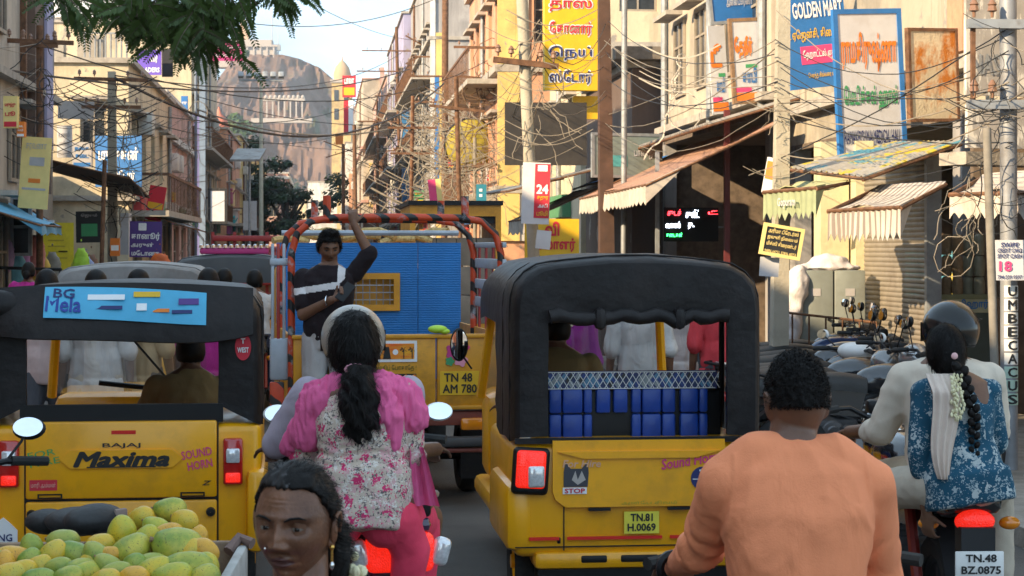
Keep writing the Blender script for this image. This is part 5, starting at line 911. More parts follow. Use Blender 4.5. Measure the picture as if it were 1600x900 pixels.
# ---- left hand auto rickshaw
t = thing('auto_rickshaw', 'yellow auto rickshaw with a blue banner across its black roof', 'auto rickshaw', (-1.95, 9.6, 0), R(6.6)); AL = t
auto_shell(t, .69, .945, 1.62, .13, .03, (-.468, .475, 1.055, 1.40), bow=.0)
p = MB(); p.rbox((0, .62, .645), (1.38, 1.24, .63), .045, seg=3); p.rbox((.665, .42, .52), (.1, .95, .42), .04); p.rbox((-.665, .42, .52), (.1, .95, .42), .04); p.build('body', YELLOW, t)
p = MB(); p.bb(-.5, .5, -.004, .03, .968, 1.06); p.build('window_ledge', BLACK, t, smooth=0)
p = MB(); p.rbox((0, -.008, .785), (.94, .03, .385), .012); h = p.build('tailgate', YELLOW, t)
p = MB(); p.rbox((0, -.008, .40), (.94, .03, .36), .012); lp_ = p.build('lower_panel', YELLOW, t)
p = MB(); p.bb(-.478, .478, -.003, .003, .2, .985); p.build('gap_line', BLACK, t, smooth=0)
p = MB(); p.prism([(-.30, .79), (-.25, .835), (.25, .835), (.30, .79), (.25, .745), (-.25, .745)], -.034, -.02, lambda x, z, y: Vector((x, y, z))); bd = p.build('badge_panel', YELLOW, h, smooth=0)
letters('BAJAJ', .185, .026, SBLACK, h, (0, -.026, .856), bold=.01, name='badge_letters'); letters('Maxima', .46, .07, SBLACK, bd, (0, -.036, .79), bold=.045, shear=.3, name='badge_letters'); p = MB(); p.bb(-.17, .17, -.036, -.033, .748, .754); p.build('badge_line', SBLACK, bd, smooth=0); letters('Z', .045, .022, SBLACK, h, (.42, -.026, .665), bold=.02, shear=.3, name='badge_letters')
p = MB(); p.bb(-.05, .07, -.0245, -.022, .913, .932); p.build('reflector_strip', MATS['reflector_red'], h, smooth=0)
letters('FOR\n HIRE', .15, .075, flat('paint_green', (.05, .35, .1)), h, (-.38, -.0245, .80), rot=(math.pi / 2, R(-10), 0), bold=.0, name='painted_words'); letters('SOUND\n HORN', .15, .1, SPINK, h, (.375, -.0245, .785), rot=(math.pi / 2, R(-10), 0), bold=.02, name='painted_words')
p = MB(); p.bb(-.45, -.315, -.0245, -.022, .637, .69); so = p.build('red_sticker', SRED, h, smooth=0); letters(ta('மாரி அம்மன்'), .12, .03, flat('pale_red', (.8, .45, .35)), so, (-.382, -.026, .663))
for x in (-.35, .35): p = MB(); p.bb(x - .06, x + .06, -.028, -.02, .597, .603); p.bb(x - .06, x - .053, -.028, -.02, .603, .62); p.bb(x + .053, x + .06, -.028, -.02, .603, .62); p.bb(x - .053, x + .053, -.028, -.02, .614, .62); p.build('grip_slot', BLACK, h, smooth=0)
for x in (-.44, 0, .44): p = MB(); p.lathe([(.001, -.05), (.02, -.048), (.024, -.03), (.024, -.015)], (x, 0, .52), 'Y', 12); p.build('latch_knob', BLACK, lp_)
p = MB(); p.rbox((0, -.03, .44), (.22, .012, .1), .004); p.build('number_plate', PLY, lp_)
for s_ in (-1, 1):
    p = MB(); p.rbox((s_ * .55, -.01, .77), (.1, .05, .235), .014, None, 2); lo = p.build('tail_lamp', REDLAMP, t); p = MB(); p.rbox((s_ * .55, -.035, .80), (.07, .02, .075), .01); p.build('clear_lens', CLEARLAMP, lo); p = MB(); p.rbox((s_ * .55, -.034, .69), (.075, .02, .05), .008); p.build('red_lens', REDLIT, lo)
p = MB(); p.prism([(-.5, 0), (-.5, .04), (-.03 - .49, .06), (-.46, .1), (-.43, .125), (-.40, .1), (-.36, .06), (-.36, 0)], -.012, -.002, lambda x, z, y: Vector((x - .15, y, z + .38))); cs = p.build('cng_sticker', LETW, t, smooth=0); letters('CNG', .1, .035, SNAVY, cs, (-.585, -.014, .405), bold=.02)
def flapf(a, b):
    x = (a - .5) * 1.3; e = abs(a - .5) * 2; z = 1.635 - .26 * b * (1 - .15 * e ** 4) + .03 * (1 - e * e) * (1 - b); return Vector((x, -.015 - .10 * math.sin(b * 1.5) - .02 * math.sin(a * 7) * b + .07 * e ** 6, z + .012 * math.sin(a * 5.5) * b))
p = MB(); p.sheet(flapf, 30, 10, .012); p.build('rear_flap', CANVAS, t, smooth=60)
def banf(a, b): q = flapf(.5 + (-.37 + .79 * a) / 1.3, .03 + .56 * b); return q + Vector((0, -.026 - .004 * math.sin(a * 21 + b * 2), -.028 * a + (.02 if .46 < a < .5 else 0) * 0))
BAN = mat('banner_cyan', (.07, .42, .66), .4, var=.1, scale=6)
p = MB(); p.sheet(banf, 30, 8, .003); bn = p.build('banner', BAN, t, smooth=60)
def onban(txt, a, b, w_, h_, m, **k): q = banf(a, b); return letters(txt, w_, h_, m, bn, (q.x, q.y - .006, q.z), rot=(math.pi / 2 - .55, R(2), 0), **k)
onban('BG', .12, .2, .1, .05, SNAVY, bold=.02, name='banner_words'); onban('Mela', .12, .55, .17, .085, flat('banner_blue', (.02, .05, .3)), bold=.02, name='banner_words')
for a, b, w_, h_, m in ((.38, .3, .18, .03, LETW), (.38, .62, .16, .02, SNAVY), (.63, .16, .13, .03, SYEL), (.89, .3, .1, .035, SPURP), (.6, .55, .05, .04, LETW), (.72, .62, .08, .02, SORANGE), (.85, .62, .1, .02, SNAVY)):
    q = banf(a, b); p = MB(); p.box(q + Vector((0, -.006, 0)), (w_, .003, h_), Matrix.Rotation(-.55, 3, 'X')); p.build('banner_print', m, bn, smooth=0)
p = MB(); p.ell((-.61, -.02, 1.56), (.13, .07, .075)); p.build('flap_roll_end', CANVAS, t)
p = MB(); p.prism([(.04 * math.cos(a * math.pi / 14), .068 * math.sin(a * math.pi / 14)) for a in range(28)], 0, .006, lambda x, z, y: Vector((x + .60, y - .022, z + 1.345))); ro = p.build('round_sticker', SRED, t, smooth=0); letters('WEST', .055, .025, LETW, ro, (.60, -.026, 1.33), bold=.03); letters('T', .02, .025, LETW, ro, (.60, -.026, 1.375), bold=.03)

# ---- blue bodied cargo truck
t = thing('cargo_truck', 'small yellow cargo truck with a blue inner wall and striped hoops', 'truck', (-.82, 13.7, 0), R(9.5)); TR = t
HOOP = mat('hoop_stripes', (.55, .06, .015), .5, var=.2, scale=6); mixin(HOOP, (.02, .02, .02), wave_mask(HOOP, 3.4, 'DIAGONAL', .66, .72, 2.0)); mixin(HOOP, (.4, .4, .42), noise_mask(HOOP, 2.4, .56, .62))
for y, nm in ((0.0, 'rear_hoop'), (1.35, 'front_hoop')):
    w_ = .75; p = MB(); p.tube([(-w_, y, .7), (-w_, y, 1.3), (-w_, y, 1.8), (-w_ + .04, y, 1.94), (-w_ + .14, y, 2.03), (-w_ + .3, y, 2.055), (0, y, 2.06), (w_ - .3, y, 2.055), (w_ - .14, y, 2.03), (w_ - .04, y, 1.94), (w_, y, 1.8), (w_, y, 1.3), (w_, y, .7)], .027, 10); ho = p.build(nm, HOOP, t)
    for x in (-.5, .49): p = MB(); p.cyl((x, y, 2.06), (x, y, 2.21), .028, n=8); p.build('hoop_stub', HOOP, ho)
TBLUE = mat('truck_blue', (.008, .17, .50), .45, var=.1, scale=5, dirt=.25, dcol=(.01, .06, .2), dscale=3, bump=.0); n_, l_ = nt(TBLUE); w2 = n_.new('ShaderNodeTexWave'); w2.bands_direction = 'Z'; w2.inputs['Scale'].default_value = 16; w2.inputs['Distortion'].default_value = 3; w2.inputs['Detail Scale'].default_value = 3; tc_ = n_.new('ShaderNodeTexCoord'); l_.new(tc_.outputs['Object'], w2.inputs['Vector']); b_ = n_.new('ShaderNodeBump'); b_.inputs['Strength'].default_value = .28; b_.inputs['Distance'].default_value = .008; l_.new(w2.outputs[0], b_.inputs['Height']); l_.new(b_.outputs[0], n_['Principled BSDF'].inputs['Normal'])
YB = 2.15; wx0, wx1, wz0, wz1 = -.16, .22, 1.35, 1.6
for x0, x1, z0, z1 in ((-.76, wx0, .75, 1.88), (wx1, .40, .75, 1.88), (wx0, wx1, .75, wz0), (wx0, wx1, wz1, 1.88), (.405, .76, .75, 1.88)): p = MB(); p.bb(x0, x1, YB, YB + .03, z0, z1); p.build('front_wall_sheet', TBLUE, t, smooth=0)
for x0, x1, z0, z1 in ((wx0 - .03, wx0 + .02, wz0 - .03, wz1 + .03), (wx1 - .02, wx1 + .03, wz0 - .03, wz1 + .03), (wx0 + .02, wx1 - .02, wz1 - .02, wz1 + .03), (wx0 + .02, wx1 - .02, wz0 - .03, wz0 + .02)): p = MB(); p.bb(x0, x1, YB - .03, YB + .02, z0, z1); p.build('window_frame', YELLOW2, t, smooth=0)
for k in range(6): p = MB(); p.cyl((wx0 + .05 + k * .056, YB, wz0), (wx0 + .05 + k * .056, YB, wz1), .005, n=5); p.build('window_bar', STEEL, t)
for k in range(3): p = MB(); p.cyl((wx0, YB, wz0 + .06 + k * .06), (wx1, YB, wz0 + .06 + k * .06), .005, n=5); p.build('window_bar', STEEL, t)
p = MB(); p.bb(wx0, wx1, YB + .12, YB + .14, wz0, wz1); p.build('cab_window_glass', mat('cab_glass', (.25, .26, .26), .3, var=.6, scale=12), t, smooth=0)
p = MB(); p.rbox((0, YB + .75, 1.15), (1.5, 1.3, 1.1), .12); p.build('cab', YELLOW2, t)
LG2 = mat('rail_grey', (.40, .45, .5), .5, .2, var=.15, dirt=.4); p = MB(); p.cyl((-.72, YB, 1.96), (.74, YB, 1.96), .022, n=8); p.cyl((-.06, YB, 1.86), (-.06, YB, 1.96), .02, n=6); p.build('top_rail', LG2, t)
# tailgate panels
for x0, x1 in ((-.74, -.265), (-.255, .27), (.28, .74)): p = MB(); p.rbox(((x0 + x1) / 2, -.04, .955), (x1 - x0, .05, .49), .012); p.build('tailgate_panel', YELLOW2, t)
p = MB(); p.rbox((0, -.05, 1.21), (1.5, .06, .03), .008); p.rbox((0, -.05, .70), (1.5, .06, .03), .008); p.build('tailgate_rail', YELLOW2, t)
def picture(x0, x1, z0, z1, bgm, nm):
    p = MB(); p.bb(x0, x1, -.072, -.066, z0, z1); o = p.build(nm, LETW, t, smooth=0); p = MB(); p.bb(x0 + .02, x1 - .02, -.075, -.0725, z0 + .02, z1 - .02); p.build('printed_scene', bgm, o, smooth=0); return o
SUNSET = mat('sunset_print', (.75, .1, .01), .5); mixin(SUNSET, (.85, .5, .02), noise_mask(SUNSET, 3, .4, .6, (.6, 1, 3)))
o = picture(-.245, .135, 1.03, 1.18, SUNSET, 'landscape_sticker')
for x, w_ in ((-.16, .035), (-.08, .028)): p = MB(); p.prism([(-w_, 0), (-w_ * .5, .085), (w_ * .5, .085), (w_, 0)], -.0775, -.0755, lambda a, z, y: Vector((a + x, y, z + 1.052))); p.build('tower_print', SBLACK, o, smooth=0)
p = MB(); p.prism([(.02 * math.cos(a * .52), .02 * math.sin(a * .52)) for a in range(12)], -.0775, -.0755, lambda a, z, y: Vector((a - .02, y, z + 1.1))); p.build('sun_print', LETW, o, smooth=0)
for x in (.04, .10):
    p = MB(); p.bb(x - .003, x + .003, -.0775, -.0755, 1.052, 1.12)
    for k in range(6): a = k * 1.05; p.add([(x, -.0776, 1.12), (x + .03 * math.cos(a), -.0776, 1.12 + .018 * math.sin(a)), (x + .028 * math.cos(a + .35), -.0776, 1.115 + .016 * math.sin(a + .35))], [(0, 1, 2)])
    p.build('palm_print', SBLACK, o, smooth=0)
picture(-.62, -.29, 1.03, 1.18, mat('green_print', (.05, .28, .05), .5, var=.6, scale=20), 'meadow_sticker')
letters(ta('கனவாகிப் போகாதே !'), .36, .05, flat('olive_ink', (.1, .1, .01)), t, (-.05, -.07, .985), bold=.01, name='painted_words'); letters(ta('வாழ்க!'), .2, .05, MATS['olive_ink'], t, (-.45, -.07, .985), bold=.01, name='painted_words')
p = MB(); p.bb(-.20, .13, -.071, -.066, .845, .945); hb = p.build('horn_sticker', SBLACK, t, smooth=0); letters('HORN', .31, .08, flat('horn_orange', (.85, .25, .02)), hb, (-.035, -.074, .895), bold=.06); letters('HORN', .29, .06, flat('horn_cream', (.9, .75, .5)), hb, (-.035, -.077, .905), bold=.0)
for k, (x, z, r_) in enumerate(((.40, 1.10, .055), (.47, 1.13, .04), (.45, 1.04, .045), (.37, 1.03, .03))):
    p = MB(); p.prism([(r_ * (1 + .18 * math.cos(5 * a * .26)) * math.cos(a * .26), r_ * (1 + .18 * math.cos(5 * a * .26)) * math.sin(a * .26)) for a in range(24)], -.073 - k * .001, -.066, lambda a, c, y: Vector((a + x, y, c + z))); p.build('rose_sticker', (SMAG, SPINK, flat('rose_light', (.75, .3, .4)), SGREEN)[k], t, smooth=0)
p = MB(); p.bb(.3, .62, -.071, -.066, .79, .96); pb = p.build('number_plate', SYEL, t, smooth=0); letters('TN 48', .2, .06, SBLACK, pb, (.43, -.074, .915), bold=.02); letters('AM 7800', .28, .06, SBLACK, pb, (.46, -.074, .835), bold=.02)
# side rails: right planks, left bars
for z in (1.42, 1.56, 1.72, 1.86): p = MB(); p.rbox((.77, .7, z), (.03, 1.5, .075 if z < 1.8 else .04), .008); p.build('side_plank', LG2, t)
for y in (.25, .6, .95, 1.3): p = MB(); p.bb(.785, .8, y, y + .05, 1.2, 1.86); p.build('side_post', mat('post_red', (.4, .04, .03), .5), t, smooth=0)
for k, x in enumerate((-.80, -.84, -.88)): p = MB(); p.rbox((x, .05, 1.42), (.022, .03, .9), .006); p.build('ladder_bar', LG2 if k != 1 else MATS['post_red'], t)
p = MB(); p.rbox((-.83, .05, 1.74), (.14, .05, .05), .01); p.build('ladder_rail', LG2, t); p = MB(); p.rbox((-.83, .05, 1.05), (.14, .05, .3), .02); p.build('ladder_plate', LG2, t)
p = MB(); p.rbox((-.85, .05, .72), (.1, .06, .34), .01); p.build('striped_guard', HOOP, t)
for s_ in (-1, 1): p = MB(); p.bb(s_ * .75, s_ * .77, 0, YB, .72, 1.22); p.build('side_board', YELLOW2, t, smooth=0)
p = MB(); p.bb(-.75, .75, -.02, YB, .68, .735); p.build('bed_floor', RUST, t, smooth=0)
p = MB(); p.rbox((0, .0, .62), (1.46, .09, .1), .01); p.build('rear_beam', mat('beam_red', (.22, .05, .03), .6, var=.4, dirt=.5), t); p = MB(); p.rbox((0, -.1, .46), (1.44, .12, .07), .02); p.build('rear_step', mat('step_black', (.06, .06, .06), .5, dirt=.5), t); p = MB(); p.rbox((0, -.1, .40), (1.44, .1, .03), .01); p.build('reflector_bar', MATS['beam_red'], t)
for x in (-.55, .55): p = MB(); p.rbox((x, -.05, .58), (.2, .06, .09), .02); p.build('tail_lamp', REDLAMP if x < 0 else ORANGELAMP, t)
for s_ in (-1, 1):
    wheel(t, (s_ * .62, .75, .29), .29, .16, alloy=False); wheel(t, (s_ * .62, 2.9, .29), .29, .16, alloy=False); p = MB(); p.bb(s_ * .5, s_ * .74, .28, .31, .15, .5); p.build('mud_flap', RUBBER, t, smooth=0)
p = MB(); p.cyl((-.6, .75, .29), (.6, .75, .29), .05); p.rbox((0, .75, .3), (.2, .25, .22), .05); p.build('axle', BLACK, t)
# sacks / straw bundles seen above the wall, own things
for k in range(9):
    q = MB(); q.tube([Vector((-.16 * 1, 0, 0)), Vector((0, .02, .02)), Vector((.16, 0, -.01))], [.03, .035, .03], 8); c = TR.location + Matrix.Rotation(R(9.5), 3, 'Z') @ Vector((-.62 + k * .15, YB + .5 + .04 * (k % 2), 1.90 + .03 * (k % 3)))
    o = q.build('straw_bundle', mat('straw', (.55, .38, .15), .9, var=.4, scale=30, bump=.6), None, c, (0, .2 * math.sin(k * 3), .5 * math.cos(k * 2))); tag(o, 'dry straw bundle above the blue truck wall, number %s from the ladder side' % ('one', 'two', 'three', 'four', 'five', 'six', 'seven', 'eight', 'nine')[k], 'bundle', 'straw bundles on the truck')
q = MB(); q.ell((0, 0, 0), (.07, .04, .03)); q.ell((.05, 0, -.015), (.04, .03, .02)); tag(q.build('plastic_bag', mat('bag_lime', (.45, .72, .05), .4), None, TR.location + Vector((.29, -.02, 1.26))), 'lime green plastic bag on the tailgate edge', 'bag')

# ---- far yellow framed lorry and red lorry
t = thing('box_lorry', 'yellow framed lorry loaded with brown cartons ahead of the truck', 'truck', (P(712, 0, 21).x, 21, 0), R(6)); w_ = .5
for x0, x1, z0, z1 in ((-w_, -w_ + .06, .9, 2.3), (w_ - .06, w_, .9, 2.3), (-w_ + .06, w_ - .06, 2.18, 2.3), (-w_ + .06, w_ - .06, .9, 1.0)): p = MB(); p.bb(x0, x1, 0, .08, z0, z1); p.build('frame_bar', YELLOW2, t, smooth=0)
p = MB(); p.bb(-w_ - .02, w_ + .02, -.03, 2.2, 2.3, 2.35); p.build('roof', BLACK, t, smooth=0); p = MB(); p.bb(-w_ + .06, w_ - .06, .06, .09, 2.10, 2.18); p.build('lintel', BLACK, t, smooth=0)
for i in range(4):
    for j in range(3): p = MB(); p.rbox((-.33 + i * .22, .3, 1.15 + j * .32), (.215, .3, .31), .008); tag(p.build('carton', mat('carton', (.30, .24, .18), .85, var=.15), None, t.location + Vector((0, .1, 0))), 'brown carton in the lorry, %s stack, %s layer' % (('first', 'second', 'third', 'fourth')[i], ('bottom', 'middle', 'top')[j]), 'carton', 'cartons in the lorry')
p = MB(); p.bb(-w_, w_, .1, 2.2, .75, .9); p.build('bed', RUST, t, smooth=0)
for s_ in (-1, 1): wheel(t, (s_ * .42, .6, .3), .3, .16, alloy=False); p = MB(); p.bb(s_ * w_, s_ * (w_ - .02), .1, 2.2, .9, 2.3); p.build('side_wall', YELLOW2, t, smooth=0)
t = thing('red_lorry', 'red slatted lorry body in the traffic beyond the white shirt rider', 'truck', (P(392, 0, 24).x, 24, 0), R(8)); RDL = mat('lorry_red', (.32, .02, .02), .5, var=.15, dirt=.4)
for k in range(6): p = MB(); p.rbox((0, 0, 1.25 + k * .14), (.95, .05, .05 if k < 5 else .07), .01); p.build('slat', RDL, t)
for x in (-.47, -.2, .2, .47): p = MB(); p.bb(x - .02, x + .02, .03, .06, .9, 2.03); p.build('upright', RDL, t, smooth=0)
p = MB(); p.bb(-.5, .5, .0, 2.4, .75, .95); p.build('bed', YELLOW2, t, smooth=0); p = MB(); p.rbox((0, 2.9, 1.2), (1.1, 1.0, 1.3), .1); p.build('cab', RDL, t); p = MB(); p.bb(-.4, .4, .3, 2.2, .96, 1.7); p.build('load', WOOD, t, smooth=0)
for s_ in (-1, 1): wheel(t, (s_ * .45, .6, .3), .3, .15, alloy=False)
# ---- far auto rickshaws (roofs above the traffic)
def far_auto(label, px, d, hw, rz, top, roofm):
    t = thing('auto_rickshaw', label, 'auto rickshaw', (P(px, 0, d).x, d, 0), rz); auto_shell(t, hw, .9, top, .16, .04, (-.45, .45, 1.0, 1.45), cm=roofm); p = MB(); p.rbox((0, .62, .6), (2 * hw, 1.2, .6), .05); p.build('body', YELLOW, t)
    for s_ in (-1, 1): p = MB(); p.rbox((s_ * .55, -.01, .75), (.12, .05, .2), .02); p.build('tail_lamp', REDLAMP, t)
    return t
far_auto('auto rickshaw with a pale dusty roof just ahead of the banner one', 205, 16.6, .66, R(7), 1.66, mat('canvas_grey', (.26, .25, .24), .7, var=.2, dirt=.4))
t = far_auto('auto rickshaw carrying a curved red and silver roof plate', 366, 21, .66, R(7), 1.72, mat('canvas_slate', (.07, .075, .08), .6)); p = MB(); p.rbox((0, .1, 1.80), (.75, .05, .07), .02); rb = p.build('roof_plate', SMAG, t); p = MB()
for k in range(12): p.lathe([(.001, .04), (.022, .03), (.025, 0)], (-.36 + k * .065, .08, 1.835), 'Z', 8)
p.build('roof_studs', CHROME, rb)
# ------------------------------------------------------------------ two wheelers (forward is +Y, rear axle at the origin)
def motorcycle(label, loc, rz, paint, name='motorcycle', lit=False, plate=None, group=None, mirrors=True, word_=None, lean=0.0, bar=0.0):
    t = thing(name, label, 'motorcycle', loc, 0, group, rot=(0, lean, rz)); fr = mat('frame_black', (.02, .02, .022), .4)
    wheel(t, (0, 0, .3), .3, .11); wheel(t, (0, 1.32, .3), .3, .09)
    p = MB(); p.ell((0, .78, .86), (.135, .30, .115)); p.ell((0, .93, .88), (.15, .16, .10)); p.ell((0, .62, .83), (.11, .16, .09)); me = remesh(p, .012, 5); me.materials.append(paint); tk = link('tank', me, t)
    p = MB(); p.cyl((0, .9, .965), (0, .9, .985), .035, n=12); p.build('fuel_cap', CHROME, tk)
    if word_: letters(word_, .22, .05, LETW, tk, (.145, .86, .88), rot=(math.pi / 2, 0, math.pi / 2), shear=.3, bold=.01)
    def seat(a, b):
        y = .55 - .95 * b; w_ = .12 + .03 * math.sin(b * 3); z = .80 + .05 * max(0, b - .45) * 2 + .03 * math.sin(b * 6); an = (a - .5) * math.pi; return Vector((w_ * math.sin(an), y, z + .04 * math.cos(an) - (.05 if abs(a - .5) > .45 else 0)))
    p = MB(); p.sheet(seat, 12, 16, .04); p.build('seat', mat('seat_vinyl', (.02, .02, .02), .55, var=.2, bump=.15), t, smooth=60)
    for s_ in (-1, 1):
        p = MB(); p.prism([(.55, .78), (.5, .58), (.2, .60), (-.45, .80), (-.5, .86), (-.1, .80)], .07, .10, lambda y, z, x: Vector((s_ * x, y, z))); p.build('side_panel', paint, t, smooth=0)
        p = MB(); p.tube([(s_ * .09, 1.32, .3), (s_ * .09, 1.12, .8), (s_ * .08, 1.05, .98)], .022, 8); p.build('fork', STEEL, t)
        p = MB(); p.tube([(s_ * .12, -.05, .36), (s_ * .12, .12, .72)], .026, 8); p.build('shock', mat('shock_red', (.3, .03, .02), .4), t)
        p = MB(); p.tube([(s_ * .08, 1.03, 1.0), (s_ * .2, 1.0, 1.06 + bar), (s_ * .3, .93, 1.06 + bar), (s_ * .36, .88, 1.05 + bar)], .012, 8); hb = p.build('handlebar', BLACK, t); p = MB(); p.cyl((s_ * .27, .95, 1.06 + bar), (s_ * .39, .86, 1.05 + bar), .019, n=8); p.build('grip', RUBBER, hb); p = MB(); p.tube([(s_ * .24, 1.0, 1.05 + bar), (s_ * .3, 1.01, 1.04 + bar), (s_ * .37, .95, 1.03 + bar)], .006, 5); p.build('lever', STEEL, hb)
        if mirrors: mirror(hb, (s_ * .24, .98, 1.07), (s_ * .38, .98, 1.27), s_, (.06, .038))
        p = MB(); p.ell((s_ * .17, -.42, .70), (.045, .03, .028)); p.build('indicator', ORANGELAMP, t); p = MB(); p.tube([(s_ * .14, .45, .3), (s_ * .24, .45, .3)], .016, 6); p.build('footrest', RUBBER, t)
    p = MB(); p.tube([(0, 1.08, .95), (0, .6, .72), (0, .1, .62), (0, -.3, .78)], .025, 8); p.tube([(0, 1.08, .9), (0, .9, .45), (0, .6, .25), (0, .2, .3)], .022, 8); p.tube([(.1, 0, .3), (.1, .4, .34)], .022, 8); p.tube([(-.1, 0, .3), (-.1, .4, .34)], .022, 8); p.build('frame', fr, t)
    ENG = mat('engine_grey', (.10, .10, .105), .5, .5, var=.3); p = MB(); p.rbox((0, .55, .38), (.3, .34, .24), .05); p.rbox((0, .66, .56), (.2, .2, .2), .03, Matrix.Rotation(-.3, 3, 'X')); en = p.build('engine', ENG, t)
    for s_ in (-1, 1):
        p = MB(); p.lathe([(.001, .03), (.05, .03), (.06, .015), (.09, .012), (.1, 0), (.1, -.02)], (s_ * .15, .5, .39), 'X', 20) if s_ > 0 else p.lathe([(.001, -.03), (.05, -.03), (.06, -.015), (.09, -.012), (.1, 0), (.1, .02)], (s_ * .15, .5, .39), 'X', 20); p.build('engine_cover', mat('engine_bright', (.22, .22, .23), .4, .7), en)
    for k in range(5): p = MB(); p.rbox((0, .645 + k * .012, .50 + k * .035), (.24, .24, .012), .004, Matrix.Rotation(-.3, 3, 'X')); p.build('cooling_fin', ENG, en)
    p = MB(); p.tube([(.18, .75, .72), (.21, .78, .5), (.21, .7, .3), (.19, .62, .22)], .012, 8); p.build('crash_guard', STEEL, t)
    p = MB(); p.tube([(.1, .72, .5), (.14, .8, .3), (.17, .5, .2), (.19, .1, .28), (.2, -.35, .38)], [.02, .02, .025, .045, .05], 10); p.build('exhaust', mat('exhaust_black', (.04, .04, .04), .4, .6), t)
    p = MB(); p.grid(lambda a, b: Vector(((a - .5) * .13, 1.32 + .335 * math.cos(.3 + b * 2.2), .3 + .335 * math.sin(.3 + b * 2.2))), 3, 12); p.build('front_fender', paint, t); p = MB(); p.grid(lambda a, b: Vector(((a - .5) * .15, .36 * math.cos(1.3 + b * 1.8), .3 + .38 * math.sin(1.3 + b * 1.8))), 3, 12); p.build('rear_fender', DARK, t)
    p = MB(); p.ell((0, 1.17, .93), (.11, .09, .12)); hl = p.build('headlamp', paint, t); p = MB(); p.ell((0, 1.235, .93), (.085, .03, .09)); p.build('lens', CLEARLAMP, hl); p = MB(); p.rbox((0, 1.08, 1.06), (.2, .08, .07), .02); p.build('meter', BLACK, t)
    p = MB(); p.rbox((0, -.40, .80), (.25, .22, .15), .05, Matrix.Rotation(-.25, 3, 'X'), 3); p.build('tail_cowl', paint, t)
    p = MB(); p.ell((0, -.505, .72), (.085, .03, .05)); p.build('tail_lamp', REDLIT if lit else REDLAMP, t); p = MB(); p.rbox((0, -.52, .665), (.095, .02, .035), .006); p.build('reflector', MATS['reflector_red'], t)
    p = MB(); p.tube([(-.12, -.1, .86), (-.14, -.4, .93), (0, -.5, .94), (.14, -.4, .93), (.12, -.1, .86)], .013, 8); p.build('grab_rail', BLACK, t)
    p = MB(); p.bb(-.07, .07, -.56, -.46, .38, .70); p.build('mud_flap', DARK, t, smooth=0)
    if plate:
        p = MB(); p.rbox((0, -.575, .555), (.2, .012, .105), .005); pl = p.build('number_plate', WHITE, t); letters(plate[0], .125, .03, SBLACK, pl, (.005, -.583, .58), bold=.03); letters(plate[1], .16, .03, SBLACK, pl, (.005, -.583, .532), bold=.03)
    p = MB(); p.tube([(-.1, .3, .3), (-.2, .2, .02)], .012, 6); p.build('side_stand', BLACK, t)
    return t
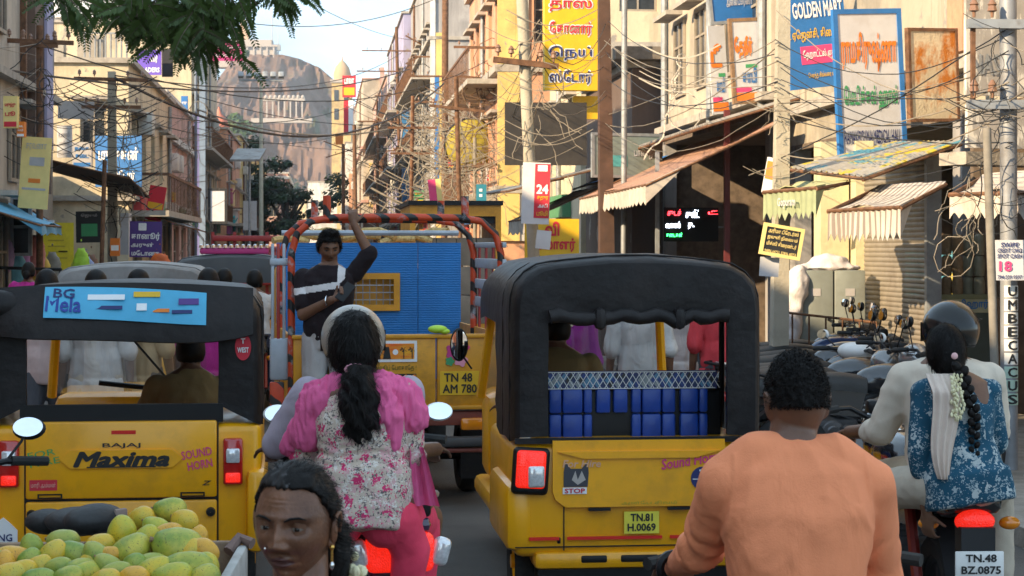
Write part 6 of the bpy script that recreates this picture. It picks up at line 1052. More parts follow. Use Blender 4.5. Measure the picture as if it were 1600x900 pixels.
def scooter(label, loc, rz, paint, name='scooter', lit=True, mirrors=True, lean=0.0, rail=True):
    t = thing(name, label, 'scooter', loc, 0, None, rot=(0, lean, rz)); wheel(t, (0, 0, .23), .23, .1, alloy=False, rimm=BLACK); wheel(t, (0, 1.24, .23), .23, .1, alloy=False, rimm=BLACK)
    p = MB(); p.ell((0, .12, .55), (.19, .42, .2)); p.ell((0, -.22, .66), (.15, .22, .13)); p.ell((0, .4, .5), (.16, .16, .2)); me = remesh(p, .014, 6); me.materials.append(paint); link('body', me, t)
    def seat(a, b):
        y = .5 - .85 * b; w_ = .145 - .03 * (b > .9); z = .74 + .06 * b + .03 * math.sin(b * 5); an = (a - .5) * math.pi; return Vector((w_ * math.sin(an), y, z + .05 * math.cos(an) - (.05 if abs(a - .5) > .45 else 0)))
    p = MB(); p.sheet(seat, 12, 16, .05); p.build('seat', mat('seat_vinyl', (.02, .02, .02), .55, var=.2, bump=.15), t, smooth=60)
    p = MB(); p.rbox((0, .75, .26), (.36, .5, .06), .03); p.build('floorboard', DARK, t); p = MB(); p.rbox((0, 1.05, .62), (.42, .1, .66), .05, Matrix.Rotation(-.2, 3, 'X')); p.build('leg_shield', paint, t)
    p = MB(); p.ell((0, 1.0, .98), (.2, .1, .08)); p.build('handlebar_cowl', paint, t); p = MB(); p.grid(lambda a, b: Vector(((a - .5) * .16, 1.24 + .26 * math.cos(.2 + b * 2.6), .23 + .27 * math.sin(.2 + b * 2.6))), 3, 12); p.build('front_fender', paint, t); p = MB(); p.tube([(0, 1.24, .23), (0, 1.06, .9)], .03, 8); p.build('fork', STEEL, t)
    for s_ in (-1, 1):
        p = MB(); p.tube([(s_ * .12, .98, .99), (s_ * .26, .93, 1.0), (s_ * .36, .88, .99)], .014, 8); hb = p.build('handlebar', BLACK, t); p = MB(); p.cyl((s_ * .25, .93, 1.0), (s_ * .38, .87, .99), .02, n=8); p.build('grip', RUBBER, hb)
        if mirrors is True or (mirrors == 'L' and s_ < 0): mirror(hb, (s_ * .2, .95, 1.02), (s_ * .36, .95, 1.11), s_, (.058, .038), .2, 0, WHITE)
        p = MB(); p.rbox((s_ * .155, -.41, .70), (.07, .06, .11), .025, Matrix.Rotation(s_ * .25, 3, 'Y'), 3); p.build('indicator', CLEARLAMP, t)
    p = MB(); p.rbox((0, -.41, .70), (.26, .07, .15), .03, None, 3); p.build('tail_lamp', REDLIT if lit else REDLAMP, t); p = MB(); p.rbox((0, -.38, .80), (.24, .1, .06), .03); p.build('tail_cowl', paint, t)
    if rail: p = MB(); p.tube([(-.13, -.05, .82), (-.155, -.28, .90), (-.1, -.42, .925), (.1, -.42, .925), (.155, -.28, .90), (.13, -.05, .82)], .016, 8); p.build('grab_rail', mat('rail_silver', (.6, .6, .6), .3, .7), t); p = MB(); p.rbox((0, -.36, .865), (.25, .06, .085), .02); p.build('back_pad', BLACK, t)
    p = MB(); p.rbox((0, -.46, .5), (.2, .02, .16), .01); p.build('number_plate', WHITE, t); p = MB(); p.rbox((.0, -.4, .5), (.12, .1, .2), .02); p.build('mud_flap', DARK, t); p = MB(); p.tube([(.14, .3, .25), (.16, -.3, .3)], [.03, .05], 10); p.build('exhaust', STEEL, t)
    return t
MBK = mat('bike_black', (.012, .012, .015), .18, var=.2, coat=.9, spec=.6); MGR = mat('bike_grey', (.12, .125, .13), .25, .3, coat=.8); MSL = mat('bike_silver', (.35, .35, .36), .3, .5, coat=.8); MBL = mat('bike_blue', (.03, .06, .16), .22, coat=.9)
PK = ('motorcycles parked nose to the shops',)
PB = [((1236, 14.4), -88, MBK, 'glossy black motorcycle with a lettered tank, nearest of the parked row', 'Pulsar', .0), ((1196, 15.2), -82, MBK, 'black motorcycle parked second in the row', None, .05), ((1200, 16.0), -86, MGR, 'grey tanked motorcycle parked third in the row', None, .04), ((1184, 16.9), -80, MBK, 'black motorcycle parked fourth in the row', None, .05), ((1196, 17.7), -85, MSL, 'silver tanked motorcycle parked fifth in the row', None, .04), ((1190, 18.6), -78, MBL, 'dark blue motorcycle parked sixth in the row', None, .05), ((1196, 19.5), -84, MBK, 'black motorcycle at the far end of the parked row', None, .05)]
for (px, d), rz, m_, lab, wd, ln in PB: motorcycle(lab, (P(px, 0, d).x, d, .0), R(rz), m_, group=PK[0], word_=wd, lean=ln)
scooter('white scooter with a rounded front parked behind the orange shirt rider', (P(1185, 0, 15.4).x, 15.4, 0), R(-60), WHITE, lit=False)
q = MB(); q.ell((0, 0, 0), (.13, .15, .12)); q.cyl((0, 0, -.1), (0, 0, -.04), .125, .13, 18); o = q.build('parked_helmet', mat('helmet_silver', (.4, .4, .4), .2, .6, coat=.8), None, P(1430, 560, 14.9)); tag(o, 'silver helmet resting on the black parked motorcycle', 'helmet')
q = MB(); q.ell((0, 0, 0), (.13, .15, .12)); q.cyl((0, 0, -.1), (0, 0, -.04), .125, .13, 18); o = q.build('parked_helmet', mat('helmet_grey', (.18, .18, .18), .2, .5, coat=.8), None, P(1385, 568, 15.2)); tag(o, 'dark grey helmet next to the silver one on the parked motorcycles', 'helmet')
# ridden ones
SC1 = scooter('dark violet scooter ridden by the couple in the middle of the road', (-.50, 7.62, 0), R(11), mat('scooter_violet', (.05, .03, .07), .25, coat=.8), lit=True)
MO1 = motorcycle('motorcycle under the rider in the orange shirt', (.84, 4.52, 0), R(5), MBK, mirrors=False, bar=-.085)
MO2 = motorcycle('black motorcycle with a lit tail lamp and white plate carrying two people', (1.885, 8.4, 0), R(2), MBK, lit=True, plate=('TN.48', 'BZ.0875'), mirrors=False)
t = thing('moped', 'parked moped whose torn black seat shows behind the mango heap', 'moped', (-1.68, 7.35, 0), R(55))
p = MB(); p.ell((0, .14, .785), (.085, .1, .05)); p.ell((0, -.03, .80), (.12, .14, .055)); p.ell((0, -.12, .815), (.135, .09, .06)); me = remesh(p, .008, 6); me.materials.append(mat('seat_vinyl', (.02, .02, .02), .55, var=.2, bump=.15, spec=.35)); link('seat', me, t); p = MB(); p.rbox((.06, -.195, .83), (.06, .02, .05), .008); p.build('seat_tear', mat('foam', (.30, .22, .18), .9), t)
p = MB(); p.tube([(0, -.2, .7), (0, .1, .6), (0, .4, .42), (0, .68, .92)], .03, 8); p.tube([(0, -.1, .62), (0, -.35, .3)], .02, 8); p.build('frame', BLACK, t); wheel(t, (0, -.4, .28), .28, .08); wheel(t, (0, .8, .28), .28, .08)
p = MB(); p.tube([(0, .8, .28), (0, .64, .95)], .03, 8); p.build('fork', STEEL, t)
for s_ in (-1, 1): p = MB(); p.tube([(0, .64, .95), (s_ * .2, .62, .97), (s_ * .33, .56, .96)], .013, 8); hb_ = p.build('handlebar', BLACK, t); p = MB(); p.cyl((s_ * .22, .61, .97), (s_ * .36, .55, .96), .02, n=8); p.build('grip', RUBBER, hb_)
mirror(t, (.2, .62, .97), (.3, .6, 1.1), 1, (.062, .042), .42, R(-55))
MO3 = motorcycle('distant motorcycle ridden by the person in the white shirt', (P(402, 0, 20.5).x, 20.2, 0), R(8), MBK, mirrors=False)
MO4 = motorcycle('distant motorcycle weaving between the auto rickshaws', (P(330, 0, 25).x, 25, 0), R(8), MBK, mirrors=False)
# ------------------------------------------------------------------ people
V = Vector
def g2(x, z, x0, z0, sx, sz): return math.exp(-((x - x0) / sx) ** 2 - ((z - z0) / sz) ** 2)
def head_point(th, ph, female=False):
    """ph -90..90 degrees latitude, th longitude; face looks along -Y, eye line at z = 0"""
    x, y, z = math.cos(ph) * math.sin(th), -math.cos(ph) * math.cos(th), math.sin(ph)
    hx, hz = .074, .118; hy = .098 if y > 0 else .088
    X, Y, Z = hx * x, hy * y, hz * z
    if Z < -.02:
        k = min(1, (-.02 - Z) / .1); X *= 1 - .34 * k ** 1.6; Y = Y * (1 - .12 * k) if Y < 0 else Y * (1 - .35 * k)
    if Z > .05: X *= 1 + .04 * (Z - .05) / .06
    if y < 0.12:
        w_ = max(0, min(1, (-y + .12) / .5)); f = 0
        for s_ in (-1, 1):
            f += .006 * g2(X, Z, s_ * .028, .019, .024, .009) - .0125 * g2(X, Z, s_ * .032, -.001, .0175, .0105) + .0075 * g2(X, Z, s_ * .042, -.032, .022, .02) + .010 * g2(X, Z, s_ * .0145, -.041, .007, .0065) - .0025 * g2(X, Z, s_ * .03, -.056, .007, .014)
        f += .008 * g2(X, Z, 0, -.004, .008, .016) + .015 * g2(X, Z, 0, -.022, .0095, .012) + .023 * g2(X, Z, 0, -.037, .0115, .0095) - .004 * g2(X, Z, 0, -.052, .02, .006)
        f -= .0011 * (g2(X, Z, 0, .046, .03, .0018) + g2(X, Z, .002, .055, .028, .0018)) * (1 if female else 0); f += .0085 * g2(X, Z, 0, -.0635, .021, .0055) + .0085 * g2(X, Z, 0, -.0765, .018, .006) - .007 * g2(X, Z, 0, -.0695, .024, .0026) - .004 * g2(X, Z, 0, -.087, .02, .005) + .010 * g2(X, Z, 0, -.103, .019, .012)
        Y -= f * w_
    if female and Z > 0: Z *= .90
    return V((X, Y, Z))
def add_head(mb, M, nu=48, nv=36, ears=True, fem=False):
    vs = [M @ head_point(0, -math.pi / 2)]
    for j in range(1, nv):
        for i in range(nu): vs.append(M @ head_point(2 * math.pi * i / nu - math.pi, math.pi * j / nv - math.pi / 2, fem))
    vs.append(M @ head_point(0, math.pi / 2)); L = len(vs) - 1
    fs = [(0, 1 + (i + 1) % nu, 1 + i) for i in range(nu)] + [(L, L - nu + i, L - nu + (i + 1) % nu) for i in range(nu)] + [(1 + j * nu + i, 1 + j * nu + (i + 1) % nu, 1 + (j + 1) * nu + (i + 1) % nu, 1 + (j + 1) * nu + i) for j in range(nv - 2) for i in range(nu)]
    mb.add(vs, fs)
    if ears:
        M3 = M.to_3x3()
        for s_ in (-1, 1):
            c = lambda x, y, z: M @ V((s_ * x, y, z)); rr = M3 @ Matrix.Rotation(s_ * .5, 3, 'Z'); k = M3.col[0].length
            mb.ell(c(.074, .012, -.016), (.008, .017, .028), M3 @ Matrix.Rotation(s_ * .35, 3, 'Z'), 12, 8); mb.ell(c(.071, .006, -.040), (.008, .010, .012), M3, 10, 6)
            pts = [c(.079 + .004 * math.sin(a), .012 - .019 * math.cos(a), -.012 + .030 * math.sin(a)) for a in [R(-70 + 30 * q) for q in range(10)]]; mb.tube(pts, .0042 * k, 6)
def loft(mb, st, n=22):
    """st: (centre, lateral, width, depth) closed tube with elliptical sections"""
    vs = []; m_ = len(st)
    for i, (c, lat, wd, dp) in enumerate(st):
        ax = (V(st[min(i + 1, m_ - 1)][0]) - V(st[max(i - 1, 0)][0])).normalized(); lt = V(lat); lt = (lt - ax * lt.dot(ax)).normalized(); fw = ax.cross(lt)
        for k in range(n):
            a = 2 * math.pi * k / n; ca, sa = math.cos(a), math.sin(a); e = .8; vs.append(V(c) + lt * (wd * math.copysign(abs(ca) ** e, ca)) + fw * (dp * math.copysign(abs(sa) ** e, sa)))
    mb.add(vs, [(i * n + k, i * n + (k + 1) % n, (i + 1) * n + (k + 1) % n, (i + 1) * n + k) for i in range(m_ - 1) for k in range(n)] + [tuple(range(n))[::-1], tuple(range((m_ - 1) * n, m_ * n))])
def hand(mb, wr, d, nrm, side, curl=.6, k=1.0, spread=.1):
    """wr wrist, d pointing to the fingers, nrm out of the palm (towards which fingers close), side +1/-1: where the thumb is along s"""
    d = V(d).normalized(); nrm = V(nrm); nrm = (nrm - d * nrm.dot(d)).normalized(); s_ = d.cross(nrm) * side; M3 = Matrix((s_, nrm, d)).transposed()
    mb.cap(V(wr) - d * .02, V(wr) + d * .02, .023 * k, .024 * k, 10); mb.ell(V(wr) + d * .052 * k, (.041 * k, .017 * k, .05 * k), M3, 14, 10)
    for i, (off, ln) in enumerate(((.03, .92), (.010, 1.0), (-.010, .95), (-.029, .78))):
        p = V(wr) + d * (.088 * k) + s_ * off * k; dv = d.copy(); r = .0092 * k
        for q, L in enumerate((.038, .026, .02)):
            a = curl * (.7, 1.1, .8)[q] * 1.2; dv = (dv * math.cos(a) + nrm * math.sin(a)).normalized() if q == 0 else (Matrix.Rotation(a, 3, d.cross(nrm)) @ dv).normalized(); e = p + dv * L * ln * k; mb.cap(p, e, r, r * .92, 8); p = e; r *= .92
    p = V(wr) + d * .03 * k + s_ * .03 * k; dv = (s_ * .75 + d * .6 + nrm * .35).normalized(); e = p + dv * .042 * k; mb.cap(p, e, .0125 * k, .0105 * k, 8); dv = (dv + nrm * curl * 1.2 + d * .4).normalized(); mb.cap(e, e + dv * .032 * k, .0105 * k, .009 * k, 8)
def limb(mb, pts, rs, n=14):
    for (a, b), (ra, rb) in zip(zip(pts, pts[1:]), zip(rs, rs[1:])): mb.cap(a, b, ra, rb, n)
def lerp(a, b, k): return V(a).lerp(V(b), k)
def headM(c, yaw=0.0, pitch=0.0, roll=0.0, k=1.0): return Matrix.Translation(V(c)) @ Matrix.Rotation(yaw, 4, 'Z') @ Matrix.Rotation(pitch, 4, 'X') @ Matrix.Rotation(roll, 4, 'Y') @ Matrix.Scale(k, 4)
def hair_cap(mb, M, g=.012, zf=.045, zb=-.07, cover=.35, side=None, fem=False):
    """cap of hair: everything behind the hairline of the head, pushed out by g"""
    nu, nv = 48, 36; vs = []; idx = {}
    def keep(p): 
        f = (p.y + .088) / .19                      # 0 at the face, 1 at the back
        line = zf + (zb - zf) * min(1, max(0, (f - .22) / cover)) ; return p.z > line
    fs = []; gv = [[head_point(2 * math.pi * i / nu - math.pi, math.pi * j / nv - math.pi / 2, fem) for i in range(nu)] for j in range(nv + 1)]
    def pt(p, gg): n = V((p.x / .074 ** 2, p.y / .095 ** 2, p.z / .118 ** 2)).normalized(); return M @ (p + n * gg)
    for j in range(nv):
        for i in range(nu):
            q = [gv[j][i], gv[j][(i + 1) % nu], gv[j + 1][(i + 1) % nu], gv[j + 1][i]]
            if sum(keep(p) for p in q) >= 3:
                b = len(vs); vs += [pt(p, g) for p in q] + [pt(p, -.012) for p in q]; fs += [(b, b + 1, b + 2, b + 3), (b + 7, b + 6, b + 5, b + 4)] + [(b + k, b + 4 + k, b + 4 + (k + 1) % 4, b + (k + 1) % 4) for k in range(4)]
    mb.add(vs, fs)
def folds(amp, sc, stretch=(1, 1, 1), seed=0.0):
    def fn(c, n):
        q = V((c.x * stretch[0], c.y * stretch[1], c.z * stretch[2])) * sc + V((seed, seed * 2, 0)); r = 1 - abs(mnoise.noise(q)) * 2; return c + n * (amp * (r * .7 + .5 * mnoise.noise(q * 2.3)))
    return fn
def torso(mb, pel, chest, neck, lat, w=(.165, .155, .135, .165, .175, .06), d=(.11, .115, .095, .115, .09, .055), g=0.0):
    pel, chest, neck = V(pel), V(chest), V(neck); up = (chest - pel).normalized()
    st = [(pel - up * .09, w[0] * .8, d[0] * .8), (pel, w[0], d[0]), (lerp(pel, chest, .3), w[1], d[1]), (lerp(pel, chest, .55), w[2], d[2]), (chest, w[3], d[3]), (lerp(chest, neck, .62), w[4], d[4]), (lerp(chest, neck, .86), w[4] * .62, d[5] * 1.15), (neck, w[5], d[5])]
    loft(mb, [(c, lat, a + g, b + g) for c, a, b in st])
def helmet(t, c, yaw, m, r=(.128, .15, .135), visor=True):
    p = MB(); n = 28; vs = []; M3 = Matrix.Rotation(yaw, 3, 'Z')
    p.grid(lambda a, b: V(c) + M3 @ V((r[0] * math.sin(a * 6.2832) * math.cos(-.62 + b * 2.19), r[1] * math.cos(a * 6.2832) * math.cos(-.62 + b * 2.19), r[2] * math.sin(-.62 + b * 2.19))), n, 14); o = p.build('helmet', m, t, smooth=70)
    p = MB(); p.grid(lambda a, b: V(c) + M3 @ V((r[0] * 1.015 * math.sin(a * 6.2832) * math.cos(-.62 + b * .08), r[1] * 1.015 * math.cos(a * 6.2832) * math.cos(-.62 + b * .08), r[2] * math.sin(-.62 + b * .08))), n, 2); p.build('rim', BLACK, o, smooth=70)
    if visor: p = MB(); p.grid(lambda a, b: V(c) + M3 @ V((r[0] * 1.03 * math.sin((a - .5) * 2.8), -0 + r[1] * 1.03 * math.cos((a - .5) * 2.8), -.055 + b * .085)), 12, 3); p.build('visor', BLACK, o, smooth=70)
    return o
def person(label, loc, rz=0.0): return thing('person', label, 'person', loc, rz)

def bristle(par, ho, n, L, w_=.0011, lay=.6, seed=1, flow=V((0, 0, -.3)), cond=None, amp=.5):
    fl_ = flow if callable(flow) else (lambda c: flow)
    r_ = random.Random(seed); me = ho.data; ps = me.polygons; vs = []; fs = []
    for i in range(n):
        pl = ps[r_.randrange(len(ps))]; c = pl.center.copy(); nn = pl.normal
        if cond and not cond(c): continue
        tg = (fl_(c) + V((r_.gauss(0, amp), r_.gauss(0, amp), r_.gauss(0, amp)))); tg = (tg - nn * tg.dot(nn)).normalized(); ln = L * r_.uniform(.6, 1.3); e = (nn * (1 - lay) + tg * lay).normalized(); sd = e.cross(nn if abs(e.dot(nn)) < .95 else V((1, .2, 0))).normalized() * w_; b = len(vs); m_ = c + e * ln * .5 + nn * ln * .08; tp = c + (e * .9 + tg * .25).normalized() * ln
        vs += [c - sd - nn * .002, c + sd - nn * .002, m_ + sd * .8, m_ - sd * .8, tp]; fs += [(b, b + 1, b + 2, b + 3), (b + 3, b + 2, b + 4)]
    p = MB(); p.add(vs, fs); o = p.build('hair_strands', HAIR, par, smooth=0); o['kind'] = 'stuff'; return o
# ---- vendor woman in the foreground
t = person('older woman with greying tied hair, nose stud and gold earring beside the mango cart', (P(470, 0, 3.5).x, 3.5, 0), 0)
HC = V((-.010, 0, 1.352)); HM = headM(HC, R(-15), R(2), R(2), .955)
me_ = MB(); add_head(me_, HM, 170, 150, True, True); nb = len(me_.f)
me_.tube([HC + V((.005, .025, -.06)), HC + V((.008, .03, -.13)), HC + V((.01, .035, -.19))], [.052, .05, .06], 24)
bd = MB(); torso(bd, (0, .06, .82), (0, .05, 1.08), (0, .035, 1.2), (1, 0, 0)); limb(bd, [(.165, .05, 1.12), (.2, .03, .86), (.16, -.14, .72)], [.05, .042, .03]); limb(bd, [(-.165, .05, 1.12), (-.21, .0, .86), (-.16, -.2, .76)], [.05, .042, .03]); hand(bd, (.16, -.15, .715), (-.2, -.9, -.2), (0, 0, -1), -1); hand(bd, (-.16, -.21, .76), (.2, -.9, -.2), (0, 0, -1), 1)
for s_ in (-1, 1): limb(bd, [(s_ * .09, .06, .8), (s_ * .09, .04, .45), (s_ * .09, .06, .06)], [.08, .06, .04])
bm_ = remesh(bd, .012, 3); off = len(me_.v); me_.add([v.co for v in bm_.vertices], [list(p.vertices) for p in bm_.polygons])
LIP = mat('lips_dark', (.10, .038, .032), .4, var=.15, scale=40); WSK = mat('skin_vendor', (.185, .080, .042), .36, var=.28, scale=26, bump=.12, bscale=120, sss=.08, spec=.42)
Minv = HM.inverted(); mixin(WSK, (.09, .038, .022), noise_mask(WSK, 9, .45, .68)); mixin(WSK, (.05, .022, .014), vor_mask(WSK, 60, .07, .1, 30, .05))
mesh = me_.mesh('body', [WSK, LIP], 60); mesh.set_sharp_from_angle(angle=R(180))
for pl in mesh.polygons[:nb]:
    q = Minv @ pl.center
    if q.y < -.04 and ((q.x / .024) ** 2 + ((q.z + .0695) / (.0125 * (1 - .5 * abs(q.x) / .024))) ** 2 < 1): pl.material_index = 1
link('body', mesh, t)
EYEW = flat('eye_white', (.26, .22, .19), .2); IRIS = flat('iris_dark', (.012, .007, .005), .08)
for s_ in (-1, 1):
    e = V((s_ * .0315, -.0662, -.003)); p = MB(); p.ell(HM @ e, .0118, None, 20, 14); eo = p.build('eye', EYEW, t); p = MB(); p.ell(HM @ (e + V((.0012, -.0066, -.0004))), .0066, None, 16, 10); p.build('iris', IRIS, eo)
    p = MB(); p.grid(lambda a, b: HM @ (e + V((-.0175 + .035 * a, -.0128 * math.sin(math.pi * (.06 + .88 * a)) - .0012, .0038 * math.sin(math.pi * a) ** .8 + .010 * b - .001 + .001 * (1 - a)))), 14, 4); p.grid(lambda a, b: HM @ (e + V((-.0165 + .033 * a, -.0128 * math.sin(math.pi * (.06 + .88 * a)) - .0006, -.0048 * math.sin(math.pi * a) - .008 * b + .0005))), 14, 4); p.build('eyelid', WSK, t)
    p = MB(); p.tube([HM @ V((s_ * .0135, -.0925, .0125)), HM @ V((s_ * .026, -.0915, .0185)), HM @ V((s_ * .040, -.084, .0195)), HM @ V((s_ * .050, -.073, .0145))], [.0018, .0026, .0024, .001], 6); p.build('eyebrow', HAIR, t)
GH = mat('hair_greying', (.016, .013, .012), .5, var=.4, scale=30, spec=.2); mixin(GH, (.22, .21, .22), noise_mask(GH, 14, .56, .75, (1.5, 1.5, .5)))
GH2 = HAIR
hb = MB(); hair_cap(hb, HM, .008, .066, -.055, .40, None, True); hb.ell(HM @ V((.0, .085, -.02)), (.06, .05, .07)); hb.tube([HM @ V((.03, .1, -.03)), HM @ V((.05, .09, -.09)), HM @ V((.05, .085, -.16)), HM @ V((.05, .09, -.26))], [.04, .03, .026, .02], 12)
def strands(c, n):
    q = Minv @ c; a = math.atan2(q.x, .11 - q.y * .4 + q.z * .2); r = math.sin(a * 46 + 5 * mnoise.noise(q * 30)) * .0011 + mnoise.noise(V((a * 22, q.z * 6, q.y * 6))) * .0035 - (.004 * math.exp(-((q.x + .018) / .004) ** 2) if q.y < .03 and q.z > .03 else 0); return c + n * r
hm = remesh(hb, .0034, 5, strands); hm.materials.append(HAIR); hm.materials.append(GH)
for pl in hm.polygons:
    q = Minv @ pl.center
    if q.y < .0 and q.z > .045 and q.x < .012 and mnoise.noise(q * 60) > -.35 + abs(q.x + .02) * 9: pl.material_index = 1
ho_ = link('hair', hm, t); vfl = lambda c: HM.to_3x3() @ V((.5 * math.copysign(1, (Minv @ c).x + .018), .9, -.35)); vco = lambda c: (Minv @ c).y > -.04 and (Minv @ c).z > -.09 and (Minv @ c).x > -.045; bristle(t, ho_, 7000, .03, .0006, .999, 5, vfl, vco, .05); bristle(t, ho_, 50, .04, .0004, .98, 6, vfl, vco, .25)
GOLD = mat('gold', (.75, .45, .12), .25, 1.0); p = MB(); p.ell(HM @ V((.076, -.002, -.047)), .005); p.tube([HM @ V((.076, -.002, -.047)), HM @ V((.0765, -.002, -.075))], .0022, 8); eo = p.build('earring', GOLD, t); p = MB(); p.ell(HM @ V((.0765, -.002, -.082)), (.0045, .0045, .008)); p.build('drop', CHROME, eo)
p = MB(); p.ell(HM @ V((-.0205, -.099, -.039)), .0026); p.build('nose_stud', mat('stud_bright', (.9, .85, .75), .08, 1.0), t)
bl_ = MB(); torso(bl_, (0, .06, .82), (0, .05, 1.08), (0, .04, 1.175), (1, 0, 0), g=.014); limb(bl_, [(.165, .05, 1.12), (.19, .035, .96)], [.063, .055]); limb(bl_, [(-.165, .05, 1.12), (-.195, .025, .96)], [.063, .055]); solid('blouse', bl_, fabric('blouse_pink', (.4, .08, .2)), t, .012, 3, folds(.006, 9))
sk = MB(); loft(sk, [((0, .05, .05), (1, 0, 0), .24, .2), ((0, .06, .5), (1, 0, 0), .21, .17), ((0, .06, .88), (1, 0, 0), .18, .135)]); solid('sari', sk, fabric('sari_maroon', (.22, .03, .06)), t, .016, 3, folds(.012, 7, (1, 1, .2)))
FLW = mat('jasmine', (.72, .66, .42), .7, var=.2); p = MB()
for k in range(36): p.ell(V((.085, .1, 1.215)) + V((rnd.gauss(0, .02), rnd.gauss(0, .018), rnd.gauss(0, .022))), (.009, .009, .013), Matrix.Rotation(rnd.uniform(0, 3), 3, 'X'), 7, 5)
o = p.build('jasmine_flowers', FLW, t); o['kind'] = 'stuff'

# ---- rider in the orange shirt
t = person('person in an orange long sleeved shirt riding with their back to the camera', (.706, 4.72, 0), R(4)); OSK = mat('skin_rider', (.15, .072, .042), .45, var=.12, scale=14, bump=.1, bscale=90, sss=.1)
pel, chest, nk = V((0, 0, .86)), V((0, .03, 1.185)), V((0, .05, 1.385)); shl, shr = V((-.172, .04, 1.262)), V((.178, .04, 1.255)); HCo = V((.012, .085, 1.468))
ell, wrl = V((-.208, .20, 1.08)), V((-.212, .60, .965)); elr, wrr = V((.24, .16, 1.0)), V((.33, .55, .965))
HMo = headM(HCo, R(180), R(4)); b = MB(); add_head(b, HMo); b.tube([nk + V((0, 0, -.06)), nk + V((0, .02, .0)), HCo + V((0, .0, -.03))], [.064, .060, .058], 18); torso(b, pel, chest, nk, (1, 0, 0), w=(.14, .13, .12, .14, .12, .05), d=(.09, .09, .08, .09, .06, .045))
for a, e, w_, sd in ((shl, ell, wrl, -1), (shr, elr, wrr, 1)): limb(b, [a, e, w_], [.056, .043, .03]); hand(b, w_, (-sd * .3, .9, -.15), (0, .2, -1), -sd, .9)
for s_ in (-1, 1): limb(b, [V((s_ * .1, 0, .84)), V((s_ * .22, .42, .78)), V((s_ * .2, .3, .38)), V((s_ * .2, .4, .3))], [.09, .065, .045, .04])
solid('body', b, OSK, t, .006, 4)
hh = MB(); hair_cap(hh, HMo, .005, .055, -.03, .3); ho_ = solid('hair', hh, HAIR, t, .005, 3, lambda c, n: c + n * (.006 * mnoise.noise(c * 75) + .004 * mnoise.noise(c * 150)))
SHO = fabric('shirt_orange', (.88, .29, .135), .05, .45, 8); sh = MB(); torso(sh, pel - V((0, 0, .02)), chest, nk - V((0, 0, .036)), (1, 0, 0), w=(.155, .155, .152, .178, .168, .066), d=(.125, .125, .12, .125, .095, .064), g=.012)
for q_ in (shl, shr): limb(sh, [nk + V((0, -.01, -.075)), lerp(nk, q_, .55) + V((0, 0, .004)), q_], [.072, .068, .07])
def slv(mb, a, e, w_, k, r0, r1, r2): limb(mb, [a, e, lerp(e, w_, k)], [r0, r1, r2])
slv(sh, shl, ell, wrl, .92, .07, .056, .036); slv(sh, shr, elr, wrr, .92, .07, .056, .036)
def sfold(c, n):
    o = 0.0
    for e, s0, w0 in ((ell, shl, wrl), (elr, shr, wrr)):
        d0 = (c - e).length
        if d0 < .24: ax = (w0 - s0).normalized(); q = (c - e).dot(ax); o += .009 * math.sin(q * 95 + 7 * mnoise.noise(c * 9)) * math.exp(-(d0 / .13) ** 2) * (.5 + .5 * (n.dot((e - (s0 + w0) / 2).normalized()) < .3))
    q = V((c.x * 5, c.y * 4, c.z * 2.2 + abs(c.x) * 4)); r = 1 - 2 * abs(mnoise.noise(q)); return c + n * (o + .006 * max(0, r) ** 3 + .003 * mnoise.noise(c * 14) + .004 * max(0, math.sin((c.z * 26 + abs(c.x) * 55) + 5 * mnoise.noise(c * 6))) ** 3 * max(0, 1 - abs(abs(c.x) - .13) / .07) * (1 if c.z < 1.22 else 0) + (.004 * max(0, 1 - abs(abs(c.x) - .175 + (c.z - 1.2) * .1) / .006) if 1.05 < c.z < 1.34 and c.y < .1 else 0))
solid('shirt', sh, SHO, t, .0065, 14, sfold)
cl = MB(); cl.tube([nk + V((.070 * math.cos(a), .008 + .066 * math.sin(a), -.044 - .012 * math.sin(a))) for a in [k * math.pi / 12 for k in range(25)]], .014, 8); cl.build('collar', SHO, t); bristle(t, ho_, 11000, .010, .0009, .5, 3, amp=.9)
tr_ = MB(); loft(tr_, [(pel + V((0, -.02, -.1)), (1, 0, 0), .15, .12), (pel + V((0, 0, .06)), (1, 0, 0), .17, .13)])
for s_ in (-1, 1): limb(tr_, [V((s_ * .1, 0, .84)), V((s_ * .22, .42, .78)), V((s_ * .2, .3, .4))], [.105, .085, .06])
solid('trousers', tr_, fabric('jeans', (.04, .05, .09)), t, .012, 3)
p = MB(); p.tube([wrl + V((-.02, -.07, .01)) + V((.037 * math.cos(a), .012 * math.cos(a), .037 * math.sin(a))) for a in [k * math.pi / 8 for k in range(17)]], .013, 6); wo = p.build('wristwatch', BLACK, t)

# ---- couple on the motorcycle at the right
FLT = fabric('kurta_teal', (.015, .075, .125), .15, .3, 9); mixin(FLT, (.42, .46, .46), vor_mask(FLT, 13, .30, .05, 60, .05)); mixin(FLT, (.30, .36, .38), vor_mask(FLT, 30, .30, .04, 90, .05, (3, 2, 1)))
t = person('person with a long braid and teal flowered kurta riding pillion', (1.845, 7.95, 0), R(2))
pel, chest, nk = V((.02, -.02, .90)), V((.01, .02, 1.16)), V((-.01, .05, 1.33)); HCg = V((-.03, .075, 1.405)); shl, shr = V((-.138, .03, 1.24)), V((.135, .03, 1.245)); ell, wrl = V((-.165, -.02, 1.0)), V((-.13, .0, .76)); elr, wrr = V((.185, .08, 1.03)), V((.17, .3, .92))
HMg = headM(HCg, R(180), R(3), 0, .93); b = MB(); add_head(b, HMg); b.tube([nk + V((0, 0, -.05)), HCg + V((0, 0, -.03))], [.056, .05], 16); torso(b, pel, chest, nk, (1, 0, 0), w=(.16, .145, .12, .14, .145, .05))
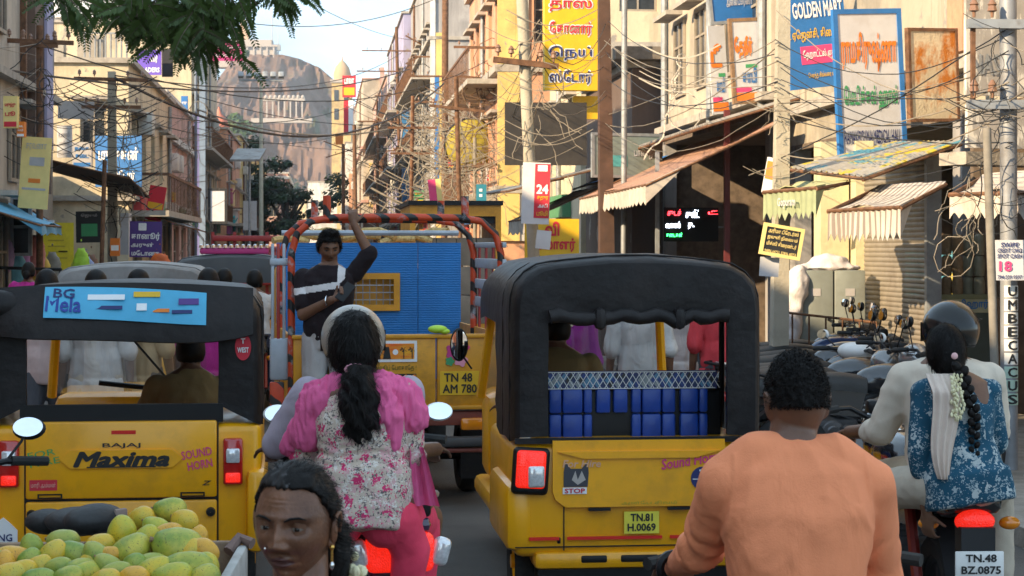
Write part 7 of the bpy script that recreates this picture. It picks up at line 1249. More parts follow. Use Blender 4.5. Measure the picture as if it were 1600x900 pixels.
for a, e, w_, d_ in ((shl, ell, wrl, (.05, .05, -1)), (shr, elr, wrr, (-.3, .9, -.2))): limb(b, [a, e, w_], [.046, .036, .025]); hand(b, w_, d_, (.6, .5, -.1), 1, .5, .9)
for s_ in (-1, 1): limb(b, [V((s_ * .09, 0, .88)), V((s_ * .26, .36, .80)), V((s_ * .24, .22, .42)), V((s_ * .24, .3, .34))], [.085, .06, .04, .035])
solid('body', b, SKIN, t, .007, 4)
k_ = MB(); torso(k_, pel, chest, nk - V((0, 0, .025)), (1, 0, 0), w=(.165, .145, .125, .138, .13, .058), d=(.13, .12, .10, .11, .08, .055), g=.008); limb(k_, [shl, ell, lerp(ell, wrl, .3)], [.052, .046, .044]); limb(k_, [shr, elr, lerp(elr, wrr, .5)], [.052, .046, .042]); loft(k_, [(pel + V((.02, -.04, -.11)), (1, 0, 0), .185, .115), (pel + V((.0, -.02, .02)), (1, 0, 0), .178, .13)]); limb(k_, [shl, nk + V((0, 0, -.07)), shr], [.056, .06, .056]); solid('kurta', k_, FLT, t, .008, 9, folds(.008, 8, (1, 1, .5)))
l_g = MB()
for s_ in (-1, 1): limb(l_g, [V((s_ * .09, 0, .86)), V((s_ * .26, .36, .80)), V((s_ * .24, .22, .44))], [.1, .08, .06])
solid('leggings', l_g, fabric('cream_trousers', (.50, .43, .34)), t, .012, 3, folds(.006, 10))
hg = MB(); hair_cap(hg, HMg, .014, .058, -.085, .34); hg.ell(HCg + V((0, -.06, -.03)), (.055, .05, .075)); hr = solid('hair', hg, HAIR, t, .006, 4); bristle(t, hr, 3500, .04, .0011, .97, 8, V((0, -.5, -.8)), None, .15)
br = MB(); y0 = HCg + V((.0, -.135, -.05))
for k in range(22):
    z = -k * .0185; x = .02 + .045 * min(1, k / 10) + (.012 if k % 2 else -.012); r = .026 * (1 - k / 40); br.ell(y0 + V((x, -.005 - .06 * min(1, k / 9), z)), (r * .8, r * .75, r * 1.05), Matrix.Rotation(.5 if k % 2 else -.5, 3, 'Y'), 10, 8)
br.tube([y0 + V((.065, -.065, -.4)), y0 + V((.075, -.065, -.47)), y0 + V((.08, -.06, -.53))], [.022, .026, .008], 10); br.build('braid', HAIR, t)
p = MB(); p.tube([y0 + V((.065 + .018 * math.cos(a), -.065 + .018 * math.sin(a), -.40)) for a in [k * .7 for k in range(10)]], .006, 6); p.build('hair_band', flat('band_purple', (.3, .03, .2)), t)
p = MB()
for k in range(70): zz = -.03 - k * .0026; p.ell(y0 + V((-.012 + rnd.gauss(0, .009) + .012 * math.sin(k), -.045 - .05 * min(1, k / 30) + rnd.gauss(0, .004), zz)), (.006, .006, .011), Matrix.Rotation(rnd.uniform(-1, 1), 3, 'X'), 7, 5)
o = p.build('jasmine_string', FLW, t); o['kind'] = 'stuff'
p = MB(); p.ell(y0 + V((.0, -.005, .045)), (.014, .006, .014)); p.build('hair_clip', flat('clip_pink', (.75, .45, .45)), t)
def shawl(a, b): x = -.085 + (a - .5) * (.115 - .07 * b ** 3) - .012 * b + .01 * math.sin(b * 6); return V((x, -.115 - .018 * math.sin(a * 3.14) + .085 * max(0, .16 - b) / .16 - .035 * b + .007 * math.sin(a * 22), 1.325 - .42 * b))
p = MB(); p.sheet(shawl, 24, 24, .006); p.build('stole', fabric('stole_cream', (.62, .50, .42), fold=.2), t, smooth=60)
t = person('person in a dark helmet and cream shirt steering the motorcycle at the right', (1.9, 8.3, 0), R(2)); pel, chest, nk = V((0, 0, .87)), V((0, .06, 1.2)), V((0, .1, 1.38)); HCd = V((.03, .13, 1.46)); shl, shr = V((-.19, .08, 1.27)), V((.19, .08, 1.27)); ell, wrl = V((-.275, .14, 1.04)), V((-.34, .5, 1.0)); elr, wrr = V((.255, .2, 1.03)), V((.33, .5, 1.02))
b = MB(); add_head(b, headM(HCd, R(180))); b.tube([nk + V((0, 0, -.05)), HCd], [.065, .055], 14); torso(b, pel, chest, nk, (1, 0, 0))
for a, e, w_, sd in ((shl, ell, wrl, -1), (shr, elr, wrr, 1)): limb(b, [a, e, w_], [.055, .042, .03]); hand(b, w_, (-sd * .2, .9, -.1), (0, .2, -1), -sd, .9)
for s_ in (-1, 1): limb(b, [V((s_ * .1, 0, .86)), V((s_ * .27, .44, .78)), V((s_ * .23, .3, .38)), V((s_ * .23, .42, .32))], [.09, .065, .045, .04])
solid('body', b, SKIN, t, .008, 4); CRSH = fabric('shirt_cream', (.66, .56, .45), .05, .3, 9)
k_ = MB(); torso(k_, pel, chest, nk - V((0, 0, .02)), (1, 0, 0), w=(.18, .18, .175, .185, .18, .07), g=.012); slv(k_, shl, ell, wrl, .3, .072, .062, .054); slv(k_, shr, elr, wrr, .5, .07, .06, .05); limb(k_, [shl, nk + V((0, 0, -.07)), shr], [.07, .072, .07]); solid('shirt', k_, CRSH, t, .009, 9, folds(.009, 9))
tr_ = MB(); loft(tr_, [(pel - V((0, 0, .09)), (1, 0, 0), .16, .13), (pel + V((0, 0, .06)), (1, 0, 0), .18, .14)])
for s_ in (-1, 1): limb(tr_, [V((s_ * .1, 0, .85)), V((s_ * .27, .44, .78)), V((s_ * .23, .3, .4))], [.11, .09, .065])
solid('trousers', tr_, fabric('khaki_trousers', (.42, .34, .24)), t, .012, 3, folds(.006, 10)); helmet(t, HCd + V((0, 0, .025)), 0, mat('helmet_black', (.008, .008, .008), .16, var=.2, coat=.25, spec=.35), r=(.125, .145, .128))
p = MB(); p.grid(lambda a, b: V((.0, 0, 0)), 1, 1)
q = MB(); q.ell((0, 0, 0), (.09, .1, .13)); me = remesh(q, .014, 3, folds(.02, 14)); me.materials.append(mat('bag_pale_green', (.42, .58, .48), .5)); tag(link('carrier_bag', me, None, (2.23, 7.98, .86)), 'pale green carrier bag hanging beside the braided pillion rider', 'bag')

# ---- couple on the scooter
FLP = fabric('kurta_floral', (.58, .47, .38), .1, .25, 9); mixin(FLP, (.15, .12, .12), vor_mask(FLP, 34, .36, .05, 60, .06)); mixin(FLP, (.62, .36, .36), vor_mask(FLP, 20, .34, .05, 70, .08, (2, 5, 1))); mixin(FLP, (.72, .66, .60), vor_mask(FLP, 24, .28, .05, 80, .06, (1, 8, 6))); mixin(FLP, (.62, .04, .15), vor_mask(FLP, 15, .26, .05, 80, .05, (7, 1, 4)))
DUP = fabric('dupatta_pink', (.74, .13, .30), .08, .45, 12); LEGP = fabric('salwar_pink', (.78, .06, .12), .08, .5, 8)
t = person('person in a floral kurta and pink shawl riding pillion on the scooter', (-.56, 7.15, 0), R(3)); pel, chest, nk = V((.0, .02, .93)), V((0, .03, 1.21)), V((-.01, .05, 1.365)); HCp = V((-.03, .075, 1.47)); shl, shr = V((-.15, .04, 1.28)), V((.15, .04, 1.285)); ell, wrl = V((-.215, .14, 1.06)), V((-.18, .36, 1.0)); elr, wrr = V((.175, .06, 1.07)), V((.15, .3, .98))
HMp = headM(HCp, R(180), R(2)); b = MB(); add_head(b, HMp); b.tube([nk + V((0, 0, -.05)), HCp + V((0, 0, -.03))], [.06, .055], 16); torso(b, pel, chest, nk, (1, 0, 0), w=(.185, .175, .15, .165, .165, .055))
for a, e, w_, sd in ((shl, ell, wrl, -1), (shr, elr, wrr, 1)): limb(b, [a, e, w_], [.056, .046, .03]); hand(b, w_, (-sd * .3, .9, -.1), (-sd * .5, .2, -.4), -sd, .5, .9)
for s_ in (-1, 1): limb(b, [V((s_ * .1, .02, .88)), V((s_ * .24, .40, .78)), V((s_ * .21, .26, .36)), V((s_ * .21, .36, .28))], [.1, .07, .05, .04])
solid('body', b, SKIN, t, .0075, 4)
k_ = MB(); torso(k_, pel, chest, nk - V((0, 0, .03)), (1, 0, 0), w=(.182, .175, .15, .166, .15, .068), d=(.15, .145, .12, .13, .09, .06), g=.008); limb(k_, [shl, ell, lerp(ell, wrl, .25)], [.068, .06, .055]); limb(k_, [shr, elr, lerp(elr, wrr, .4)], [.068, .062, .055]); loft(k_, [(pel + V((.0, -.03, -.14)), (1, 0, 0), .165, .15), (pel + V((0, 0, .0)), (1, 0, 0), .188, .16)])
def kf(c, n): return c + n * (.005 * math.sin(c.z * 150 + 6 * mnoise.noise(c * 7)) * math.exp(-((c.z - 1.075) / .05) ** 2) + .006 * (1 - 2 * abs(mnoise.noise(V((c.x * 6, c.y * 6, c.z * 9))))))
limb(k_, [shl, nk + V((0, 0, -.08)), shr], [.066, .07, .066]); solid('kurta', k_, FLP, t, .0075, 9, kf)
l_g = MB()
for s_ in (-1, 1): limb(l_g, [V((s_ * .1, .0, .84)), V((s_ * .21, .36, .78)), V((s_ * .19, .24, .34))], [.11, .085, .065])
limb(l_g, [V((.11, -.01, .86)), V((.18, .03, .72)), V((.175, .08, .46))], [.085, .07, .06]); solid('salwar', l_g, LEGP, t, .01, 4, folds(.012, 9, (1, 1, .5)))
def drape_r(a, b): return V((.06 + .155 * b ** .7 + (a - .5) * (.13 + .05 * b) * (1 - .5 * b) + .0 * a, -.045 - .10 * math.sin(min(1, b * 1.5) * 1.9) * (1 - .5 * a) + .006 * math.sin(a * 28 + b * 4), 1.375 - .02 * b - .30 * b ** 1.6 - .05 * a * (1 - b) + (.0)))
dr = MB(); limb(dr, [V((.075, .03, 1.325)), V((.145, .03, 1.28)), V((.185, .02, 1.21))], [.056, .074, .062]); limb(dr, [V((.075, -.02, 1.32)), V((.105, -.055, 1.22)), V((.12, -.06, 1.11))], [.04, .05, .02]); solid('shawl_right_end', dr, DUP, t, .006, 3, folds(.015, 30, (1.6, 1, .25)))
dl = MB(); limb(dl, [V((-.09, .03, 1.325)), V((-.155, .03, 1.275)), V((-.2, .06, 1.15))], [.05, .074, .066]); limb(dl, [V((-.2, .06, 1.2)), V((-.27, .14, 1.09))], [.05, .035]); solid('shawl', dl, DUP, t, .006, 3, folds(.015, 26, (1.6, 1, .28)))
def tailf(a, b): return V((.205 + (a - .5) * (.05 + .06 * b) + .03 * b, -.01 + .05 * math.sin(a * 3) + .012 * math.sin(a * 16), 1.10 - .22 * b))
p = MB(); p.sheet(tailf, 16, 16, .01); p.build('shawl_tail', DUP, t, smooth=60)
hp = MB(); hair_cap(hp, HMp, .024, .058, -.085, .34); hp.ell(HCp + V((0, -.075, -.02)), (.06, .04, .08))
pts = [HCp + V((.01, -.105, -.07)), HCp + V((.02, -.135, -.13)), HCp + V((.02, -.145, -.2)), HCp + V((.03, -.15, -.28)), HCp + V((.035, -.14, -.35))]; hp.tube(pts, [.045, .065, .075, .07, .03], 14); hp.tube([q + V((.03, .0, .0)) for q in pts], [.03, .04, .05, .045, .02], 10)
ho_ = solid('hair', hp, HAIR, t, .007, 3, lambda c, n: c + n * (.008 * math.sin(c.z * 70 + c.x * 90 + 4 * mnoise.noise(c * 20)) * (1 if c.z < 1.40 else .15) + .004 * mnoise.noise(c * 60)))
p = MB()
for k in range(12): a = k * .52; p.ell(HCp + V((.008 + .03 * math.cos(a), -.125, -.075 + .012 * math.sin(a))), (.012, .012, .011), None, 8, 6)
bristle(t, ho_, 6000, .05, .0011, .96, 7, V((0, -.1, -1)), None, .25); p.build('scrunchie', flat('scrunchie_pink', (.78, .36, .45), .8), t)
t = person('person in a cream helmet and dark shirt steering the scooter', (-.615, 7.7, 0), R(5)); pel, chest, nk = V((0, -.05, .86)), V((0, 0, 1.18)), V((0, .03, 1.36)); HCd = V((-.01, .06, 1.47)); shl, shr = V((-.2, .02, 1.26)), V((.2, .02, 1.26)); ell, wrl = V((-.33, .1, 1.05)), V((-.37, .40, 1.0)); elr, wrr = V((.20, .16, 1.0)), V((.33, .42, .99))
b = MB(); add_head(b, headM(HCd, R(180))); b.tube([nk + V((0, 0, -.05)), HCd], [.065, .055], 14); torso(b, pel, chest, nk, (1, 0, 0))
for a, e, w_, sd in ((shl, ell, wrl, -1), (shr, elr, wrr, 1)): limb(b, [a, e, w_], [.055, .044, .032]); hand(b, w_, (-sd * .1, .9, -.1), (0, .2, -1), -sd, .9)
for s_ in (-1, 1): limb(b, [V((s_ * .1, -.05, .84)), V((s_ * .17, .36, .78)), V((s_ * .14, .42, .34)), V((s_ * .14, .54, .31))], [.085, .065, .045, .04])
solid('body', b, SKIN_D, t, .008, 4); k_ = MB(); torso(k_, pel, chest, nk - V((0, 0, .02)), (1, 0, 0), g=.014); slv(k_, shl, ell, wrl, .05, .07, .062, .055); slv(k_, shr, elr, wrr, .05, .07, .062, .055); solid('shirt', k_, fabric('shirt_lilac', (.42, .36, .42), .1, .3, 9), t, .012, 3, folds(.007, 9))
tr_ = MB(); loft(tr_, [(pel - V((0, 0, .09)), (1, 0, 0), .16, .13), (pel + V((0, 0, .06)), (1, 0, 0), .18, .14)])
for s_ in (-1, 1): limb(tr_, [V((s_ * .1, -.05, .84)), V((s_ * .17, .36, .78)), V((s_ * .14, .42, .36))], [.1, .085, .06])
solid('trousers', tr_, fabric('grey_trousers', (.08, .08, .09)), t, .014, 3); helmet(t, HCd + V((-.012, 0, .01)), 0, mat('helmet_cream', (.36, .32, .27), .35, var=.15, scale=12, coat=.3), r=(.130, .148, .135))

# ---- conductor on the truck
t = person('person in a black striped polo looking at a phone on the truck step', (P(513, 0, 13.5).x, 13.5, 0), R(0)); zt = .55
pel, chest, nk = V((0, 0, 1.23)), V((.0, .0, 1.55)), V((.005, -.01, 1.735)); HCt = V((.01, -.035, 1.845)); shl, shr = V((.185, .0, 1.66)), V((-.175, 0, 1.63)); ell, wrl = V((.29, -.03, 1.80)), V((.185, -.02, 2.0)); elr, wrr = V((-.17, -.08, 1.37)), V((.04, -.2, 1.48))
HMt = headM(HCt, R(14), R(16), 0, .95); b = MB(); add_head(b, HMt); b.tube([nk + V((0, .02, -.06)), HCt + V((0, .03, -.04))], [.062, .055], 16); torso(b, pel, chest, nk, (1, 0, 0), w=(.155, .145, .135, .16, .165, .058)); limb(b, [shl, ell, wrl], [.05, .042, .028]); limb(b, [shr, elr, wrr], [.05, .042, .028]); hand(b, wrl, (-.15, .05, 1), (0, 1, 0), -1, 1.0, .95); hand(b, wrr, (.8, -.2, .35), (0, -.6, .7), -1, .75, .95)
for s_ in (-1, 1): limb(b, [V((s_ * .085, 0, 1.2)), V((s_ * .1, -.03, .86)), V((s_ * .1, .02, .54)), V((s_ * .1, -.1, .5))], [.08, .058, .042, .035])
solid('body', b, SKIN, t, .006, 3); POLO = fabric('polo_black', (.018, .012, .014), .2, .35, 10); k_ = MB(); torso(k_, pel + V((0, 0, .02)), chest, nk - V((0, 0, .015)), (1, 0, 0), w=(.165, .165, .16, .175, .168, .068), d=(.115, .12, .115, .12, .09, .06), g=.01); slv(k_, shl, ell, wrl, .0, .062, .058, .056); k2 = MB(); limb(k_, [shr, lerp(shr, elr, .72)], [.064, .06]); me = remesh(k_, .007, 4, folds(.007, 10)); me.materials.append(POLO); me.materials.append(fabric('polo_white', (.66, .63, .62)))
for pl in me.polygons:
    c = pl.center
    if c.y < .03 and (.0 < (c.z - (1.545 + .16 * c.x)) < .047) and c.x < .09 and (c.x < .09): pl.material_index = 1
    if .075 < c.x < .125 and c.z > 1.50 + c.x and c.y < .08: pl.material_index = 1
link('polo_shirt', me, t); tr_ = MB(); loft(tr_, [(pel - V((0, 0, .1)), (1, 0, 0), .15, .11), (pel + V((0, 0, .03)), (1, 0, 0), .165, .12)])
for s_ in (-1, 1): limb(tr_, [V((s_ * .085, 0, 1.2)), V((s_ * .1, -.03, .86)), V((s_ * .1, .02, .58))], [.1, .078, .066])
solid('trousers', tr_, fabric('trousers_grey', (.40, .38, .37)), t, .009, 3, folds(.008, 11, (1, 1, .5))); hh = MB(); hair_cap(hh, HMt, .016, .05, -.05, .3); hh.ell(HMt @ V((0, -.03, .115)), (.06, .05, .025)); ho_ = solid('hair', hh, HAIR, t, .006, 3, lambda c, n: c + n * (.007 * mnoise.noise(c * 60)))
for s_ in (-1, 1):
    p = MB(); p.tube([HMt @ V((s_ * .014, -.092, .017)), HMt @ V((s_ * .03, -.091, .023)), HMt @ V((s_ * .05, -.074, .017))], [.003, .004, .002], 6); p.build('eyebrow', HAIR, t); p = MB(); p.ell(HMt @ V((s_ * .031, -.079, -.003)), (.012, .006, .0045)); p.build('eye', IRIS, t)
bristle(t, ho_, 3500, .018, .0014, .5, 4, amp=.8); p = MB(); p.ell(HMt @ V((0, -.098, -.055)), (.02, .006, .0035)); p.build('moustache', HAIR, t)
p = MB(); p.tube([wrr + V((-.03, .0, -.005)) + V((.008 * math.cos(a), .033 * math.cos(a), .033 * math.sin(a))) for a in [k * math.pi / 8 for k in range(17)]], .006, 6); p.build('bracelet', CHROME, t)
p = MB(); p.rbox((0, 0, 0), (.075, .012, .15), .006, Matrix.Rotation(-.5, 3, 'X') @ Matrix.Rotation(.6, 3, 'Y')); o = p.build('mobile_phone', BLACK, None, t.location + wrr + V((.10, -.05, .055))); tag(o, 'black mobile phone held by the person on the truck', 'phone')

# ---- auto drivers, riders, walkers
def rider(label, loc, rz, shirt, hairm=HAIR, skin=SKIN, seat=.82, voxel=.012, longhair=False, armz=1.0, cap=None):
    t = person(label, loc, rz); s0 = seat - .82; u = V((0, 0, s0)); pel, chest, nk = V((0, 0, .88)) + u, V((0, .04, 1.2)) + u, V((0, .07, 1.39)) + u; HC_ = V((0, .1, 1.48)) + u; b = MB(); M_ = headM(HC_, R(180)); add_head(b, M_, 28, 20); b.tube([nk + V((0, 0, -.05)), HC_], [.062, .055], 12); torso(b, pel, chest, nk, (1, 0, 0)); k_ = MB(); torso(k_, pel, chest, nk - V((0, 0, .02)), (1, 0, 0), g=.014)
    for s_ in (-1, 1):
        sh_, el_, wr_ = V((s_ * .19, .05, 1.28)) + u, V((s_ * .29, .14, 1.02)) + u, V((s_ * .3, .5, armz)) + u; limb(b, [sh_, el_, wr_], [.052, .042, .03]); hand(b, wr_, (-s_ * .2, .9, -.1), (0, .2, -1), -s_, .8); slv(k_, sh_, el_, wr_, .1, .07, .062, .056); limb(b, [V((s_ * .1, 0, .86)) + u, V((s_ * .2, .44, .78)) + u * .5, V((s_ * .18, .34, .36)), V((s_ * .18, .44, .32))], [.09, .065, .045, .04])
    solid('body', b, skin, t, voxel, 3); solid('shirt', k_, shirt, t, voxel, 3, folds(.008, 9)); tr_ = MB(); loft(tr_, [(pel - V((0, 0, .09)), (1, 0, 0), .16, .13), (pel + V((0, 0, .06)), (1, 0, 0), .18, .14)])
    for s_ in (-1, 1): limb(tr_, [V((s_ * .1, 0, .86)) + u, V((s_ * .2, .44, .78)) + u * .5, V((s_ * .18, .34, .4))], [.1, .085, .06])
    solid('trousers', tr_, MATS['jeans'], t, voxel * 1.3, 3); hh = MB(); hair_cap(hh, M_, .013, .055, -.065, .3)
    if longhair: hh.tube([HC_ + V((0, -.09, -.02)), HC_ + V((0, -.13, -.1)), HC_ + V((.01, -.14, -.25))], [.05, .045, .02], 12)
    solid('hair', hh, hairm, t, voxel * .7, 3); return t
KHAKI = fabric('shirt_khaki', (.20, .14, .06), .1, .3, 9); WSH = fabric('shirt_white', (.52, .50, .48), .1, .8, 7); REDC = fabric('red_cloth', (.55, .05, .06)); MAGC = fabric('magenta_cloth', (.5, .03, .25)); PURC = fabric('purple_cloth', (.22, .02, .2)); TANC = fabric('tan_cloth', (.42, .3, .17)); BLUC = fabric('blue_cloth', (.04, .08, .3)); GRNC = fabric('green_cloth', (.1, .25, .14))
def drv(A, x, y): return A.matrix_basis @ V((x, y, 0))
rider('driver in khaki seen through the rear window of the auto rickshaw on the right', drv(AR, -.19, 1.62), R(4.6), KHAKI, seat=.70); rider('driver in khaki leaning over inside the banner auto rickshaw', drv(AL, .26, 1.45), R(6.6), KHAKI, seat=.58, skin=SKIN_D)
rider('rider in a white shirt on a distant motorcycle left of the truck', (P(402, 0, 20.3).x, 20.1, 0), R(8), WSH, skin=SKIN); rider('rider in blue among the traffic behind the banner auto', (P(330, 0, 25).x, 24.9, 0), R(8), BLUC)
def walker(label, loc, rz, shirt, long=False, longhair=False, h=1.0, face=False, legm=None, jas=False):
    t = person(label, loc, rz); t.scale = (h, h, h); pel, chest, nk = V((0, 0, .95)), V((0, 0, 1.28)), V((0, 0, 1.45)); HC_ = V((0, .02, 1.56)); yaw = R(180) if not face else 0; b = MB(); M_ = headM(HC_, yaw); add_head(b, M_, 28, 20); b.tube([nk + V((0, 0, -.05)), HC_], [.06, .055], 12); torso(b, pel, chest, nk, (1, 0, 0)); k_ = MB(); torso(k_, pel, chest, nk - V((0, 0, .02)), (1, 0, 0), g=.015)
    for s_ in (-1, 1):
        sh_, el_, wr_ = V((s_ * .18, 0, 1.37)), V((s_ * .23, -.03, 1.1)), V((s_ * .24, .06, .86)); limb(b, [sh_, el_, wr_], [.05, .04, .028]); hand(b, wr_, (0, .1, -1), (-s_, 0, 0), 1, .3); slv(k_, sh_, el_, wr_, .05, .066, .058, .054); limb(b, [V((s_ * .09, 0, .93)), V((s_ * .1, s_ * .1, .5)), V((s_ * .1, s_ * .12 - .05, .08)), V((s_ * .1, s_ * .12 + .1, .04))], [.085, .06, .042, .036])
    solid('body', b, SKIN, t, .012, 3)
    if long: loft(k_, [((0, 0, .3), (1, 0, 0), .2, .17), ((0, 0, .9), (1, 0, 0), .185, .14)])
    solid('garment', k_, shirt, t, .012, 3, folds(.016, 11, (1, 1, .25))); tr_ = MB()
    for s_ in (-1, 1): limb(tr_, [V((s_ * .09, 0, .93)), V((s_ * .1, s_ * .1, .5)), V((s_ * .1, s_ * .12 - .05, .12))], [.105, .08, .062])
    solid('trousers', tr_, legm or MATS['grey_trousers'], t, .014, 3); hh = MB(); hair_cap(hh, M_, .013, .055, -.065, .3)
    if longhair: hh.ell(HC_ + V((0, -.1 if not face else .1, -.04)), (.05, .05, .06))
    solid('hair', hh, HAIR, t, .009, 3)
    if jas:
        p = MB()
        for k in range(40): p.ell(HC_ + V((.02 + rnd.gauss(0, .012), -.15, -.02 - k * .006)), .012, None, 6, 5)
        o = p.build('jasmine_string', FLW, t); o['kind'] = 'stuff'
    return t
def gp(px, d): return (P(px, 0, d).x, d, 0)
walker('person in a loose white shirt standing ahead of the banner auto', gp(150, 13.7), R(10), WSH, long=True, legm=MATS['cream_trousers']); walker('person in a tan patterned garment beside the white shirt one', gp(215, 14.0), R(-10), TANC, long=True); walker('person in magenta seen at the edge of the banner auto window', gp(325, 14.6), R(0), MAGC, long=True, longhair=True); walker('person in a pale pink shirt near the left auto pillar', gp(72, 13.9), R(0), fabric('pale_pink', (.6, .45, .42)))
walker('person in purple with a jasmine string in the hair ahead of the right auto', gp(880, 13.4), R(0), PURC, long=True, longhair=True, jas=True, h=.95); walker('person in white walking ahead of the right auto', gp(1000, 14.6), R(5), WSH, h=.97); walker('person in red walking by the parked motorcycles', gp(1128, 15.3), R(0), REDC, long=True, longhair=True, h=.97); walker('person in a white dhoti and shirt past the auto pillar', gp(1055, 16), R(0), WSH, long=True, h=.98)
for px, d, shm, lab, lh in ((212, 18.6, BLUC, 'dark haired person in blue just beyond the dusty roofed auto', False), (298, 17.6, TANC, 'grey haired person in tan past the banner auto', False), (322, 19.5, BLUC, 'person in blue left of the white shirt rider', True), (350, 19.8, GREYMETAL, 'person in grey close to the white shirt rider', False), (262, 22, REDC, 'person in red on the left pavement by the violet sign', True), (44, 24, MAGC, 'person browsing the hung bags on the left', True), (285, 24, WSH, 'person in white further along the left kerb', False), (870, 27, TANC, 'person in tan by the yellow shop sign', False), (1100, 24, GRNC, 'person in green at the mouth of the dark store', False), (238, 27, GRNC, 'person in green near the ragged sheet roof', True), (310, 30, WSH, 'person in white deep in the traffic', False)): walker(lab, gp(px, d), R(crnd.uniform(-20, 20)), shm, long=lh, longhair=lh, h=crnd.uniform(.92, 1.0))
# ------------------------------------------------------------------ mango cart
t = thing('hand_cart', 'wooden hand cart with a pale board edge carrying the mangoes', 'cart', (-1.36, 5.3, 0), R(3))
p = MB(); p.bb(-.75, .56, -.55, .5, .80, .84); p.build('deck', WOOD, t, smooth=0)
for k in range(7): p = MB(); p.bb(-.74 + k * .185, -.74 + k * .185 + .175, -.545, .495, .842, .856); p.build('plank', WOOD, t, smooth=0)
PB_ = mat('board_paint', (.42, .42, .40), .8, var=.25, dirt=.6, dcol=(.2, .15, .11), dscale=9)
p = MB(); p.rbox((.57, -.03, .885), (.03, 1.06, .12), .008); p.build('side_board', PB_, t); p = MB(); p.rbox((-.1, .51, .89), (1.3, .03, .13), .008); p.build('back_board', mat('board_brown', (.24, .16, .10), .8, var=.3, bump=.3), t); p = MB(); p.rbox((-.1, -.56, .87), (1.3, .03, .1), .008); p.build('front_board', PB_, t)
p = MB(); p.tube([(.53, .46, .93), (.56, .5, .965), (.6, .48, .95)], .018, 8); p.build('cloth_knot', mat('rag', (.2, .13, .11), .9), t)
for x in (-.6, .4):
    for y in (-.4, .4): p = MB(); p.bb(x - .03, x + .03, y - .03, y + .03, 0 if y < 0 else .3, .80); p.build('leg', WOOD, t, smooth=0)
for x in (-.7, .5): wheel(t, (x, .35, .3), .3, .06, alloy=True)
mr_ = random.Random(5)
MM = []
for i, (c1, c2) in enumerate((((.68, .40, .02), (.52, .42, .05)), ((.34, .40, .05), (.62, .46, .03)), ((.16, .27, .03), (.34, .38, .06)), ((.22, .30, .04), (.58, .48, .06)), ((.70, .38, .03), (.60, .30, .03)), ((.40, .40, .07), (.22, .30, .05)))):
    m = mat('mango%d' % i, c1, .42, var=.1, scale=20, spec=.4, coat=.12); mixin(m, c2, noise_mask(m, 11, .42, .62)); mixin(m, (.07, .045, .02), vor_mask(m, 55, .13, .12, 30, .1)); mixin(m, (.10, .06, .02), noise_mask(m, 38, .66, .72)); MM.append(m)
def mango_mesh(i):
    b = MB(); b.ell((0, 0, 0), (1, 1, 1), None, 18, 14)
    me = b.mesh('mango', MM[i % 6], 180); r_ = random.Random(i)
    for v in me.vertices:
        c = v.co.copy(); k = 1 + .10 * c.x - .06 * abs(c.x) ** 3; v.co = V((c.x * .056, c.y * .040 * k, c.z * .042 * k + .009 * c.x * c.x)) + c * (.0022 * mnoise.noise(c * 1.8 + V((i, 0, 0))))
    b2 = bmesh.new(); b2.from_mesh(me); st = bmesh.ops.create_cone(b2, cap_ends=True, segments=6, radius1=.0055, radius2=.003, depth=.012, matrix=Matrix.Translation((-.054, 0, .011)) @ Matrix.Rotation(1.4, 4, 'Y'))
    me.materials.append(MATS['wood'])
    for f in {f for v in st['verts'] for f in v.link_faces}: f.material_index = 1
    b2.to_mesh(me); b2.free(); me.update(); return me
MMESH = [mango_mesh(i) for i in range(12)]
COLN = ('ripe yellow', 'yellow green', 'dark green', 'green and yellow', 'orange yellow', 'pale green')
VIS = [(265, 798, 1.0, 3, 0), (221, 811, .95, 0, 20), (244, 827, 1.0, 1, -20), (288, 818, 1.05, 0, -10), (190, 836, 1.15, 1, 70), (308, 844, .85, 4, 60), (157, 852, .92, 0, 0), (49, 858, .85, 2, 80), (99, 847, 1.1, 5, 0), (81, 870, 1.1, 0, 35), (118, 868, 1.1, 2, -20), (205, 862, 1.45, 3, 25), (276, 860, 1.85, 3, -15), (211, 886, .95, 2, 15), (20, 872, 1.0, 4, -10), (60, 887, .85, 0, 20), (125, 893, 1.1, 3, 0), (142, 880, .8, 0, 30), (168, 884, .95, 5, -25), (5, 888, .95, 4, 70), (34, 895, 1.0, 0, 10), (92, 890, .9, 5, 10), (240, 896, 1.15, 1, 20), (293, 891, 1.5, 3, 0), (320, 866, 1.0, 4, 80), (322, 888, .95, 1, 70), (150, 867, .95, 5, -35), (236, 880, .85, 5, 0), (172, 868, .75, 4, 0), (182, 897, .9, 5, 5), (46, 876, .85, 2, 30), (70, 850, .0, 2, 0), (-12, 880, 1.0, 3, 0), (262, 838, 1.05, 4, 10), (228, 846, 1.0, 1, 50), (298, 866, 1.0, 0, 30), (140, 897, 1.0, 1, 0), (18, 900, 1.0, 0, 0), (108, 905, 1.0, 3, 0), (270, 905, 1.2, 1, 10), (210, 908, 1.1, 4, 0), (60, 908, 1.0, 2, 0), (165, 910, 1.1, 0, 10), (318, 906, 1.1, 3, 20)]
MLB = {}; rown = {0: 'on the front slope', 1: 'halfway up the heap', 2: 'near the top of the heap'}
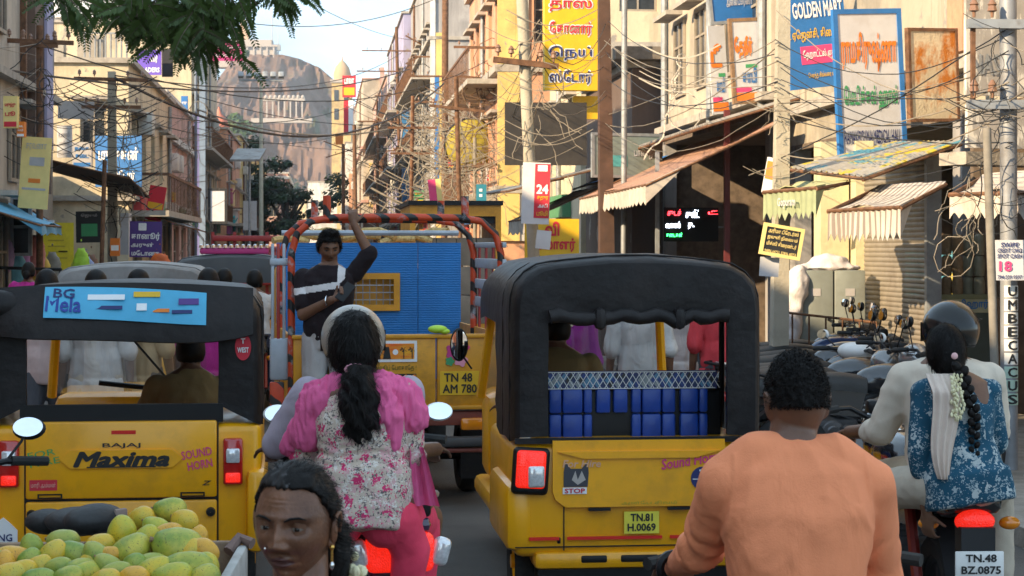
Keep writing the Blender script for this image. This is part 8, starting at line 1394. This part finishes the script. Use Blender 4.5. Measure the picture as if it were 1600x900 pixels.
for i, (px, py, k, c, a) in enumerate(VIS):
    if k <= 0: continue
    d = 5.42 - (py - 800) * .0045 + (.05 if px < 150 else 0); me = MMESH[c + (6 if i % 2 else 0)]
    o = link('mango', me, None, P(px, py, d), (mr_.uniform(-.5, .5), R(-a), mr_.uniform(-.5, .5))); o.scale = (k * .82 * mr_.uniform(.86, 1.12), k * .82 * mr_.uniform(.92, 1.1), k * .82 * mr_.uniform(.88, 1.12))
    side = 'beneath the moped seat' if px < 150 and py < 875 else 'toward the cart corner' if px > 280 else 'in the middle of the cart' if px > 150 else 'at the frame edge'
    lb = '%s %smango %s %s' % (COLN[c], 'large ' if k > 1.3 else 'small ' if k < .9 else '', rown[2 if py < 830 else 1 if py < 872 else 0], side); MLB[lb] = MLB.get(lb, 0) + 1; lb += ('', ', lying level' if abs(a) < 15 else ', tilted', ', half hidden')[min(2, MLB[lb] - 1)]; tag(o, lb, 'mango', 'mangoes heaped on the hand cart')
for i in range(70):                                        # deeper layers of the same heap
    x, y = mr_.uniform(-.55, .5), mr_.uniform(-.48, .42); q = V((-1.36, 5.3, 0)) + Matrix.Rotation(R(3), 3, 'Z') @ V((x, y, .885 + .0)); pxq = 800 + 3000 * q.x / q.y
    top = .90 + .05 * (1 if pxq < 150 else 2.2 * math.exp(-((pxq - 260) / 80) ** 2)); q.z = mr_.uniform(.89, top)
    if HYP + 3000 * (CAMH - q.z) / q.y < 868 - (20 if 170 < pxq < 310 else 0): continue
    o = link('mango', MMESH[i % 12], None, q, (mr_.uniform(-1, 1), mr_.uniform(-.6, .6), mr_.uniform(0, 6))); o.scale = (.85,) * 3; tag(o, 'mango lying low among the others on the cart deck', 'mango', 'mangoes in the lower layers')

# ------------------------------------------------------------------ goods on the left shop fronts
def hung(label, px, py, d, w_, h_, m, name='hung_bag'):
    b = MB(); b.ell((0, 0, -h_ * .55), (w_ * .5, .09, h_ * .5)); b.tube([(-w_ * .25, 0, -h_ * .1), (0, 0, .12), (w_ * .25, 0, -h_ * .1)], .012, 6); me = remesh(b, .03, 3, folds(.02, 9)); me.materials.append(m); return tag(link(name, me, None, P(px, py, d)), label, 'bag')
for k, (px, py, w_, h_, col, lab) in enumerate(((8, 368, .3, .6, (.35, .25, .45), 'lilac cloth bundle hung at the left edge of the frame'), (22, 388, .4, .6, (.12, .35, .45), 'teal packet bundle on the left stall rail'), (33, 380, .3, .6, (.42, .22, .55), 'violet sheet hung on the left stall'), (57, 364, .3, .7, (.6, .25, .22), 'coral bag hanging beside the mustard notice'), (64, 395, .35, .7, (.65, .45, .08), 'gold bag hanging low by the mustard notice'), (82, 392, .3, .6, (.2, .2, .18), 'olive black bag before the mustard notice'), (127, 385, .3, .7, (.35, .6, .04), 'lime green bag right of the mustard notice'), (122, 400, .3, .6, (.5, .6, .06), 'second lime bag below the black banner'), (250, 392, .5, .8, (.6, .12, .02), 'orange red bundle on the pavement past the violet sign'), (135, 400, .35, .6, (.25, .3, .5), 'blue grey bag under the black banner'), (70, 366, .3, .6, (.5, .5, .1), 'pale yellow bag beside the coral one'), (143, 395, .3, .7, (.2, .1, .06), 'brown bag at the end of the bag row'))): hung(lab, px, py, 31 + k * .35, w_, h_, mat('bag%d' % k, col, .6, var=.2))
t = thing('stall_window', 'grey framed shop window under the blue tarpaulin', 'window', P(18, 400, 31.2), R(5)); p = MB()
for x in (-.3, .0, .3): p = MB(); p.bb(x - .03, x + .03, -.03, .03, 0, .95); p.build('frame_bar', GREYMETAL, t, smooth=0)
for z in (0, .45, .92): p = MB(); p.bb(-.27, .27, -.025, .025, z, z + .05); p.build('frame_bar', GREYMETAL, t, smooth=0)
p = MB(); p.bb(-.28, .28, .03, .04, .02, .93); p.build('pane', PANE, t, smooth=0)
t = thing('stall_rail', 'low dark pipe rail in front of the left stalls', 'railing', (P(0, 0, 29).x - .2, 29, 0), R(3)); p = MB(); p.cyl((-.5, 0, 1.55), (1.1, 0, 1.5), .025, n=8); p.build('rail', BLACK, t)
for x in (-.5, .3, 1.1): p = MB(); p.cyl((x, 0, 0), (x, 0, 1.52), .025, n=8); p.build('post', BLACK, t)
# street haze: one closed box of pale air round the whole place
g = MB(); g.bb(-400, 400, -60, 1150, -1.02, 140); hz = g.build('haze', None, smooth=0); hz.data.materials.clear(); hz['kind'] = 'stuff'
hm_ = bpy.data.materials.new('haze_air'); hm_.use_nodes = True; n_, l_ = nt(hm_)
for q in list(n_):
    if q.type != 'OUTPUT_MATERIAL': n_.remove(q)
pv = n_.new('ShaderNodeVolumePrincipled'); pv.inputs['Density'].default_value = .00028; pv.inputs['Color'].default_value = (.82, .88, .95, 1); pv.inputs['Anisotropy'].default_value = .2
l_.new(pv.outputs[0], [q for q in n_ if q.type == 'OUTPUT_MATERIAL'][0].inputs['Volume']); hz.data.materials.append(hm_); hz['label'] = 'thin pale haze in the air along the street'; hz['category'] = 'haze'
bpy.data.scenes.remove(TMP)
